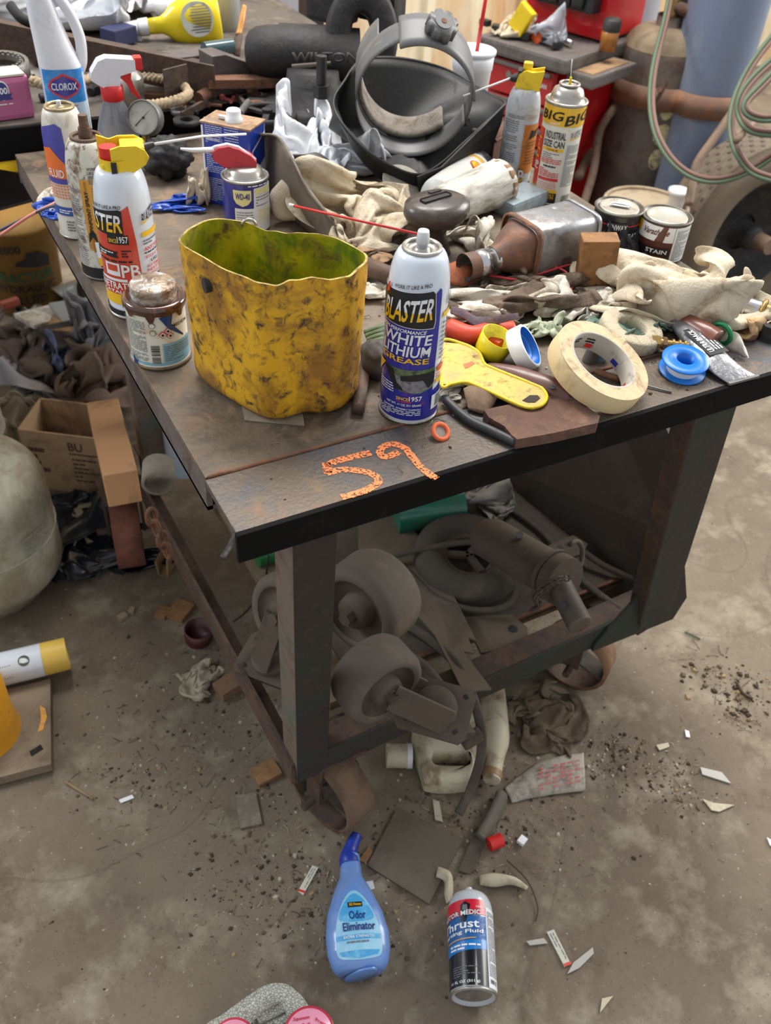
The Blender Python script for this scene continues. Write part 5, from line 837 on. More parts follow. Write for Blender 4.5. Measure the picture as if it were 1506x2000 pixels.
q0 = P(606, 236, ZB) + V(.03, .055, 0); b = MB(); b.lathe([(0, 0), (.088, 0), (.088, .010), (.08, .014), (.066, .018), (.056, .04), (.046, .046), (.044, .062), (0, .062)], m_v, 40, Matrix.Translation(q0)); world('swivel_base', b, parent=t)
b = MB(); q = PD(628, 150, D - .09); b.cyl(q + V(0, 0, -.03), q + V(0, 0, .032), .0085, .0085, m_v, 14); b.cyl(q + V(0, 0, -.032), q + V(0, 0, -.012), .014, .014, m_v, 6, smooth=False); world('lock_bolt', b, parent=t); b = MB(); b.cyl(PD(570, 130, D - .09), PD(646, 124, D - .09), .0035, .0035, M_dusty, 10); world('lock_bar', b, parent=t)
b = MB()
for k in range(60):
    q = PD(590 + random.uniform(-35, 35), 56 + random.uniform(-3, 2), D - .01); b.box(q, (.005, .004, .002), m_chip, Matrix.Rotation(random.random() * 3, 3, 'Z'))
world('wood_chips', b, 'pale wood chips lying on the vise body', 'chips').__setitem__('kind', 'stuff')
# hand wheel, washers, bolts, bits
q = P(522, 222, ZB + .012); b = MB(); torus(b, (0, 0, 0), .046, .005, m_v, (0, 0, 1), 44, 10); b.cyl((0, 0, -.008), (0, 0, .008), .009, .009, m_v, 14)
for k in range(3): beam(b, (0, 0, 0), (.043 * math.cos(k * 2.1), .043 * math.sin(k * 2.1), 0), .010, .005, m_v, (0, 0, 1))
one('hand_wheel', b, 'black spoked hand wheel lying before the vise', 'wheel', q)
q = P(365, 240, ZB); b = MB(); ringwall(b, (0, 0, 0), .022, .011, .006, M_darkst); one('iron_washer', b, 'thick dark washer left of the hand wheel', 'washer', q)
q = P(640, 235, ZB); b = MB(); b.lathe([(0, 0), (.035, 0), (.035, .01), (.02, .014), (0, .014)], M_darkst, 30); one('round_iron_cap', b, 'round dark iron cap right of the hand wheel', 'cap', q)
b = MB(); b.cyl(PD(388, 192, 1.55), PD(418, 174, 1.58), .010, .010, M_rust2, 14); world('steel_stub', b, 'short rusty round stub beside the rope', 'stub')
b = MB(); b.cyl(PD(468, 222, 1.5), PD(485, 200, 1.56), .006, .006, M_grey, 12); world('socket_wrench', b, 'small grey socket beside the blue solvent tin', 'socket')
for i, (x, y, a, m) in enumerate([(350, 215, .3, M_brass), (400, 200, 1.2, M_grey), (430, 185, .2, M_darkst), (455, 200, .9, mat('salmon wire nut', (214, 116, 104), .5)), (443, 198, 2, MATS['salmon wire nut']), (480, 190, .4, M_darkst), (500, 185, 2.2, M_grey), (378, 222, 1.9, M_darkst), (545, 235, .5, M_grey), (560, 215, 1, M_darkst), (345, 300, .4, M_grey), (420, 210, 2.6, M_rust2)]):
    q = P(x, y, ZB); b = MB(); b.cyl((-.012, 0, .004), (.008, 0, .004), .0028, .0028, m, 8); b.cyl((.008, 0, .004), (.013, 0, .004), .0055, .0055, m, 6, smooth=False)
    one('loose_bolt', b, None, 'bolt', q, a, 'loose bolts before the vise')['label'] = 'small loose bolt or fitting among the litter before the vise'
stuffmesh('bench_litter', cl([(.45, 1.12, .1), (.25, 1.1, .08), (.62, 1.2, .1), (.1, 1.3, .1)]), 500, [m_dirt, m_dirt2, M_darkst, M_rust2, m_chip], 'small rusty bits and crumbs over the rear bench top', 'litter', 31, z=ZB, big=1.2)
# steel offcuts and rope
for i in range(34):
    x = random.choice([random.uniform(300, 700), random.uniform(0, 330)]); y = random.uniform(150, 232) if x > 330 else random.uniform(95, 215); q = P(x, y, ZB); b = MB(); k = i % 4; m = [M_darkst, M_rust, M_grey, M_rust2][(i * 7) % 4]
    if k == 0: b.cyl((-.025, 0, .007), (.025, 0, .007), .007, .007, m, 10)
    elif k == 1: b.box((0, 0, .006), (.06, .02, .012), m, bev=.001)
    elif k == 2: ringwall(b, (0, 0, 0), .016, .009, .007, m, n=20)
    else: beam(b, (-.035, 0, .006), (.035, .01, .010), .012, .006, m)
    one('steel_offcut', b, 'small steel offcut among the litter on the rear bench', 'offcut', q, random.random() * 3, 'steel offcuts on the rear bench')
b = MB(); beam(b, PD(-60, 62, 1.6), PD(420, 160, 1.55), .004, .055, M_rust, (0, -.2, 1)); beam(b, PD(-60, 40, 1.63), PD(420, 138, 1.58), .05, .004, M_rust, (0, -.2, 1)); world('angle_iron', b, 'long rusty angle iron lying across the rear bench', 'steel')
m_st2 = mat('blue grey mill steel', (98, 92, 92), .5, .4, (78, 66, 60), .5, 20, .2, 60)
b = MB(); b.box(PD(350, 128, 1.62), (.10, .05, .04), m_st2, Matrix.Rotation(.1, 3, 'Z'), .002); world('steel_block', b, 'grey steel block end left of the wedge channel', 'steel')
b = MB(); Mw = Matrix.Translation(PD(455, 140, 1.64)) @ Matrix.Rotation(.15, 4, 'Z') @ Matrix.Rotation(PI / 2, 4, 'X'); b.prism([(-.065, -.02), (.08, -.02), (.08, -.005), (-.04, .045), (-.065, .045)], .05, m_st2, Mw); world('wedge_channel', b, 'grey steel wedge shaped channel left of the vise', 'steel', bev=.001)
b = MB(); beam(b, PD(405, 160, 1.56), PD(545, 158, 1.6), .03, .014, M_rust2, (0, 0, 1)); world('flat_bar', b, 'rusty serrated flat bar in front of the vise body', 'steel')
b = MB(); b.box(PD(345, 168, 1.52), (.05, .004, .06), M_rust, Matrix.Rotation(.4, 3, 'Z')); world('rusty_plate', b, 'upright rusty plate piece above the rope', 'steel')
m_rope = mat('tan twisted rope', (164, 146, 118), .95, 0, (116, 98, 76), .4, 60, .5, 200); rp_ = spline([PD(*q) for q in ((60, 158, 1.45), (95, 166, 1.46), (130, 168, 1.5), (200, 150, 1.55), (300, 152, 1.56), (345, 162, 1.55), (368, 180, 1.5), (352, 194, 1.47), (310, 204, 1.45), (285, 206, 1.44))], 10)
b = MB()
for s3 in range(3):
    pts = []; L3 = 0
    for i, p in enumerate(rp_):
        tn = (rp_[min(i + 1, len(rp_) - 1)] - rp_[max(0, i - 1)]).normalized(); L3 += (rp_[i] - rp_[i - 1]).length if i else 0; uu = tn.cross(V(0, 0, 1)).normalized(); vv = uu.cross(tn); a = L3 / .024 * 2 * PI + s3 * 2.094; pts.append(p + (uu * math.cos(a) + vv * math.sin(a)) * .0045)
    b.tube(pts, .0045, m_rope, 7)
world('rope', b, 'thick tan twisted rope looping behind the spray bottle', 'rope')
q = PD(30, 130, 1.5); b = MB(); ringwall(b, (0, 0, 0), .042, .036, .022, M_grey); ringwall(b, (0, 0, .012), .034, .028, .008, mat('toothed ring', (140, 136, 128), .4, .5))
for k in range(22): a = k * PI / 11; b.box((.03 * math.cos(a), .03 * math.sin(a), .022), (.003, .005, .004), M_grey, Matrix.Rotation(a, 3, 'Z'))
one('toothed_ring', b, 'grey toothed metal ring above the pink pack', 'ring', q - V(.02, 0, .01), rot=(.1, 0, 0))
q = PD(250, 165, 1.52); b = MB(); b.lathe([(0, 0), (.026, 0), (.026, .05), (.024, .053), (.018, .06), (.012, .066), (0, .067)], M_tin, 30); one('silver_spray_can', b, 'plain silver can top behind the red trigger', 'spray can', V(q.x, q.y, ZB))
q = P(150, 178, ZB); rag('white_scrap', 'white scrap under the rope end at the left', 'scrap', P(85, 150, ZB), .07, .05, .012, 71, M_clothw, 0, 3, n=36)
# pink wipes pack
m_pink = mat('pink wrapper', (176, 96, 136), .35, 0, (156, 80, 120), .3, 20); p = P(18, 240, ZB); t = thing('wipes_pack', 'pink soft pack with a dark blue 100 badge at the left edge', 'pack', (p.x, p.y + .012, ZB), R(4)); b = MB(); b.box((-.02, .02, .032), (.13, .045, .064), m_pink, bev=.008); b.build('pack_body', t); b = MB(); b.box((-.02, .022, .066), (.12, .045, .003), mat('silvery white flap', (190, 184, 176), .4, 0, (150, 140, 124), .3, 30)); b.build('top_flap', t)
mp = plane_map((-.03, -.003, .02), (1, 0, 0), (0, 0, 1)); b = MB(); b.poly([(.03 + .011 * math.cos(R(a)), .026 + .015 * math.sin(R(a))) for a in range(0, 360, 20)], mp, M_lwhite, 1); b.poly([(.03 + .0095 * math.cos(R(a)), .026 + .013 * math.sin(R(a))) for a in range(0, 360, 20)], mp, mat('navy badge', (52, 58, 120), .4), 2); b.poly([(.015, .012), (.045, .012), (.041, .016), (.045, .021), (.015, .021), (.019, .016)], mp, MATS['navy badge'], 3); b.text('100', .022, .021, .038, .031, mp, M_lwhite, 5); b.lines(-.02, -.006, .05, .009, 3, mp, M_lwhite, 2, .3); b.build('label', t)
# bleach spray bottle with handle
m_bw = mat('white bottle with grey scuffs', (222, 224, 230), .35, 0, (190, 190, 190), .3, 30); p = P(140, 255, ZB); q = PD(112, 60, 1.40); t = thing('bleach_bottle', 'white bleach bottle with carrying loop and blue diamond label', 'bottle', (p.x, p.y, ZB), face_cam(p)); H_ = .20
b = MB(); rows = []
for z, wx, wy, ox in ((0, .028, .022, 0), (.003, .032, .025, 0), (.09, .032, .025, 0), (.10, .031, .025, -.001), (.13, .026, .021, -.007), (.16, .022, .018, -.012), (.185, .019, .017, -.015), (.2, .016, .016, -.016), (.21, .015, .015, -.016)):
    rows.append([V(ox + math.copysign(abs(math.cos(a)) ** .7, math.cos(a)) * wx, math.copysign(abs(math.sin(a)) ** .7, math.sin(a)) * wy, z) for a in [2 * PI * j / 32 for j in range(32)]])
b.grid(rows, m_bw, True, cap0=True); b.build('bottle_body', t)
b = MB(); b.tube(spline([(-.004, 0, .2), (.012, 0, .19), (.026, 0, .165), (.034, 0, .135), (.032, 0, .105), (.026, 0, .09)], 8), .0075, m_bw, 12, flat=1.2); b.build('handle_loop', t); b = MB(); b.lathe([(.017, .205), (.018, .206), (.018, .23), (0, .231)], mat('blue cap plastic', (40, 96, 170), .4), 28, Matrix.Translation((-.016, 0, 0))); b.build('cap', t)
def bm_(u, v, k=0): u = max(-.0315, min(.0315, u)); return V(u, -(1 - (abs(u) / .032) ** 2.857) ** .35 * .025 - .0004 - .0003 * k, v)
bm_.curved = True; m_cb = mat('sky blue label', (44, 132, 208), .35, 0, (120, 170, 215), .4, 26); b = MB(); b.rect(-.032, .05, .034, .098, bm_, m_cb, 1); b.rect(-.032, .006, .034, .05, bm_, mat('pale blue label', (190, 214, 230), .4), 1)
b.poly([(-.024, .074), (-.018, .084), (0, .093), (.018, .084), (.024, .074), (.018, .064), (0, .055), (-.018, .064)], bm_, M_red, 2); b.poly([(-.021, .074), (-.016, .082), (0, .0895), (.016, .082), (.021, .074), (.016, .066), (0, .0585), (-.016, .066)], bm_, m_blue, 3); b.text('CLOROX', -.019, .069, .019, .0795, bm_, M_lwhite, 5); b.text('Disinfecting Bleach', -.014, .044, .016, .0475, bm_, mat('red violet print', (170, 60, 90), .5), 3); b.lines(-.016, .034, .02, .042, 3, bm_, M_red, 3, .4); b.build('label', t)
# clear spray bottle with red and white trigger
p = P(238, 318, Z0); hn = ZT(p.x, p.y, 186) - Z0; m_clr = mat('clear scratched plastic', (205, 210, 222), .12, 0, (170, 172, 178), .3, 50, trans=.75, alpha=.85); t = thing('trigger_spray_bottle', 'clear spray bottle with white and red trigger head', 'spray bottle', (p.x, p.y, Z0), face_cam(p) + .1)
b = MB(); b.lathe([(0, .002), (.033, 0), (.036, .004), (.035, .03), (.028, hn * .6), (.019, hn * .85), (.0145, hn * .97), (.0145, hn)], m_clr, 36); b.lathe([(0, .004), (.031, .004), (.033, .02), (.032, .03), (0, .03)], m_clr, 30); b.build('bottle_body', t); b = MB(); b.tube([(0, 0, hn), (0, 0, hn * .5), (.004, 0, .01)], .002, M_white, 8); b.build('dip_tube', t)
b = MB(); b.lathe([(.0155, hn - .006), (.017, hn - .005), (.017, hn + .014), (.015, hn + .016), (0, hn + .016)], M_redp, 24); b.build('collar', t); Mt = Matrix.Translation((0, .011, hn)) @ Mx
b = MB(); b.prism([(-.022, .020), (-.030, .026), (-.028, .036), (-.016, .052), (-.004, .056), (.038, .052), (.038, .036), (.030, .034), (.014, .030), (.012, .014), (-.012, .014)], .022, m_bw, Mt); b.build('trigger_head', t, bev=.004); b = MB(); b.box((.043, 0, hn + .045), (.012, .018, .018), M_redp, bev=.002); b.build('nozzle', t)
b = MB(); b.prism([(.014, .032), (.032, .036), (.030, .024), (.034, .010), (.042, -.006), (.038, -.006), (.028, .004), (.022, .018), (.014, .026)], .012, M_redp, Matrix.Translation((0, .006, hn)) @ Mx); b.build('trigger', t, bev=.0015)
# gauge
q = P(278, 262, Z0); q = PD(280, 230, 1.40); dn = (V(-.55, -.75, .35)).normalized(); t = thing('pressure_gauge', 'round grey pressure gauge with a dusty dial', 'gauge', q, 0, None, aim(dn).to_3x3().to_euler()); rg = .026
b = MB(); b.lathe([(0, -.028), (rg * .9, -.027), (rg, -.02), (rg, .002), (rg * .93, .004), (rg * .9, .0)], M_grey, 40); b.build('gauge_case', t); b = MB(); b.lathe([(rg * .92, .0), (0, .0)], mat('dusty dial', (170, 168, 158), .4, 0, (140, 134, 122), .4, 40, coat=.5), 40); b.build('dial', t)
b = MB(); mp = plane_map((0, 0, .0004), (1, 0, 0), (0, 1, 0))
for k in range(24): a = R(-45 + k * 270 / 23); b.poly([(rg * .8 * math.cos(a), rg * .8 * math.sin(a)), (rg * .88 * math.cos(a), rg * .88 * math.sin(a)), (rg * .88 * math.cos(a + .03), rg * .88 * math.sin(a + .03))], mp, M_ink, 1)
b.poly([(-.012, -.014), (-.013, -.012), (.012, .014)], mp, M_ink, 2); b.cyl((0, 0, 0), (0, 0, .002), .002, .002, M_ink, 10); b.build('needle', t); b = MB(); q2 = aim(dn).to_3x3().inverted() @ V(0, 0, -1); b.cyl(q2 * (rg - .004), q2 * (q.z - Z0 - .004), .006, .006, M_brass, 10); b.build('stem', t)
# yellow spray bottle lying on its side
m_yb = mat('glossy yellow bottle', (240, 214, 24), .25, coat=.5); DY = 1.85; a0 = PD(430, 36, DY); a1 = PD(290, 52, DY - .02); d = (a1 - a0); t = thing('yellow_spray_bottle', 'yellow spray bottle lying on its side with a white trigger', 'spray bottle', V(*((a0 + a1) / 2)[:2], (a0.z + a1.z) / 2 - .04)); dn = d.normalized(); v = dn.cross(V(0, 0, 1)).normalized(); u = v.cross(dn)
b = MB(); rows = [[a0 + d * f + (u * math.cos(2 * PI * j / 28) * r * 1.0 + v * math.sin(2 * PI * j / 28) * r * .6) for j in range(28)] for f, r in ((0, .035), (.02, .044), (.15, .047), (.5, .046), (.65, .036), (.75, .022), (.82, .016), (1, .015))]; b.grid(rows, m_yb, True, cap0=True, cap1=True); world('bottle_body', b, parent=t)
b = MB(); b.cyl(a1, a1 + d * .13, .017, .016, M_white, 18); world('collar', b, parent=t); b = MB(); e_ = a1 + d * .13; b.tube([e_, e_ + d * .2 + u * .0, e_ + d * .32 - u * .02], [.014, .013, .009], M_white, 12); b.tube([e_ + d * .05, e_ + d * .02 - u * .035, e_ - d * .12 - u * .05], [.007, .006, .004], M_white, 10); world('trigger_head', b, parent=t)
b = MB(); vc = (CAM - (a0 + a1) / 2); vc = (vc - dn * vc.dot(dn)).normalized(); mu = -dn
def ym(x, y, k=0):
    f = .06 + x; a_ = y; r = (.0475 + .0004 * k); ref = vc; oth = mu.cross(ref).normalized() * -1; ref2 = ref
    ang0 = math.atan2(ref2.dot(v), ref2.dot(u)); ang = ang0 + a_; return a0 + d * f + u * math.cos(ang) * r + v * math.sin(ang) * r * .62
ov = [(.26 + .22 * math.cos(R(a)), .75 * math.sin(R(a))) for a in range(0, 360, 15)]; b.poly(ov, ym, mat('pale grey label', (206, 206, 196), .4), 1); 
for i in range(11):
    y = -.55 + i * .11; w_ = .19 * (1 - (y / .8) ** 2) ** .5; b.poly([(.26 - w_, y), (.26 + w_ * random.uniform(.2, .9), y), (.26 + w_ * .5, y + .05), (.26 - w_, y + .05)], ym, M_inkg, 3)
world('label', b, parent=t, solid=-1)
# stuff at the back left of the bench
m_redb = mat('red printed bag', (206, 40, 58), .35, 0, (220, 210, 206), .3, 9)
b = MB(); strip(b, [(180, -20), (200, 5), (230, 60), (240, 85)], [(170, 20), (182, 50), (205, 80), (215, 88)], [1.05, 1.0, .93, .89], [1.0, .95, .9, .88], m_redb, .02)
b.bm.free(); q = PD(200, 30, 1.95); b = MB(); b.lathe([(0, -.07), (.045, -.068), (.055, -.03), (.055, .05), (.04, .08)], m_redb, 30, sx=1, sy=.6); b.tube([V(-.03, -.034, .05), V(0, -.04, .02), V(.03, -.03, -.05)], .004, M_lwhite, 8); one('red_pouch', b, 'red and white pouch standing behind the bleach bottle', 'pouch', V(q.x, q.y, ZB + .07), .6)
for i, (x, y, dd, sx, sy, hh, sd) in enumerate([(50, 40, 1.85, .4, .3, .2, 81), (150, 20, 1.95, .36, .3, .2, 82), (275, 22, 2.05, .4, .3, .2, 83), (370, 5, 2.2, .3, .3, .18, 84)]):
    q = PD(x, y, dd); rag('plastic_bag', ['white plastic bag at the top left corner, behind the angle iron', 'white plastic bag behind the bleach bottle', 'white plastic bag between the red pouch and the yellow bottle', 'white plastic bag behind the yellow spray bottle'][i], 'bag', (q.x, q.y, ZB), sx, sy, hh, sd, M_plasticbag, i, 1.8, .6, group=None, t=.0006)
b = MB(); b.tube(spline([PD(20, 10, 1.6), PD(45, 38, 1.6), PD(90, 52, 1.62)], 6), .009, M_blackr, 10); world('black_pliers', b, 'black handled pliers at the top left corner', 'pliers')
b = MB(); b.box(PD(232, 68, 1.80), (.06, .04, .03), mat('navy box', (44, 48, 84), .5), Matrix.Rotation(.5, 3, 'Z'), .002); world('navy_box', b, 'small navy box under the yellow bottle trigger', 'box')
q = PD(445, 70, 1.95); b = MB(); b.lathe([(0, 0), (.026, 0), (.030, .09), (.032, .092), (.032, .1), (0, .1)], M_white, 30); one('white_tub', b, 'white plastic tub right of the yellow bottle', 'tub', V(q.x, q.y, ZB))
b = MB(); b.tube(spline([PD(478, 12, 1.8), PD(472, 45, 1.8), PD(466, 70, 1.8)], 5), [.006] * 3 + [.0075] * 3 + [.007] * 3 + [.008, .008], mat('varnished wood handle', (190, 130, 56), .35, coat=.3), 12, flat=.8); tbr = thing('paint_brush', 'brush with a varnished wooden handle standing by the white tub', 'brush', V(*PD(466, 70, 1.8)[:2], ZB)); world('handle', b, parent=tbr); b = MB(); b.tube([PD(466, 70, 1.8), PD(462, 112, 1.78)], [.011, .008], M_rust, 10, flat=.5); world('ferrule', b, parent=tbr)
b = MB(); q = PD(428, 95, 1.75); b.cyl(q - V(.03, 0, 0), q + V(.03, .01, 0), .014, .014, mat('dark teal glass', (60, 82, 88), .2, coat=.5), 16); world('teal_bottle', b, 'small dark teal bottle lying under the yellow bottle', 'bottle')
m_ob = mat('orange bucket plastic', (236, 92, 36), .4); 
for i, (x, y, dd, r_) in enumerate([(462, 40, 2.35, .075), (430, 0, 2.55, .09)]):
    q = PD(x, y, dd); t = thing('orange_bucket', ['orange bucket with wire handle, nearer the vise', 'orange bucket at the top edge, behind the other'][i], 'bucket', (q.x, q.y, ZB)); hz = q.z - ZB + .08; b = MB(); b.lathe([(0, 0), (r_ * .85, 0), (r_, hz), (r_ * 1.05, hz), (r_ * 1.05, hz + .015), (r_, hz + .015), (r_ * .98, .01)], m_ob, 36); b.build('bucket_body', t)
    b = MB(); b.tube(arc((0, -r_ * .3, hz - .01), r_ * 1.03, 190, 350, 16, (1, 0, 0), (0, -.5, .8)), .002, M_tin, 6); b.build('wire_handle', t)
q = PD(545, 20, 2.9); b = MB(); b.box((q.x, q.y, q.z / 2 + .06), (.24, .12, q.z + .12), mat('grey cabinet enamel', (164, 168, 174), .5, 0, (140, 136, 130), .3, 6), bev=.006); world('grey_cabinet', b, 'pale grey metal cabinet standing behind the orange buckets', 'cabinet')
b = MB(); q = PD(608, 20, 2.6); b.box((q.x, q.y, .9), (.055, .055, 1.8), mat('brown post', (58, 46, 46), .6)); world('steel_post', b, 'dark brown steel post behind the vise', 'post')
# ================= tool chest =================
m_rc = mat('red chest enamel', (186, 24, 30), .28, 0, (120, 26, 28), .2, 6, coat=.4); m_dr = mat('faded red drawer front', (188, 52, 52), .4, 0, (150, 62, 56), .3, 14); m_gr = mat('grey chest trim', (112, 106, 102), .5, .2, (86, 76, 68), .5, 20); dF = V(-.34, .94, 0).normalized(); dR = V(.94, .34, 0)
def solve_w():
    lo, hi = .2, 2
    for _ in range(40):
        m_ = (lo + hi) / 2; q = A0 + dF * m_ - CAM
        if q.dot(AX) / q.dot(AF) * 1780 + 753 > 948: lo = m_
        else: hi = m_
    return lo
A0 = PD(1105, 118, 2.35); Zt = A0.z; Dc = .40; Wc = solve_w()
Mc = Matrix((dR, dF, V(0, 0, 1))).transposed().to_4x4(); Mc.translation = V(A0.x, A0.y, 0)      # local x: depth to the right, y: along the front
t = thing('tool_chest', 'faded red rolling tool chest with grey trim', 'tool chest', (A0.x, A0.y, 0)); t.matrix_world = Mc
b = MB(); b.box((Dc / 2 + .02, Wc / 2, (Zt + .08) / 2), (Dc - .04, Wc, Zt - .10), m_rc, bev=.004); b.build('chest_body', t); b = MB(); b.box((Dc / 2, Wc / 2, Zt - .012), (Dc + .04, Wc + .03, .035), m_gr, bev=.008); b.build('chest_top', t); b = MB(); b.box((.12, -.045, Zt - .04), (.22, .08, .03), m_gr, bev=.006); b.box((.12, -.045, Zt - .026), (.18, .05, .006), M_card); b.build('side_tray', t)
zz = Zt - .035
for i, hh in enumerate((.09, .055, .055, .055, .10, .12)):
    if zz - hh < .1: break
    b = MB(); b.box((.006, Wc / 2, zz - hh / 2), (.024, Wc - .05, hh - .008), m_dr, bev=.002); dr = b.build('drawer', t); b = MB(); b.box((-.010, Wc / 2, zz - .010), (.012, Wc - .06, .010), m_gr, bev=.002); b.build('handle', dr)
    if i == 0:
        b = MB(); b.text('CRAFTSMAN', 0, 0, .07, .012, plane_map((-.0065, Wc * .42, zz - .045), (0, -1, 0), (0, 0, 1)), M_lwhite, 2); b.build('name_plate', dr, solid=-1); b = MB(); b.cyl((-.006, Wc * .62, zz - .035), (-.012, Wc * .62, zz - .035), .009, .009, M_chrome, 16); b.build('lock', dr)
    zz -= hh
for x, y in ((.06, .06), (.06, Wc - .06), (.36, .06), (.36, Wc - .06)): b = MB(); b.cyl((x - .015, y, .04), (x + .015, y, .04), .04, .04, M_blackr, 20); b.build('caster', t)
# upper chest
Md = Mc.copy(); Md.translation = V(A0.x, A0.y, Zt + .008) + dR * .17 + dF * .03; t = thing('tool_box', 'bright red upper tool box with an open drawer standing on the chest', 'tool box'); t.matrix_world = Md
b = MB(); b.box((.12, Wc / 2 - .02, .19), (.20, Wc, .37), m_rc, bev=.006); b.build('box_body', t)
for i, (z, hh, o_) in enumerate(((.33, .07, 0), (.26, .06, .0), (.2, .06, .0))):
    b = MB(); b.box((.014, Wc / 2 - .02, z), (.02, Wc - .04, hh - .01), m_dr, bev=.002); dr = b.build('drawer', t); b = MB(); b.box((0, Wc / 2 - .02, z + .02), (.012, Wc - .05, .012), m_gr, bev=.002); b.build('handle', dr)
b = MB(); b.box((.005, Wc / 2 - .02, .11), (.05, Wc - .05, .08), M_black, bev=.004)
b.build('open_tray', t)
for k in range(5): b = MB(); b.box((-.024, .05 + k * (Wc - .1) / 4, .105), (.014, Wc / 7, .055), M_black, bev=.01); b.build('tray_cup', t)
def onchest(x, y, z=0): return Mc @ V(x, y, Zt + .008 + z)
q = onchest(.06, Wc * .8); rag('cream_rag', 'cream rag on the far end of the tool chest', 'rag', q, .16, .12, .05, 91, M_cloth, 0, 2, n=48)
q = onchest(.05, Wc * .5); t = thing('tape_dispenser', 'orange and yellow plastic dispenser on the tool chest', 'dispenser', q, .3); b = MB(); b.cyl((0, 0, .015), (.03, 0, .015), .018, .018, m_ob, 20); b.build('spool', t); b = MB(); b.box((-.02, .04, .05), (.02, .05, .07), M_yelp, Matrix.Rotation(.5, 3, 'X'), .004); b.build('handle', t)
q = onchest(.07, Wc * .38); rag('clear_wrapper', 'clear crinkled plastic wrapper on the tool chest', 'wrapper', q, .12, .09, .10, 93, mat('clear crinkled film', (190, 194, 200), .15, alpha=.55), .4, 2.4, 1, n=48, t=.0005)
q = onchest(.15, -.03); t = thing('amber_jar', 'small amber jar with a grimy lid on the chest edge', 'jar', q); b = MB(); b.lathe([(0, 0), (.022, 0), (.023, .045), (.02, .048)], mat('amber glass', (158, 100, 36), .3, coat=.4), 24); b.build('jar_body', t); b = MB(); b.lathe([(.023, .046), (.024, .07), (.018, .076), (0, .078)], M_darkst, 20); b.build('lid', t)
b = MB(); b.tube([onchest(.12, Wc * .4, .01), onchest(.08, .04, .012)], .006, M_chrome, 10); b.box(onchest(.12, Wc * .42, .012), (.03, .03, .02), M_chrome, bev=.004); world('ratchet_wrench', b, 'chrome ratchet wrench lying on the chest', 'wrench'); b = MB()
for k in range(6): b.box(onchest(.04 + .02 * (k % 2), .06 + .05 * k, .01), (.03, .02, .016), M_black, Matrix.Rotation(k, 3, 'Z'), .003)
world('black_sockets', b, 'row of black sockets and bits on the tool chest', 'sockets').__setitem__('kind', 'stuff')
# ================= gas cylinders, cart, hoses =================
m_rcyl = mat('dusty rust brown cylinder', (96, 86, 80), .7, .1, (118, 104, 92), .5, 7, .2, 60, (84, 62, 50), .4, 22); m_bcyl = mat('slate blue cylinder paint', (112, 124, 146), .5, 0, (134, 140, 152), .4, 8, .05, 60, (96, 104, 118), .3, 30, stretch=(1, 1, .4)); m_dustc = mat('pale dust', (146, 130, 104), .9, 0, (104, 90, 76), .5, 12)
def cylinder(px, py, d, r, top, m, label, dome=True):
    q = PD(px, py, d); t = thing('gas_cylinder', label, 'gas cylinder', (q.x, q.y, 0)); b = MB(); pr = [(0, 0), (r * .97, 0), (r, .02), (r, top)]
    if dome: pr += [(r * (1 - (i / 8) ** 2.2) + .035 * (i / 8) ** 2.2, top + r * .75 * math.sin(i / 8 * PI / 2)) for i in range(1, 9)] + [(.035, top + r * .8 + .02)]
    b.lathe(pr, m, 48); b.build('cylinder_body', t); return t, q, top
t, q, _ = cylinder(1270, 200, 2.62, .112, .70, m_rcyl, 'rusty brown gas cylinder with a dusty shoulder'); tz = .70
b = MB(); b.lathe([(.112 * (1 - (i / 8) ** 2.2) + .035 * (i / 8) ** 2.2 + .0006, .70 + .084 * math.sin(i / 8 * PI / 2)) for i in range(2, 9)], m_dustc, 40); b.build('dust_layer', t)
b = MB(); b.cyl((0, 0, .78), (0, 0, .85), .022, .02, M_brass, 16); b.cyl((0, 0, .83), (.02, -.09, .83), .015, .02, M_rust, 14); b.box((.02, -.05, .84), (.03, .09, .03), M_darkst, bev=.004); b.build('valve', t); b = MB(); torus(b, (0, 0, .32), .112, .0018, M_rust2); b.build('weld_line', t)
b = MB(); mp = cyl_map(.112, yaw=R(12) + face_cam(q)); m_cl = mat('flaking cream decal', (196, 184, 140), .7, 0, (70, 60, 50), .5, 40)
for i, (v_, w_) in enumerate(((.60, .045), (.53, .05), (.46, .04), (.33, .035), (.27, .05), (.21, .045))): b.poly([(.03 + w_ * .5 * math.cos(R(a)) * (1 + .2 * nz(a, i)), v_ + .03 * math.sin(R(a)) * (1 + .3 * nz(a, i + 5))) for a in range(0, 360, 24)], mp, m_cl, 2)
b.build('flaked_decal', t)
t, q2, _ = cylinder(1392, 120, 2.5, .105, 1.35, m_bcyl, 'tall slate blue gas cylinder beside the rusty one')
t, q3, _ = cylinder(1500, 520, 2.0, .12, .52, m_bcyl, 'slate blue gas cylinder cut by the right frame edge'); t.location = V(*PD(1592, 500, 2.75)[:2], 0)
t, q4, _ = cylinder(1235, 20, 3.0, .085, .95, mat('grey white cylinder', (150, 150, 158), .5), 'pale grey cylinder between the tool box and the rusty cylinder'); b = MB(); b.cyl((0, 0, .96), (-.03, -.02, 1.1), .02, .04, M_brass, 18); b.build('dusty_cap', t)
m_strp = mat('rusty flat band', (122, 92, 76), .7, .1, (150, 98, 64), .45, 30, .2, 60); b = MB(); qc = V(q.x, q.y, 0); zb = ZT(q.x - .11, q.y, 178); pts = [V(q.x, q.y, zb) + V(math.cos(R(a)) * .118, math.sin(R(a)) * .118, 0) for a in range(140, 262, 12)]; e2 = [V(q2.x, q2.y, zb) + V(math.cos(R(a)) * .116, math.sin(R(a)) * .116, 0) for a in range(205, 325, 12)]
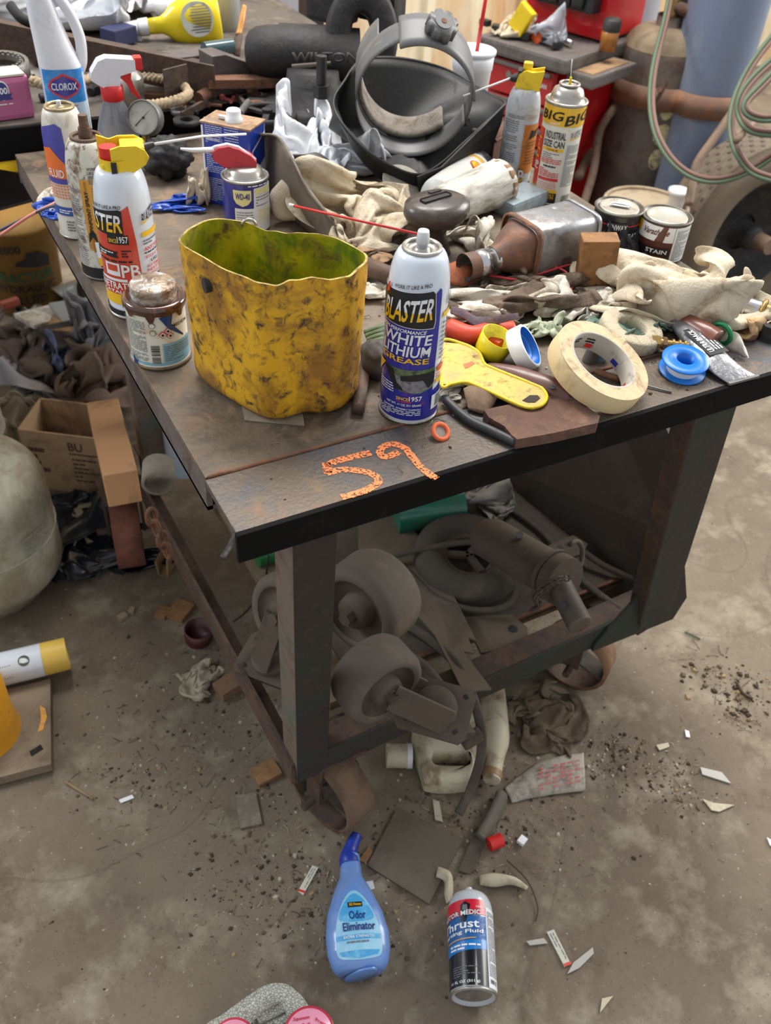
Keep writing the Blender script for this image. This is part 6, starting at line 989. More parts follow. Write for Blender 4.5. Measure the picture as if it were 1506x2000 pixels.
pp = pts + e2; b.grid([[p + V(0, 0, dz) for p in pp] for dz in (-.03, .03)], m_strp); world('cylinder_band', b, 'rusty flat steel band around the cylinders', 'band', solid=.006)
b = MB(); qb = PD(1288, 175, 2.38); b.cyl(qb, qb + (CAM - qb).normalized() * .05, .007, .007, M_rust2, 10); b.cyl(qb + V(0, 0, -.03), qb + V(.02, 0, .02), .006, .006, M_rust, 10); world('band_screw', b, 'rusty tee screw on the cylinder band', 'screw')
m_gh = mat('faded green hose', (88, 106, 84), .6); m_rh = mat('faded red brown hose', (116, 86, 74), .6)
def hose(pts, label):
    c = spline([PD(*p) for p in pts], 8); t = thing('twin_hose', label, 'hose', c[0]); n_ = (CAM - c[len(c) // 2]).normalized()
    for nm, m, s_ in (('green_hose', m_gh, 1), ('red_hose', m_rh, -1)):
        o = []
        for i, p in enumerate(c):
            tn = (c[min(i + 1, len(c) - 1)] - c[max(0, i - 1)]).normalized(); o.append(p + tn.cross(n_).normalized() * (.0045 * s_))
        b = MB(); b.tube(o, .0052, m, 8); world(nm, b, parent=t)
hose([(1312, -20, 2.4), (1300, 40, 2.38), (1278, 130, 2.35), (1272, 200, 2.33), (1282, 260, 2.3), (1310, 310, 2.28), (1350, 342, 2.26), (1400, 352, 2.22), (1460, 335, 2.2), (1530, 290, 2.15)], 'green and red twin hose hanging in a long loop before the cylinders')
hose([(1520, 60, 2.15), (1480, 110, 2.15), (1450, 160, 2.15), (1432, 210, 2.14), (1430, 260, 2.12), (1442, 300, 2.1), (1470, 335, 2.1), (1520, 352, 2.08)], 'outermost strand of twin hose coiled at the right frame edge')
hose([(1530, 100, 2.1), (1475, 150, 2.1), (1447, 190, 2.1), (1445, 225, 2.1), (1470, 255, 2.08), (1530, 262, 2.08)], 'middle strand of twin hose coiled at the right frame edge'); hose([(1530, 125, 2.05), (1490, 165, 2.05), (1458, 200, 2.05), (1462, 222, 2.05), (1495, 232, 2.05), (1540, 225, 2.05)], 'innermost strand of twin hose coiled at the right frame edge')
# cart frame, tires
m_tire = mat('dusty tire rubber', (108, 95, 80), .9, 0, (116, 102, 84), .4, 30, .4, 200); m_cart = mat('dusty brown tube steel', (122, 100, 82), .7, 0, (92, 72, 58), .4, 20)
def tire(c, ax, Ro, wd, label, m=m_tire, cat='tire'):
    t = thing('tire', label, cat, c, 0, None, aim(ax).to_3x3().to_euler()); b = MB(); prof = [(Ro * .60, -wd * .35), (Ro * .64, -wd * .44), (Ro * .8, -wd * .52), (Ro * .93, -wd * .47), (Ro * .975, -wd * .36)]
    for i in range(5):
        z0 = -wd * .36 + i * wd * .72 / 5; z1 = z0 + wd * .72 / 5; prof += [(Ro, z0 + wd * .02), (Ro, z1 - wd * .02), (Ro * .985, z1 - wd * .01), (Ro * .985, z1 + wd * .005)]
    prof += [(r, -z) for r, z in prof[:5][::-1]]; b.lathe(prof, m, 60); b.build('tire_body', t)
    b = MB()
    for i in range(5):
        z0 = -wd * .36 + (i + .5) * wd * .72 / 5
        for k in range(46): a = 2 * PI * (k + .5 * (i % 2)) / 46; b.box((Ro * 1.001 * math.cos(a), Ro * 1.001 * math.sin(a), z0), (.003, Ro * .035, wd * .05), M_dusty, Matrix.Rotation(a, 3, 'Z'))
    b.build('tread', t, kind='stuff')
    b = MB(); b.lathe([(Ro * .6, -wd * .35), (Ro * .58, -wd * .2), (Ro * .5, -wd * .15), (Ro * .2, -wd * .05), (Ro * .14, -wd * .05), (Ro * .14, wd * .3), (Ro * .10, wd * .45), (0, wd * .45)], M_darkst, 36); b.lathe([(Ro * .6, wd * .35), (Ro * .55, wd * .3), (Ro * .5, wd * .05), (Ro * .2, .0)], M_darkst, 36); b.build('wheel_rim', t)
    b = MB(); b.cyl((0, 0, -wd * .5), (0, 0, wd * .75), Ro * .09, Ro * .09, m_cart, 14); b.build('axle_hub', t)
    if c[2] > 0: pass
    return t
wc = PD(1446, 452, 2.62); tire(wc, V(-.35, -.9, .12) * -1 if False else V(-.05, -1, .06), .262, .16, 'dusty cart tire with deep tread at the right edge')
wc2 = PD(1170, 330, 2.95); tire(V(wc2.x + .02, wc2.y, .25), V(-.9, -.4, 0), .25, .13, 'brown dusty tire half hidden left of the rusty cylinder')
b = MB(); b.tube(spline([PD(1252, 60, 2.9), PD(1228, 130, 2.85), PD(1160, 280, 2.7), PD(1130, 345, 2.6)], 5), .014, m_cart, 12); world('cart_tube', b, 'long dusty cart handle tube slanting down left of the cylinders', 'tube')
b = MB(); b.tube(spline([PD(1205, 205, 2.6), PD(1172, 255, 2.6), PD(1160, 330, 2.6), PD(1140, 400, 2.6), PD(1130, 440, 2.6)], 5), .012, m_cart, 12); world('cart_tube', b, 'bent cart tube beside the brown tire', 'tube')
b = MB(); b.tube(spline([PD(1430, 220, 2.3), PD(1395, 270, 2.3), PD(1362, 318, 2.3), PD(1352, 360, 2.3), PD(1345, 400, 2.3)], 5), .011, m_cart, 12); world('cart_tube', b, 'bent cart tube crossing the tall slate blue cylinder', 'tube')
b = MB(); b.tube([PD(1438, 275, 2.05), PD(1475, 235, 2.2)], .008, m_cart, 10); world('cart_tube', b, 'short rod end poking out of the coiled hoses', 'rod')
# drum behind the table
q = PD(1262, 398, 2.4); m_drm = mat('dusty tan drum lid', (168, 150, 124), .75, 0, (128, 110, 88), .4, 12); t = thing('plastic_drum', 'tan drum with a dusty lid and white spout, behind the stain cans', 'drum', (q.x, q.y, 0)); rd_ = .108; b = MB(); b.lathe([(0, 0), (rd_ * .95, 0), (rd_, .02), (rd_, q.z - .01)], mat('tan drum', (150, 128, 100), .7), 44); b.build('drum_body', t)
b = MB(); torus(b, (0, 0, q.z), rd_, .005, m_drm); b.lathe([(rd_, q.z), (rd_ * .92, q.z - .006), (0, q.z - .006)], m_drm, 40); b.build('drum_lid', t); b = MB(); aa = face_cam(q) + R(70); cx_ = .045 * math.cos(aa) ; b.lathe([(.02, q.z - .005), (.021, q.z + .03), (.028, q.z + .032), (.028, q.z + .042), (0, q.z + .04)], M_white, 24, Matrix.Translation((.07, -.035, 0))); b.build('spout_cap', t)
# ================= floor left of the table =================
def fl(x, y, z=0): return P(x, y, z)
m_tank = mat('dusty white tank paint', (176, 174, 156), .5, 0, (128, 112, 88), .42, 7, .08, 60, (150, 140, 116), .5, 24)
def tank(c, r, h, label):
    t = thing('propane_tank', label, 'gas tank', c); b = MB(); pr = [(0, .03), (r * .6, .03), (r * .6, 0), (r * .62, 0), (r * .62, .035)]; z0 = .03
    for i in range(0, 9): a = i / 8 * PI / 2; pr.append((r * math.sin(a) ** .5 if i else r * .62, z0 + .06 - .06 * math.cos(a) + .005))
    pr += [(r, h - .085)]
    for i in range(1, 10): a = i / 9 * PI / 2; pr.append((r * math.cos(a) ** .55 if i < 9 else 0, h - .085 + .085 * math.sin(a)))
    b.lathe(pr, m_tank, 56); b.build('tank_body', t); b = MB(); torus(b, (0, 0, h * .5), r, .0022, m_tank); b.build('weld_line', t)
    b = MB(); mp = cyl_map(r * 1.001, yaw=face_cam(c) + R(38)); b.rect(-.03, h * .5, .045, h * .5 + .05, mp, mat('worn grey decal', (160, 160, 148), .5, 0, (140, 134, 116), .4, 60), 1); b.lines(-.026, h * .5 + .006, .04, h * .5 + .044, 5, mp, mat('faded print', (136, 134, 124), .6), 2, .3); b.build('decal', t)
    b = MB(); ringwall(b, (0, 0, h - .02), r * .42, r * .40, .05, m_tank); b.build('collar', t); return t
tank(fl(-2, 1150), .140, .34, 'large dusty white propane tank standing at the left edge'); q = fl(-62, 945); t = tank(q, .11, .30, 'smaller dusty tank at the left edge, behind the large one')
# spray can with yellow cap lying against the base plate
a0 = P(-70, 1325, .05); a1 = P(84, 1288, .05); d = (a1 - a0).normalized(); t = thing('paint_spray_can', 'white spray can with a yellow cap lying below the large tank', 'spray can', V(*((a0 + a1) / 2)[:2], .018)); b = MB(); b.cyl(a0, a1, .031, .031, m_cw, 36); world('can_body', b, parent=t); a2 = P(132, 1276, .05); b = MB(); b.cyl(a1, a2, .0305, .030, mat('pale yellow cap', (226, 190, 84), .45), 32, cap=False); b.cyl(a2 - d * .004, a2 - d * .0035, .029, .029, M_yelp, 30); world('cap', b, parent=t)
up = (CAM - a1); up = (up - d * up.dot(d)).normalized(); sd = d.cross(up)
def cm_(u, v, k=0): a = v / .031; return a0 + d * u + (up * math.cos(a) - sd * math.sin(a) * -1 * -1) * (.0312 + .0003 * k)
L0 = (a1 - a0).length; b = MB(); b.poly([(L0 - .03 + .010 * math.cos(R(a)), .006 + .010 * math.sin(R(a))) for a in range(0, 360, 24)], cm_, mat('olive green print', (70, 84, 60), .5), 1); b.poly([(L0 - .030 + .006 * math.cos(R(a)), .006 + .005 * math.sin(R(a))) for a in (0, 70, 120, 200, 250, 300)], cm_, M_lwhite, 2); b.poly([(L0 - .10 + .012 * math.cos(R(a)), -.008 + .012 * math.sin(R(a))) for a in range(0, 360, 24)], cm_, MATS['olive green print'], 1)
for i in range(5): b.poly([(L0 - .055 - i * .004, -.020), (L0 - .053 - i * .004, -.020), (L0 - .053 - i * .004, .004), (L0 - .055 - i * .004, .004)], cm_, M_inkg, 1)
world('label', b, parent=t, solid=-1)
# base plate with yellow post
m_bpl = mat('dusty steel base plate', (138, 122, 102), .8, 0, (104, 90, 74), .45, 12, .2, 60); t = thing('bollard', 'yellow painted steel post on a thick base plate at the left edge', 'post', V(*fl(-40, 1440)[:2], 0)); b = MB()
pl = [P(x, y, .024) for x, y in ((-220, 1400), (98, 1326), (100, 1492), (-200, 1570))]; b.prism([(p.x, p.y) for p in pl], .02, m_bpl, Matrix.Translation((0, 0, .004))); world('base_plate', b, parent=t, bev=.001)
b = MB(); q = P(72, 1470, .0245); b.tube([P(62, 1476, .0246), P(84, 1462, .0246)], .0085, M_blackr, 12, flat=.06); world('bolt_hole', b, parent=t); b = MB(); q = P(82, 1405, .0246); b.prism([(p.x, p.y) for p in [P(x, y, .0246) for x, y in ((78, 1378), (88, 1384), (92, 1400), (84, 1425), (74, 1430), (80, 1405))]], .0006, mat('orange yellow paint daub', (222, 160, 70), .7, 0, (138, 122, 102), .4, 90), Matrix.Translation((0, 0, .0244))); world('paint_daub', b, parent=t)
q = P(-45, 1430, .024); m_yp = mat('deep yellow post paint', (206, 144, 28), .4, 0, (120, 84, 34), .3, 40, coat=.3); b = MB(); b.lathe([(.073, 0), (.071, .006), (.067, .02), (.067, .12), (.05, .14), (0, .145)], m_yp, 44, Matrix.Translation(q)); world('post', b, parent=t)
# hydraulic fluid pail, yellow jug, boxes, bags
m_pail = mat('mustard pail', (150, 112, 50), .6, 0, (104, 78, 42), .35, 10); q = fl(62, 590); hz = ZT(q.x, q.y, 432); t = thing('hydraulic_fluid_pail', 'mustard tractor hydraulic fluid pail with a tractor picture', 'pail', (q.x, q.y, 0), face_cam(q)); rr_ = .105; b = MB(); b.lathe([(0, 0), (rr_ * .92, 0), (rr_, hz), (rr_ * 1.04, hz), (rr_ * 1.04, hz + .012), (0, hz + .012)], m_pail, 44); b.build('pail_body', t)
mp = cyl_map(rr_ * 1.004); m_dk = mat('dark green print', (26, 74, 50), .5); b = MB(); b.text('2000', -.06, hz * .80, .0, hz * .90, mp, M_ink, 2); b.poly([(-.02, hz * .66), (.075, hz * .60), (.078, hz * .72), (.045, hz * .80), (.012, hz * .80), (.01, hz * .73), (-.02, hz * .70)], mp, M_ink, 2); b.text('TRACTOR', -.10, hz * .46, .085, hz * .58, mp, m_dk, 3); b.text('HYDRAULIC', -.095, hz * .34, .085, hz * .43, mp, M_ink, 3); b.text('FLUID', -.05, hz * .2, .05, hz * .30, mp, M_ink, 3); b.build('label', t)
q = fl(-10, 590); b = MB(); b.lathe([(0, 0), (.07, 0), (.075, .02), (.07, .2), (.03, .24), (0, .245)], mat('dirty yellow jug', (170, 150, 30), .45, 0, (120, 100, 30), .3, 10), 28); one('yellow_jug', b, 'dull yellow jug at the left edge beside the fluid pail', 'jug', (q.x, q.y, 0))
m_bc = mat('brown tarpaulin cloth', (116, 98, 86), .9, 0, (88, 72, 62), .4, 8, .2, 120); m_clrb = mat('hazy clear plastic', (150, 150, 156), .3, 0, (130, 124, 118), .4, 14, alpha=.8)
for (x, y, sx, sy, hh, sd, m, nm, lb, ct) in [(120, 600, .36, .24, .12, 101, mat('grey film bag', (142, 140, 128), .35, 0, (110, 104, 92), .4, 10), 'film_bag', 'grey crumpled film bag in front of the fluid pail', 'bag'), (60, 700, .4, .3, .10, 102, mat('dark brown sacking', (92, 78, 70), .9, 0, (66, 56, 50), .4, 8), 'brown_sack', 'dark brown sack heaped left of the table', 'sack'), (170, 690, .3, .22, .1, 103, m_bc, 'brown_sack', 'brown sack lying against the table leg', 'sack'),
    (215, 790, .34, .30, .22, 104, m_bc, 'brown_tarp', 'brown tarpaulin draped behind the cardboard carton', 'tarp'), (50, 790, .26, .2, .12, 105, m_clrb, 'clear_bag', 'hazy clear plastic bag left of the brown tarpaulin', 'bag'), (195, 700, .14, .13, .2, 106, m_clrb, 'clear_bag', 'hazy clear bag standing on the sacks by the table leg', 'bag'), (40, 850, .2, .16, .1, 107, mat('pale rag', (160, 146, 126), .9, 0, (120, 104, 86), .4, 14), 'pale_rag', 'pale dusty rag above the small tank', 'rag'), (130, 720, .2, .1, .12, 108, mat('dull blue cloth', (84, 92, 124), .6), 'blue_cloth', 'dull blue cloth between the clear bags', 'cloth')]:
    q = fl(x, y); rag(nm, lb, ct, (q.x, q.y, 0), sx * 1.1, sy * 1.1, hh, sd, m, sd, 2, .6, n=60, lift=.01)
for i, (x, y, a, m, lb) in enumerate([(95, 635, .4, M_clothw, 'white board scrap in front of the film bag'), (135, 650, 1.2, M_card, 'brown board scrap beside the white one'), (160, 625, .2, mat('pale blue grey board', (140, 144, 140), .7), 'pale blue grey board scrap by the table leg'), (140, 672, .3, mat('black board', (50, 46, 44), .8), 'dark flat board scrap under the film bag')]):
    q = fl(x, y, .05); b = MB(); b.box((0, 0, 0), (.14, .09, .012), m, bev=.001); one('board_scrap', b, lb, 'board', (q.x, q.y, .08), rot=(.1 * i, .15, a))
q = fl(35, 655); b = MB(); b.box((0, 0, .012), (.05, .02, .02), mat('dull red plastic', (150, 74, 60), .6), bev=.004); one('red_plug', b, 'small dull red plug on the dark sack at the left', 'plug', (q.x, q.y, .09), .3)
q = P(28, 322, 0); b = MB(); b.box((0, 0, .09), (.30, .14, .18), mat('bright yellow box', (230, 196, 40), .4), bev=.003); b.box((0, -.072, .09), (.20, .003, .08), M_lwhite); one('yellow_box', b, 'bright yellow box on the floor below the rear bench at the left edge', 'box', q, .2)
q = P(150, 322, 0); b = MB(); b.box((0, 0, .10), (.42, .16, .20), M_card, bev=.003); b.box((0, -.082, .05), (.40, .004, .02), M_darkst); one('brown_carton', b, 'brown carton on the floor below the rear bench beside the yellow box', 'box', q, .15)
b = MB(); b.add([PD(*c) for c in ((-60, 322, 1.75), (50, 342, 1.7), (62, 392, 1.66), (-60, 425, 1.66))], [(0, 1, 2, 3)], mat('dark folder board', (66, 60, 60), .6, 0, (84, 78, 74), .3, 10), False); world('dark_board', b, 'dark smooth board leaning at the far left table corner', 'board', solid=.006)
# cartons
m_cr = mat('shabby printed carton', (180, 150, 116), .85, 0, (110, 88, 66), .42, 10, .1, 40); A = fl(65, 950); B = fl(212, 968); t = thing('printed_carton', 'shabby open cardboard carton printed BU behind the large tank', 'box', A); dx_ = (B - A); W_ = dx_.length; ang = math.atan2(dx_.y, dx_.x); t.rotation_euler = (0, 0, ang); hz = ZT(A.x, A.y, 838); D_ = .12
for (c, s_, nm) in (((W_ / 2, 0, hz / 2), (W_, .004, hz), 'front_panel'), ((W_ / 2, D_, hz / 2), (W_, .004, hz), 'back_panel'), ((0, D_ / 2, hz / 2), (.004, D_, hz), 'side_panel'), ((W_, D_ / 2, hz / 2), (.004, D_, hz), 'side_panel'), ((W_ / 2, D_ / 2, .003), (W_, D_, .004), 'bottom_panel')): b = MB(); b.box(c, s_, m_cr); b.build(nm, t)
b = MB(); mp = plane_map((0, -.0025, 0), (1, 0, 0), (0, 0, 1)); b.text('BUTTER', W_ * .6, hz * .72, W_ * 1.0, hz * .88, mp, mat('carton print', (92, 72, 56), .8), 2) if False else b.text('BU', W_ * .6, hz * .74, W_ * .78, hz * .88, mp, mat('carton print', (92, 72, 56), .8), 2); b.rect(W_ * .6, hz * .68, W_ * .98, hz * .70, mp, MATS['carton print'], 2); b.lines(W_ * .62, hz * .2, W_ * .96, hz * .64, 6, mp, MATS['carton print'], 2, .4); b.lines(W_ * .06, hz * .3, W_ * .3, hz * .75, 4, mp, MATS['carton print'], 2, .6); b.build('print', t, solid=-1)
m_tc = mat('clean tan carton', (206, 156, 112), .75, 0, (150, 112, 82), .3, 8, .05, 40); c8 = [P(245, 985, .02), P(270, 950, .02)]
b = MB(); p0 = P(192, 838, .20); p1 = P(238, 975, .12); cc = PD(232, 890, 1.62); beam(b, PD(205, 812, 1.80), PD(240, 955, 1.64), .075, .06, m_tc, (1, -.6, 0)); world('tan_carton', b, 'clean tan carton leaning between the printed carton and the table', 'box', bev=.002)
q = fl(210, 985); b = MB(); torus(b, (0, 0, .012), .026, .008, mat('grey tape roll', (112, 106, 98), .7), (0, 0, 1), 30, 10, 1.4, .5); one('grey_tape_roll', b, 'small grey roll under the tan carton', 'tape', (q.x, q.y, 0)); q = fl(232, 1030); b = MB(); torus(b, (0, 0, .01), .020, .007, M_blackr); one('rubber_ring', b, 'black rubber ring on the floor below the tan carton', 'ring', (q.x, q.y, 0))
b = MB(); slab(b, [(125, 975), (185, 962), (235, 1050), (170, 1060)], .004, .01, mat('stained cream board', (190, 178, 148), .75, 0, (130, 106, 78), .42, 12, .1, 60)); world('stained_board', b, 'stained cream board lying behind the black plastic bag', 'board')
q = fl(180, 1060); rag('black_plastic_bag', 'shiny dark blue black plastic bag between the large tank and the wheel', 'bag', (q.x, q.y, 0), .40, .30, .08, 121, mat('shiny black film', (30, 34, 42), .22, 0, (60, 66, 78), .3, 20), -.5, 3.4, 1, n=100)
q = fl(340, 1105); t = thing('paper_sleeve', 'bent cardboard sleeve beside the chain under the table', 'sleeve', (q.x, q.y, 0), .9); b = MB(); b.box((0, 0, .02), (.07, .003, .04), M_card, Matrix.Rotation(.2, 3, 'Y')); b.box((0, .022, .02), (.07, .003, .04), M_card, Matrix.Rotation(-.1, 3, 'X')); b.box((0, .011, .001), (.07, .022, .002), M_card); b.build('sleeve_body', t)
# chain hanging from the roll on the rail
t = thing('steel_roll', 'grey strap roll hung over the left rail of the table', 'roll', PD(305, 925, 1.52)); b = MB(); ringwall(b, PD(298, 925, 1.52) - V(.0, .03, 0), .027, .022, .045, mat('grey canvas roll', (134, 126, 112), .8, 0, (104, 96, 84), .4, 20), (.35, 1, .1)); world('roll_body', b, parent=t)
b = MB(); c0_ = PD(296, 1010, 1.5)
for k in range(4):
    M_ = Matrix.Translation(c0_ + V(.006 * k, 0, -.028 * k)) @ Matrix.Rotation(PI / 2 * (k % 2) + .4, 4, 'Z') @ Matrix.Rotation(PI / 2, 4, 'X'); b.tube([M_ @ V(.009 * math.cos(a), .018 * math.sin(a), 0) for a in [2 * PI * j / 16 for j in range(16)]], .004, M_rust2, 8, True)
world('hanging_chain', b, 'rusty chain links hanging beside the left rear wheel', 'chain')
# small litter
m_mar = mat('maroon plastic', (76, 34, 38), .4); q = fl(388, 1248); b = MB(); b.lathe([(0, .002), (.026, 0), (.0265, .003), (.0265, .034), (.024, .034), (.0235, .006), (0, .006)], m_mar, 34); one('maroon_cup', b, 'open maroon plastic cup under the left rail', 'cup', (q.x, q.y, 0), rot=(.1, 0, 0))
q = fl(388, 1330); rag('crumpled_paper', 'crumpled white paper on the floor left of the rail', 'paper', (q.x, q.y, 0), .095, .085, .03, 131, mat('dirty crumpled paper', (168, 158, 138), .9, 0, (120, 106, 86), .4, 30), .6, 3, 1); q = fl(450, 1345); b = MB(); b.box((0, 0, .011), (.055, .036, .022), mat('sawn wood', (128, 100, 76), .8, 0, (96, 72, 54), .4, 20, .2, 60), bev=.001); one('wood_offcut', b, 'brown wood offcut beside the crumpled white paper', 'wood', (q.x, q.y, 0), .25)
for i, (x, y, a, s_) in enumerate([(240, 1208, .3, .018), (258, 1196, 1, .014), (318, 1200, .8, .028), (352, 1196, .7, .05), (520, 1512, .1, .045)]):
    q = fl(x, y); b = MB(); b.box((0, 0, .005), (s_, s_ * .8, .010), M_wood if i > 1 else mat('pale chip board', (150, 136, 108), .8), bev=.001); one('wood_chip', b, ['pale square chip left of its twin near the maroon cup', 'pale square chip right of its twin near the maroon cup', 'yellowish wood splinter block nearer the chips', 'flat wood piece left of the maroon cup', 'yellowish wood offcut beside the near wheel'][i], 'wood chip', (q.x, q.y, 0), a)
b = MB(); slab(b, [(460, 1553), (500, 1547), (512, 1608), (468, 1618)], .001, .004, mat('cloudy clear plate', (128, 118, 104), .25, 0, (150, 142, 130), .4, 40, coat=.4)); world('clear_plate', b, 'small cloudy clear plastic plate left of the near wheel', 'plate', bev=.0008)
b = MB(); b.tube([fl(128, 1527, .004), fl(182, 1560, .004)], .0022, m_straw, 6); world('wood_stick', b, 'thin wooden stick left on the open floor', 'stick'); b = MB(); slab(b, [(232, 1562), (258, 1552), (262, 1558), (236, 1568)], .001, .002, M_lwhite); world('white_chip', b, 'tiny white plastic chip on the open floor', 'chip')
# ================= on the lower shelf =================
ZS = .2248; m_whl = mat('dusty grey caster tyre', (94, 84, 74), .8, 0, (118, 102, 84), .4, 10, .1, 120); m_cs = mat('dusty caster steel', (88, 76, 64), .75, .1, (62, 54, 46), .4, 20, .2, 60)
def caster(c, ax, r, wd, label, plate=None, name='caster_wheel'):
    t = thing(name, label, 'caster wheel', c); c = Vector(c); ax = Vector(ax).normalized(); M_ = Matrix.Translation(c) @ aim(ax); b = MB(); b.lathe([(r * .72, -wd * .46), (r * .78, -wd * .5), (r * .94, -wd * .44), (r, -wd * .3), (r, wd * .3), (r * .94, wd * .44), (r * .78, wd * .5), (r * .72, wd * .46)], m_whl, 48, M_); world('tyre', b, parent=t)
    b = MB(); b.lathe([(r * .74, wd * .46), (r * .68, wd * .32), (r * .4, wd * .28), (r * .36, wd * .5), (r * .2, wd * .54), (0, wd * .54)], m_cs, 36, M_); b.lathe([(r * .74, -wd * .46), (r * .66, -wd * .3), (0, -wd * .3)], m_cs, 36, M_); world('wheel_hub', b, parent=t); b = MB(); b.cyl(M_ @ V(0, 0, wd * .5), M_ @ V(0, 0, wd * .72), r * .15, r * .15, m_cs, 6, smooth=False); world('axle_nut', b, parent=t)
    if plate:
        pc, pn, ps = plate; Mp = Matrix.Translation(Vector(pc)) @ aim(pn); b = MB(); b.prism([(ps * x, ps * y) for x, y in ((-1, -.6), (-.85, -.78), (.85, -.78), (1, -.6), (1, .6), (.85, .78), (-.85, .78), (-1, .6))], .006, m_cs, Mp); b.lathe([(ps * .62, .006), (ps * .6, .014), (ps * .3, .018), (0, .018)], m_cs, 32, Mp)
        for x, y in ((-.75, -.5), (.75, -.5), (-.75, .5), (.75, .5)): b.tube([Mp @ V(ps * x * 1.02, ps * y * .9, .0062), Mp @ V(ps * x * .88, ps * y * 1.1, .0062)], ps * .09, M_blackr, 10, flat=.12)
        world('mounting_plate', b, parent=t, bev=.0008)
        b = MB()
        for sg in (-1, 1): beam(b, c + ax * (sg * (wd * .62)), Vector(pc) + ax * (sg * wd * .5) + Vector(pn) * .008, .04, .005, m_cs, ax)
        world('fork', b, parent=t)
    return t
caster(PD(722, 1172, 1.36), V(-.90, -.42, .12), .072, .085, 'largest grey caster wheel, upright right behind the near leg')
caster(PD(735, 1325, 1.24), V(.12, -.97, .02), .060, .062, 'grey swivel caster lying on its side at the shelf front', (PD(850, 1385, 1.25), V(-.3, -.3, 1), .05))
caster(PD(566, 1195, 1.40), V(-.9, -.3, .25), .066, .05, 'caster half hidden left of the near leg', (P(530, 1292, .236), V(-.12, -.1, 1), .052))
m_dsh = mat('dusty flat sheet', (108, 94, 78), .9, 0, (82, 71, 60), .4, 8, .1, 90)
b = MB(); slab(b, [(700, 1010), (790, 1010), (850, 1090), (930, 1250), (915, 1245), (925, 1275), (905, 1272), (960, 1345), (905, 1350), (850, 1240), (780, 1160), (700, 1110)], .25, .004, m_dsh); world('saw_blade_sheet', b, 'dusty notched flat sheet lying across the shelf', 'sheet')
b = MB(); slab(b, [(905, 1205), (1000, 1200), (1030, 1225), (1032, 1250), (1005, 1262), (940, 1275)], ZS + .001, .006, m_dsh); q = P(1002, 1228, .2328); b.cyl(q, q + V(0, 0, .0006), .008, .008, M_black, 14); world('round_ended_plate', b, 'round ended plate with one hole at the shelf front', 'plate')
# pneumatic tyre and swivel jack
t = thing('scooter_tire', 'dusty bare rubber tire lying under the tongue jack', 'tire', P(915, 1085, ZS)); b = MB(); q = P(915, 1085, .262); torus(b, (q.x, q.y, q.z - .008), .072, .028, mat('dusty dark tire', (78, 70, 62), .85, 0, (100, 90, 78), .4, 10, .1, 120), (0, -.12, 1), 48, 16); world('tire_body', b, parent=t)
b = MB(); torus(b, (q.x, q.y, q.z), .046, .006, m_cs, (0, -.12, 1)); 
for k in range(3): beam(b, q, q + V(.045 * math.cos(k * 2.1 + .5), .045 * math.sin(k * 2.1 + .5), 0), .014, .006, m_cs, (0, 0, 1))
world('wheel_rim', b, parent=t)
a0 = PD(955, 1050, 1.46); a1 = PD(1075, 1120, 1.36); a2 = PD(1088, 1133, 1.345); a3 = PD(1130, 1215, 1.30); t = thing('trailer_jack', 'dusty trailer tongue jack with a chain round its ram', 'jack', V(a0.x, a0.y, ZS)); b = MB(); b.tube(spline([a0 + V(0, 0, -.01), a0, a0.lerp(a1, .5), a1], 4), [.012, .03] + [.036] * 11, m_dusty2 if False else m_cs, 26, flat=.75); world('jack_tube', b, parent=t)
b = MB(); dd_ = (a1 - a0).normalized(); b.cyl(a1, a1 + dd_ * .006, .040, .040, m_cs, 30); b.cyl(a1 + dd_ * .009, a1 + dd_ * .03, .038, .038, m_cs, 30); world('collar_ring', b, parent=t); b = MB(); b.tube(spline([a2, a2.lerp(a3, .5), a3, a3 + (a3 - a2) * .08], 4), [.0185] * 11 + [.014, .006], mat('dusty ram', (96, 86, 76), .6, .2, (74, 66, 58), .4, 30), 22); q = PD(1100, 1183, 1.295); world('ram', b, parent=t); b = MB(); vq = (CAM - q).normalized(); b.cyl(q - vq * .004, q + vq * .0005, .0052, .0052, M_black, 14); world('pin_hole', b, parent=t)
b = MB(); slab(b, [(1060, 1070), (1120, 1045), (1148, 1062), (1140, 1080), (1080, 1100)], .262, .006, m_cs)
for x, y in ((1095, 1068), (1108, 1064)): q = P(x, y, .2684); b.box(q, (.008, .008, .001), M_black)
world('bracket', b, parent=t); b = MB(); b.tube(arc(PD(1120, 1090, 1.40), .03, -90, 100, 12, (.8, .3, 0), (0, .4, .7)), .004, m_cs, 8); b.cyl(PD(1015, 1048, 1.40), PD(1015, 1044, 1.385), .006, .006, M_grey, 10); world('bracket_pin', b, parent=t)
b = MB(); n = 13; cs = spline([PD(1112, 1128, 1.30), PD(1085, 1135, 1.275), PD(1060, 1150, 1.28), PD(1045, 1165, 1.29), PD(1052, 1180, 1.29), PD(1040, 1190, 1.30)], 4)
for i in range(0, len(cs) - 1):
    tn = (cs[i + 1] - cs[i]).normalized(); uu = tn.orthogonal().normalized(); uu = uu if i % 2 else tn.cross(uu); b.tube([cs[i] + tn * (.008 * math.cos(a)) + uu * (.0045 * math.sin(a)) for a in [2 * PI * j / 10 for j in range(10)]], .0014, M_rust, 6, True)
world('thin_chain', b, 'thin rusty chain wrapped around the jack ram', 'chain')
m_hs = mat('dusty rubber hose', (78, 70, 61), .85, 0, (96, 86, 74), .4, 30)
b = MB(); b.tube(spline([P(*q) for q in ((700, 1125, .25), (760, 1090, .27), (840, 1070, .285), (930, 1060, .30), (990, 1095, .30), (1010, 1150, .28), (985, 1185, .26), (920, 1190, .25), (850, 1165, .25), (800, 1120, .255), (768, 1095, .26))], 8), .0055, m_hs, 10); world('rubber_hose', b, 'dusty hose coiled over the tire on the lower shelf', 'hose')
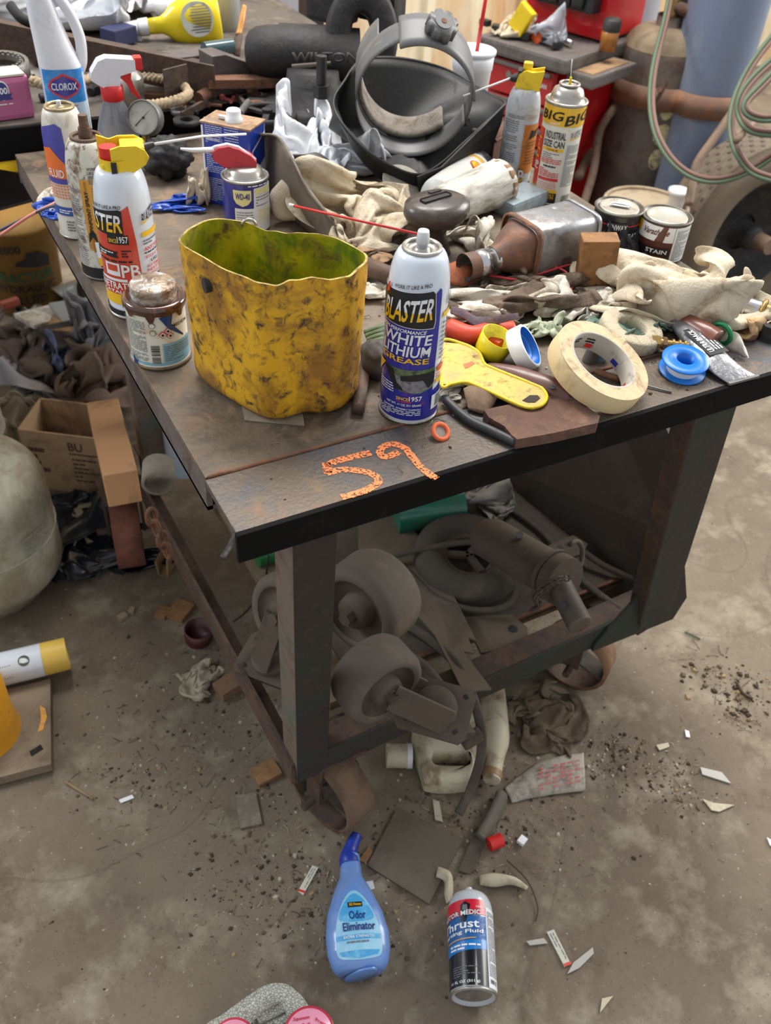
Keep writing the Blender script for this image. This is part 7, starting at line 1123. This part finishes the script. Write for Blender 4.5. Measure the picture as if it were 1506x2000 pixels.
b = MB(); b.tube(spline([P(*q) for q in ((760, 1200, .245), (840, 1250, .245), (900, 1310, .25), (935, 1400, .20), (940, 1470, .12), (920, 1540, .04), (895, 1590, .01))], 8), .008, m_hs, 8, flat=.35); world('flat_strap', b, 'flat rubber strap hanging off the shelf down to the floor', 'strap')
b = MB(); b.tube(spline([P(*q) for q in ((785, 1270, .29), (830, 1300, .27), (870, 1350, .25), (895, 1400, .235), (905, 1425, .2))], 8), .0065, m_hs, 10); q = P(905, 1430, .195); b.box(q, (.03, .02, .02), m_cs, Matrix.Rotation(.5, 3, 'Y'), .003); b.box(q + V(.015, -.005, -.02), (.035, .02, .02), m_cs, Matrix.Rotation(-.2, 3, 'Y'), .003); world('brake_lever', b, 'dusty bent lever with clamp at the shelf front edge', 'lever')
b = MB(); b.tube(spline([P(*q) for q in ((1130, 1070, .26), (1180, 1105, .245), (1260, 1140, .24))], 8), .006, m_hs, 10); world('rubber_hose', b, 'short hose running from the jack to the dark board', 'hose'); b = MB(); b.tube(spline([P(*q) for q in ((985, 985, .235), (1060, 1040, .235), (1130, 1125, .235), (1210, 1190, .235))], 8), .006, m_hs, 10); world('steel_rod', b, 'dusty rod lying along the foot of the dark board', 'rod')
# dark board leaning on the right side
pb = [PX(1205, 1192, .79), PX(1262, 1120, .80), PX(1300, 1040, .81), PX(1352, 942, .82), V(.83, .36, .60), V(.83, .56, .62), V(.80, .62, .60), V(.74, .60, .235)]
b = MB(); n_ = V(.01, 0, 0); k = len(pb); b.add([p for p in pb] + [p + n_ for p in pb], [tuple(range(k)), tuple(range(2 * k - 1, k - 1, -1))] + [(i, (i + 1) % k, (i + 1) % k + k, i + k) for i in range(k)], mat('dusty dark board', (72, 63, 56), .7, 0, (88, 78, 68), .4, 8, .05, 60, (58, 50, 46), .3, 20), False); world('leaning_board', b, 'large dark board leaning at the right side of the shelf', 'board')
t = thing('green_bottle', 'green tinted bottle lying far back on the shelf, right of the leg', 'bottle', P(840, 1010, ZS)); b = MB(); b.cyl(P(770, 1000, .27), P(900, 985, .27), .045, .04, mat('teal green plastic', (30, 116, 92), .3, 0, (92, 84, 70), .48, 10, coat=.3), 26); world('bottle_body', b, parent=t); t = thing('green_bottle', 'bright green bottle seen left of the near leg', 'bottle', P(515, 1085, ZS)); b = MB(); b.cyl(P(500, 1083, .25), P(545, 1070, .25), .024, .024, mat('bottle green', (24, 110, 58), .3), 22); world('bottle_body', b, parent=t)
q = P(960, 985, .228); rag('crumpled_paper', 'crumpled white paper far back on the shelf beside the dark board', 'paper', q, .12, .10, .06, 141, mat('grey white paper', (150, 146, 138), .9, 0, (104, 96, 86), .4, 20), .3, 3, 1)
b = MB(); b.cyl(P(360, 915, .2285), P(360, 915, .2285) + V(0, 0, .16), .0335, .0335, mat('pale blue white can', (176, 196, 214), .35), 32); mp = plane_map((0, 0, 0), (1, 0, 0), (0, 0, 1)); world('pale_blue_can', b, 'pale blue and white can standing on the shelf plank', 'can')
b = MB(); b.tube(spline([P(435, 1090, .235), P(452, 1062, .24), P(462, 1035, .26), P(455, 1010, .28)], 5), .006, M_grey, 8, flat=.4); world('curved_hook', b, 'curved grey hook hanging behind the table corner', 'hook'); b = MB(); b.tube(spline([P(455, 1215, .1), P(485, 1190, .12), P(515, 1140, .2), P(525, 1085, .28)], 6), .002, M_blackr, 6); world('thin_wire', b, 'thin dark wire dropping left of the near leg', 'wire')
# ================= floor in front =================
m_jw = mat('grimy white jug plastic', (196, 186, 160), .5, 0, (130, 106, 76), .45, 22, .05, 60, (104, 88, 70), .15, 90); t = thing('white_jug', 'grimy white jug with a handle slot lying under the shelf', 'jug', V(*P(870, 1450, 0)[:2], 0)); q = [P(x, y, .045) for x, y in ((812, 1400), (925, 1330), (936, 1500), (905, 1522), (842, 1522), (826, 1500))]
b = MB(); outer = [(p.x, p.y) for p in q]; cxo = sum(x for x, y in outer) / 6; cyo = sum(y for x, y in outer) / 6; hole = [P(x, y, .045) for x, y in ((846, 1470), (850, 1493), (912, 1495), (919, 1482), (914, 1467), (855, 1465))]; hole = [(p.x, p.y) for p in hole]
def bridge(b, out, ins, z0, z1, m):
    o = [V(x, y, z0) for x, y in spline_xy(out)]; i_ = [V(x, y, z0) for x, y in spline_xy(ins)]; n = len(o)
    def near(s, L): return L
    k = min(range(n), key=lambda j: (i_[j] - o[0]).length); i_ = i_[k:] + i_[:k]
    e = .012; oo = [p + (V(sum(q.x for q in o) / n, sum(q.y for q in o) / n, p.z) - p).normalized() * e for p in o]
    b.grid([[p + V(0, 0, z1 * .1) for p in i_], [p + V(0, 0, z1 - z0) for p in i_], [p + V(0, 0, z1 - z0) for p in oo], [p + V(0, 0, (z1 - z0) * .75) for p in o], [p + V(0, 0, .004) for p in o]], m, True)
def spline_xy(L): return [(p.x, p.y) for p in spline([V(x, y, 0) for x, y in L], 6, True)]
def ccw(L): return L if sum(L[i][0] * L[(i + 1) % len(L)][1] - L[(i + 1) % len(L)][0] * L[i][1] for i in range(len(L))) > 0 else L[::-1]
bridge(b, ccw(outer), ccw(hole), 0, .045, m_jw); world('jug_body', b, parent=t, solid=-1)
t = thing('white_bottle', 'grimy white bottle lying with its neck toward the camera, right of the jug', 'bottle', V(*P(965, 1440, 0)[:2], .003)); b = MB(); b.tube(spline([P(960, 1350, .035), P(965, 1400, .035), P(968, 1450, .034), P(966, 1490, .03), P(963, 1508, .028)], 5), [.025] * 10 + [.024, .022, .019, .017, .016, .0155, .015, .015, .015, .015, .015], m_jw, 26); world('bottle_body', b, parent=t); b = MB(); q0 = P(963, 1508, .028); q1 = P(961, 1520, .028); b.cyl(q0, q1, .0165, .0165, mat('tan ring', (150, 120, 84), .5), 24); b.cyl(q1, q1 + (q1 - q0) * .3, .0155, .015, m_jw, 24); world('cap', b, parent=t)
q = P(778, 1490, .0); t = thing('small_white_jar', 'small white jar lying under the front rail', 'jar', (q.x, q.y, .0)); b = MB(); b.cyl((-.02, .01, .022), (.012, -.006, .022), .021, .021, m_jw, 24); b.build('jar_body', t); b = MB(); b.cyl((.012, -.006, .022), (.02, -.010, .022), .022, .022, M_white, 24); b.build('lid', t)
q = P(1080, 1420, 0); rag('oily_rag', 'dark brown oily rag under the right front wheel', 'rag', (q.x, q.y, 0), .17, .14, .035, 151, mat('brown work cloth', (92, 78, 62), .95, 0, (68, 56, 46), .45, 14, .3, 200, (118, 102, 80), .3, 30), .2, 3.6, 1, n=110); q = P(1040, 1375, 0); rag('work_glove', 'pale grey brown glove beside the right front wheel', 'glove', (q.x, q.y, 0), .15, .09, .03, 152, mat('grey brown glove', (122, 110, 90), .95, 0, (92, 80, 64), .4, 16, .3, 200), -.3, 2.4)
m_np = mat('dirty newspaper', (168, 160, 148), .85, 0, (120, 112, 102), .45, 60); b = MB(); strip(b, [(985, 1540), (1050, 1490), (1140, 1470)], [(1000, 1568), (1060, 1555), (1143, 1545)], .006, .003, m_np, .012, wob=.004); t = world('newspaper_scrap', b, 'torn newspaper scrap with faded red print', 'newspaper', solid=.0008)
b = MB()
for i in range(6):
    for j in range(6):
        if (i * 3 + j) % 5 == 3: continue
        x_ = 1052 + i * 14; y_ = 1500 + j * 8 - i * 3; pp = [P(x_, y_, .0195), P(x_ + 10, y_ - 2, .0195), P(x_ + 10, y_ + 2, .0192), P(x_, y_ + 4, .0192)]
        for p in pp: p -= Vector(t.location)
        b.add(pp, [(0, 1, 2, 3)], mat('faded red newsprint', (176, 92, 88), .8, 0, (160, 140, 132), .45, 90), False)
b.build('red_print', t, solid=.0006)
b = MB(); slab(b, [(718, 1690), (775, 1578), (903, 1642), (838, 1765)], 0.0005, .006, mat('dirty floor tile', (98, 88, 74), .8, 0, (80, 70, 58), .4, 10, .1, 80, (150, 146, 138), .12, 70)); world('floor_tile', b, 'loose square brown tile on the floor before the shelf', 'tile', bev=.001)
t = thing('putty_knife', 'dusty putty knife lying beside the square tile', 'knife', V(*P(935, 1640, 0)[:2], 0)); b = MB(); b.tube(spline([P(982, 1548, .012), P(970, 1580, .012), P(948, 1620, .012), P(938, 1638, .012)], 5), [.010] + [.0125] * 12 + [.011, .013, .010], mat('dusty grey handle', (92, 86, 74), .7, 0, (74, 66, 56), .4, 30), 14, flat=.6); world('handle', b, parent=t); b = MB(); slab(b, [(922, 1636), (950, 1642), (920, 1708), (896, 1700)], .006, .0025, M_dusty); world('blade', b, parent=t)
b = MB(); q0 = P(955, 1650, .012); q1 = P(980, 1640, .012); b.cyl(q0, q1, .0115, .0115, M_redp, 20); world('red_bottle_top', b, 'small red plastic cap beside the putty knife', 'cap'); b = MB(); b.box(P(1020, 1642, .005), (.014, .012, .008), m_lb if False else M_lwhite, Matrix.Rotation(.4, 3, 'Z')); world('white_foil_bit', b, 'tiny white foil bit right of the small red cap', 'scrap')
# blue deodoriser bottle
m_bb = mat('translucent blue bottle', (112, 152, 218), .28, 0, (126, 146, 190), .3, 20, coat=.5, trans=.12); BB = [(681, 1688, .009), (680, 1720, .011), (676, 1765, .015), (682, 1765, .0)]; t = thing('odor_eliminator_bottle', 'blue plastic odor eliminator bottle lying on the floor', 'bottle', V(*P(692, 1800, 0)[:2], 0))
ctr = [(683, 1682), (684, 1700), (685, 1725), (688, 1760), (692, 1800), (697, 1840), (700, 1875), (702, 1900), (703, 1912)]; wd_ = [.0155, .016, .018, .031, .0425, .0475, .0465, .041, .033]; th_ = [.015, .015, .016, .020, .023, .024, .024, .022, .018]; ctr3 = spline([P(x, y, .0) for x, y in ctr], 5); N_ = len(ctr3); rows = []; dxx = (ctr3[-1] - ctr3[0]).normalized(); sxx = V(-dxx.y, dxx.x, 0)
def it(L, f): f *= (len(L) - 1); k = min(len(L) - 2, int(f)); return L[k] + (L[k + 1] - L[k]) * (f - k)
for i, c in enumerate(ctr3):
    f = i / (N_ - 1); w_ = it(wd_, f); h_ = it(th_, f); rows.append([V(c.x, c.y, max(h_, .0)) + sxx * (w_ * math.copysign(abs(math.cos(a)) ** .85, math.cos(a))) + V(0, 0, h_ * math.copysign(abs(math.sin(a)) ** .85, math.sin(a))) for a in [2 * PI * j / 36 for j in range(36)]])
b = MB(); b.grid(rows, m_bb, True, cap0=True, cap1=True); world('bottle_body', b, parent=t); b = MB(); c = ctr3[-1]; b.tube([V(c.x, c.y, .018) - dxx * .001 + dxx * .002, V(c.x, c.y, .018) + dxx * .0035], [.030, .026], m_bb, 30, flat=.55); world('base_rim', b, parent=t)
m_nb = mat('navy blue plastic', (34, 58, 158), .35); b = MB(); b.tube(spline([P(684, 1690, .016), P(682, 1670, .016), P(688, 1650, .018), P(697, 1630, .02)], 5), [.0165] * 4 + [.0155, .014, .013, .012, .0115, .011, .011, .0105, .010, .010, .009, .009], m_nb, 20); world('neck_cap', b, parent=t)
def bmp(x, y, k=0):                      # label field: x across (m), y from the bottle base upwards (m)
    L_ = (ctr3[-1] - ctr3[0]).length; f = 1 - y / L_; g = f * (N_ - 1); i0 = max(0, min(N_ - 2, int(g))); c = ctr3[i0].lerp(ctr3[i0 + 1], g - i0); w_ = it(wd_, f); h_ = it(th_, f); xx = max(-.999, min(.999, x / w_)); a = math.acos(abs(xx) ** (1 / .85)); zz = h_ * math.sin(a) ** .85
    return V(c.x, c.y, h_) - sxx * (-x) * 1 + V(0, 0, zz + .0004 + .0003 * k) if sxx.x > 0 else V(c.x, c.y, h_) - sxx * x + V(0, 0, zz + .0004 + .0003 * k)
bmp.curved = True; lab = spline_xy([(-.028, .030), (0, .024), (.028, .030), (.034, .050), (.031, .075), (.018, .100), (0, .112), (-.018, .100), (-.031, .075), (-.034, .050)]); b = MB(); b.poly(lab, bmp, mat('light cyan label', (140, 196, 226), .4, 0, (170, 214, 234), .4, 30), 1); b.poly(spline_xy([(-.026, .080), (-.016, .098), (0, .108), (.016, .098), (.026, .080), (0, .076)]), bmp, mat('azure label', (70, 160, 214), .4, 0, (130, 200, 230), .4, 60), 2); b.poly([(-.033, .055), (.033, .055), (.033, .061), (-.033, .061)], bmp, MATS['azure label'], 2)
b.poly([(-.026, .033), (0, .027), (.026, .033), (.030, .040), (-.030, .040)], bmp, MATS['azure label'], 2); b.rect(-.011, .092, .011, .098, bmp, M_ink, 3); b.text('SG Home', -.009, .0935, .009, .0968, bmp, M_yel, 5); m_nv = mat('navy print 2', (24, 48, 120), .5); b.text('Odor', -.011, .0785, .014, .088, bmp, m_nv, 4); b.text('Eliminator', -.022, .0655, .026, .0755, bmp, m_nv, 4); b.text('EXTRA STRENGTH', -.022, .0565, .022, .0598, bmp, M_lwhite, 5); b.lines(-.018, .050, .018, .0535, 1, bmp, M_inkg, 4, .6); world('label', b, parent=t, solid=-1)
# starting fluid can lying on the floor
a0 = P(925, 1948, .034); a1 = P(918, 1770, .034); a2 = P(917, 1735, .034); d = (a1 - a0).normalized(); Lc_ = (a1 - a0).length; rr_ = .0335; t = thing('starting_fluid_can', 'red, blue and black starting fluid can lying on the floor', 'spray can', V(*((a0 + a1) / 2)[:2], 0)); b = MB(); Ma = Matrix.Translation(a0) @ aim(d); b.lathe([(0, .004), (rr_ * .8, .004), (rr_ * .9, -.001), (rr_ * .97, 0), (rr_, .004), (rr_, Lc_ * .92)] + [(rr_ * .5 + rr_ * .5 * math.cos(R(a)), Lc_ * .92 + .028 * math.sin(R(a))) for a in range(10, 91, 10)] + [(rr_ * .36, Lc_ * .92 + .029), (0, Lc_ * .92 + .029)], mat('pale grey can back', (196, 202, 208), .25, coat=.5), 44, Ma); world('can_body', b, parent=t)
b = MB(); torus(b, a0 + d * .001, rr_ * .97, .0022, M_tin, d); b.lathe([(rr_ * .92, .001), (rr_ * .8, .004), (0, .0035)], M_tin, 36, Ma); world('bottom_rim', b, parent=t); b = MB(); zt_ = Lc_ * .92 + .03; b.cyl(Ma @ V(0, 0, zt_ - .004), Ma @ V(0, 0, zt_ + .006), .006, .0055, M_white, 16); b.cyl(Ma @ V(0, 0, zt_ + .006), Ma @ V(0, 0, zt_ + .009), .0045, .004, M_white, 16); torus(b, Ma @ V(0, 0, zt_ - .001), rr_ * .4, .002, M_lwhite, d); world('valve', b, parent=t)
up = (CAM - a0); up = (up - d * up.dot(d)).normalized(); sd = d.cross(up)
def tm(u, v, k=0): a = u / rr_ - .22; return a0 + d * v + (up * math.cos(a) - sd * math.sin(a) * -1 * (1 if sd.dot(AX) > 0 else -1)) * (rr_ + .0003 * (k + 1))
tm.curved = True; m_bk = mat('glossy black print', (26, 27, 30), .25, coat=.5); m_cy = mat('cyan blue print', (24, 120, 196), .3, coat=.4); m_cy2 = mat('deep blue print', (30, 96, 160), .3, 0, (24, 80, 140), .5, 300); m_crim = mat('crimson print', (206, 30, 52), .3, coat=.4); u0 = -rr_ * 1.35; u1 = rr_ * .95
b = MB(); h_ = Lc_; b.rect(u0, .004, u1, h_ * .42, tm, m_bk, 1); b.poly([(u0, h_ * .36), (u1, h_ * .42), (u1, h_ * .52), (u0, h_ * .47)], tm, m_cy, 2); b.rect(u0, h_ * .49, u1, h_ * .78, tm, m_cy2, 1); b.poly([(u0, h_ * .76), (u1, h_ * .80), (u1 * .9, h_ * .97), (u0, h_ * .95)], tm, m_crim, 2)
b.text('MOTOR MEDIC', u0, h_ * .755, u1 * .72, h_ * .825, tm, m_bk, 3, rise=.004); b.text('MOTOR MEDIC', u0, h_ * .76, u1 * .7, h_ * .815, tm, M_lwhite, 5, rise=.004); b.poly([(-.008, h_ * .72), (.0, h_ * .70), (.004, h_ * .80), (.008, h_ * .90), (0, h_ * .94), (-.007, h_ * .90)], tm, m_bk, 4); b.poly([(-.004, h_ * .84), (.004, h_ * .84), (.003, h_ * .90), (-.003, h_ * .90)], tm, M_crim if False else M_inkg, 5)
b.text('Thrust', u0, h_ * .62, u1 * .62, h_ * .715, tm, M_lwhite, 4, rise=.003); b.text('Starting Fluid', u0 * 1.1, h_ * .545, u1 * .8, h_ * .60, tm, M_lwhite, 4, rise=.004); b.poly([(u0 * .8, h_ * .50), (u1 * .45, h_ * .525), (u1 * .45, h_ * .535), (u0 * .8, h_ * .515)], tm, mat('gold print', (206, 160, 90), .4), 3); b.lines(u0 * .6, h_ * .40, u1 * .8, h_ * .475, 2, tm, M_lwhite, 4, .5); b.lines(u0 * .5, h_ * .12, u1 * .6, h_ * .24, 5, tm, M_inkg, 3, .35); b.text('11 FL OZ (311 g)', u0 * .6, h_ * .05, u1 * .55, h_ * .085, tm, M_lwhite, 4)
b.rect(u1, .004, rr_ * 1.75, h_ * .9, tm, M_lwhite, 1); b.lines(u1 * 1.06, h_ * .15, rr_ * 1.6, h_ * .86, 40, tm, M_inkg, 3, .4, 12); b.bars(u1 * 1.1, .01, rr_ * 1.5, h_ * .12, tm, M_ink, 3, 9); b.text('USA', u1 * .5, h_ * .87, u1 * .78, h_ * .89, tm, M_lwhite, 4); world('label', b, parent=t, solid=-1)
# peels and strips of paper
m_dwh = mat('dusty white scrap', (176, 172, 164), .6); m_peel = mat('pale peel', (190, 180, 156), .8, 0, (150, 134, 108), .4, 30)
for A_, B_, lb in (([(935, 1710), (965, 1706), (1000, 1712), (1032, 1732)], [(938, 1728), (968, 1732), (1000, 1728), (1028, 1738)], 'curled pale peel right of the starting fluid nozzle'), ([(855, 1692), (880, 1705), (885, 1740), (880, 1762)], [(852, 1712), (868, 1722), (868, 1745), (872, 1765)], 'curled pale peel left of the starting fluid nozzle')):
    b = MB(); strip(b, A_, B_, .004, .010, m_peel, .012, 16, 6, .003); world('curled_peel', b, lb, 'peel', solid=.0012)
m_stripp = mat('dirty printed strip', (200, 196, 180), .7, 0, (150, 140, 120), .35, 60)
for pts_, lb in (([(1068, 1820), (1082, 1815), (1115, 1882), (1103, 1888)], 'printed paper strip right of the starting fluid can'), ([(610, 1690), (622, 1694), (592, 1748), (582, 1740)], 'printed paper strip left of the blue bottle neck')):
    b = MB(); slab(b, pts_, .001, .0025, m_stripp); a_ = Vector(P(*pts_[0], .0036)); e_ = (P(*pts_[3], .0036) - a_); w__ = (P(*pts_[1], .0036) - a_); mp = plane_map(a_, e_.normalized(), w__.normalized()); t = world('paper_strip', b, lb, 'paper strip'); b = MB(); lo_ = Vector(t.location); b.lines(.004, .002, e_.length * .9, w__.length * .85, 2, plane_map(a_ - lo_, e_.normalized(), w__.normalized()), M_inkg, 0, .4); b.rect(e_.length * .92, 0, e_.length, w__.length, plane_map(a_ - lo_, e_.normalized(), w__.normalized()), M_red, 0); b.build('print', t, solid=-1)
for i, (pts_, m) in enumerate((([(1028, 1838), (1062, 1832), (1070, 1842), (1035, 1846)], m_dwh), ([(1108, 1902), (1120, 1880), (1158, 1850), (1160, 1862), (1132, 1890)], m_dwh), ([(1368, 1498), (1410, 1508), (1428, 1530), (1372, 1512)], m_dwh), ([(1372, 1560), (1395, 1568), (1435, 1572), (1405, 1585), (1390, 1582)], m_peel), ([(712, 1722), (728, 1720), (732, 1735), (716, 1740)], M_lwhite), ([(845, 1560), (858, 1565), (865, 1605), (850, 1600)], m_peel), ([(1338, 1425), (1346, 1428), (1348, 1440), (1340, 1438)], M_lwhite), ([(1172, 1978), (1176, 1950), (1198, 1945), (1186, 1960)], m_peel), ([(1282, 1455), (1305, 1450), (1308, 1458), (1288, 1465)], m_peel), ([(1498, 1635), (1506, 1640), (1512, 1655), (1504, 1650)], M_lwhite), ([(700, 1680), (722, 1650), (728, 1665), (715, 1685)], m_wood2 if False else M_wood))):
    b = MB(); slab(b, pts_, .001, .003, m); world('floor_scrap', b, ['thin clear shred left of the right hand paper strip', 'thin clear shred right of the right hand paper strip', 'shiny white sliver on the right floor, in the straw', 'cream peel in the straw on the right floor', 'small white crumb beside the blue bottle shoulder', 'small tan peel on the dirt behind the tile', 'tiny white chip on the right floor, above the white sliver', 'tan chip at the bottom right of the floor', 'torn pale bit left of the tiny white chip', 'white bit at the right frame edge of the floor', 'brown wood sliver beside the dark blue bottle neck'][i], 'scrap')
stuffmesh('straw_litter', cl([(1.0, .03, .035), (1.03, .0, .03), (.96, .07, .03), (.95, -.03, .02)]), 260, [m_straw, m_dirt, m_dirt, m_dirt2], 'dirt and straw tuft on the right floor', 'straw', 77, big=1.6)
b = MB(); b.tube(spline([fl(1338, 1234, .003), fl(1352, 1240, .004), fl(1368, 1248, .003)], 4), .0016, mat('green twig', (60, 90, 70), .6), 6); world('green_twig', b, 'tiny green strand on the right floor', 'twig'); b = MB(); b.tube(spline([fl(990, 1680, .004), fl(1030, 1720, .006), fl(1050, 1770, .004), fl(1046, 1800, .003)], 6), .001, m_dirt, 5); world('thin_root', b, 'thin curved root right of the putty knife', 'root'); b = MB(); b.tube(spline([fl(1440, 1335, .004), fl(1452, 1355, .006), fl(1470, 1365, .004)], 5), .003, m_dirt, 6); world('dark_twig', b, 'short dark twig on the upper right floor', 'twig')
# ================= bottom edge: foot rest, dispenser lids, blue tub =================
m_crk = bpy.data.materials.new('crackled pale vinyl'); m_crk.use_nodes = True; nt = m_crk.node_tree; pb_ = nt.nodes['Principled BSDF']; tc = nt.nodes.new('ShaderNodeTexCoord'); vo = nt.nodes.new('ShaderNodeTexVoronoi'); vo.feature = 'DISTANCE_TO_EDGE'; vo.inputs['Scale'].default_value = 260; nt.links.new(tc.outputs['Object'], vo.inputs[0]); rp = nt.nodes.new('ShaderNodeMapRange'); rp.inputs[2].default_value = .12; nt.links.new(vo.outputs['Distance'], rp.inputs[0]); mx = nt.nodes.new('ShaderNodeMix'); mx.data_type = 'RGBA'; mx.inputs[6].default_value = lin((130, 130, 118)); mx.inputs[7].default_value = lin((186, 188, 178)); nt.links.new(rp.outputs[0], mx.inputs[0]); nt.links.new(mx.outputs[2], pb_.inputs['Base Color']); pb_.inputs['Roughness'].default_value = .3; bp = nt.nodes.new('ShaderNodeBump'); bp.inputs['Strength'].default_value = .6; bp.inputs['Distance'].default_value = .002; nt.links.new(rp.outputs[0], bp.inputs['Height']); nt.links.new(bp.outputs[0], pb_.inputs['Normal'])
ol = [(395, 2010), (430, 1980), (500, 1930), (530, 1917), (560, 1918), (585, 1935), (605, 1962), (640, 2020), (640, 2120), (400, 2120)]; il = [(480, 2020), (500, 1985), (525, 1965), (540, 1958), (548, 1962), (560, 1980), (570, 2005), (575, 2040), (540, 2090), (480, 2090)]
zt_ = .06; t = thing('pedal_pad', 'pale crackled vinyl pad with a gridded centre at the bottom edge', 'pad', V(*P(530, 2010, 0)[:2], 0)); o1 = [P(x, y, zt_) for x, y in ol]; i1 = [P(x, y, zt_) for x, y in il]; o1 = spline(o1, 6, True); i1 = spline(i1, 6, True); b = MB(); cz_ = V(*P(530, 2030, 0)[:2], 0)
b.grid([[V(p.x, p.y, .0) for p in o1], [V(p.x, p.y, zt_ - .010) for p in o1], [p + (cz_ - V(p.x, p.y, 0)) * .05 for p in o1], [p + V(0, 0, .001) for p in i1], [p + V(0, 0, -.006) for p in i1]], m_crk, True, cap1=True); world('pad_frame', b, parent=t, solid=-1)
b = MB(); m_gl = mat('grid groove', (98, 98, 86), .6)
for k in range(-3, 4): b.tube([P(500 + k * 16, 1960 + k * 4 + 30, zt_ - .0045), P(540 + k * 16, 2050 + k * 4, zt_ - .0045)], .0012, m_gl, 5)
for k in range(0, 4): b.tube([P(490, 2010 + k * 22, zt_ - .0045), P(575, 1968 + k * 22, zt_ - .0045)], .0012, m_gl, 5)
world('grid', b, parent=t)
m_pk = mat('pink plastic lid', (226, 150, 176), .3, coat=.3); m_rdl = mat('crimson plastic rim', (186, 30, 58), .3, coat=.3)
for i, (x, y, r_, zz) in enumerate(((604, 2018, .034, .09), (455, 2035, .030, .085))):
    q = P(x, y, zz); t = thing('dispenser_lid_tub', ['crimson and pink lidded tub reading Squeeze Pull at the bottom edge', 'crimson lidded tub mostly below the frame, before the pale pad'][i], 'tub', (q.x, q.y, 0)); b = MB(); b.lathe([(0, 0), (r_ * .85, 0), (r_ * .9, zz - .012)], M_white, 30); b.build('tub_body', t); b = MB(); b.lathe([(r_ * .9, zz - .014), (r_, zz - .012), (r_, zz), (r_ * .95, zz + .002), (r_ * .90, zz)], m_rdl, 40); b.build('rim', t); b = MB(); b.lathe([(r_ * .91, zz), (r_ * .88, zz + .0015), (0, zz + .0015)], m_pk, 40); b.build('lid', t)
    if i == 0:
        b = MB(); ux = V(AX.x, AX.y, 0).normalized(); uy = V(-ux.y, ux.x, 0); mp = plane_map((0, 0, zz + .002), ux, uy); b.text('Squeeze', -r_ * .66, r_ * .36, -r_ * .02, r_ * .52, mp, m_rdl, 1, rise=.004); b.text('& Pull', -r_ * .5, r_ * .1, r_ * .0, r_ * .28, mp, m_rdl, 1, rise=.003); b.text('Press', r_ * .22, r_ * .42, r_ * .62, r_ * .55, mp, m_rdl, 1, rise=-.006); b.build('lid_print', t, solid=-1)
q = P(415, 1998, .04); b = MB(); b.lathe([(0, 0), (.03, 0), (.034, .035), (.030, .045), (0, .045)], m_bb, 30); one('blue_tub', b, 'translucent blue container mostly hidden by the pale pad', 'container', (q.x - .01, q.y - .03, 0))
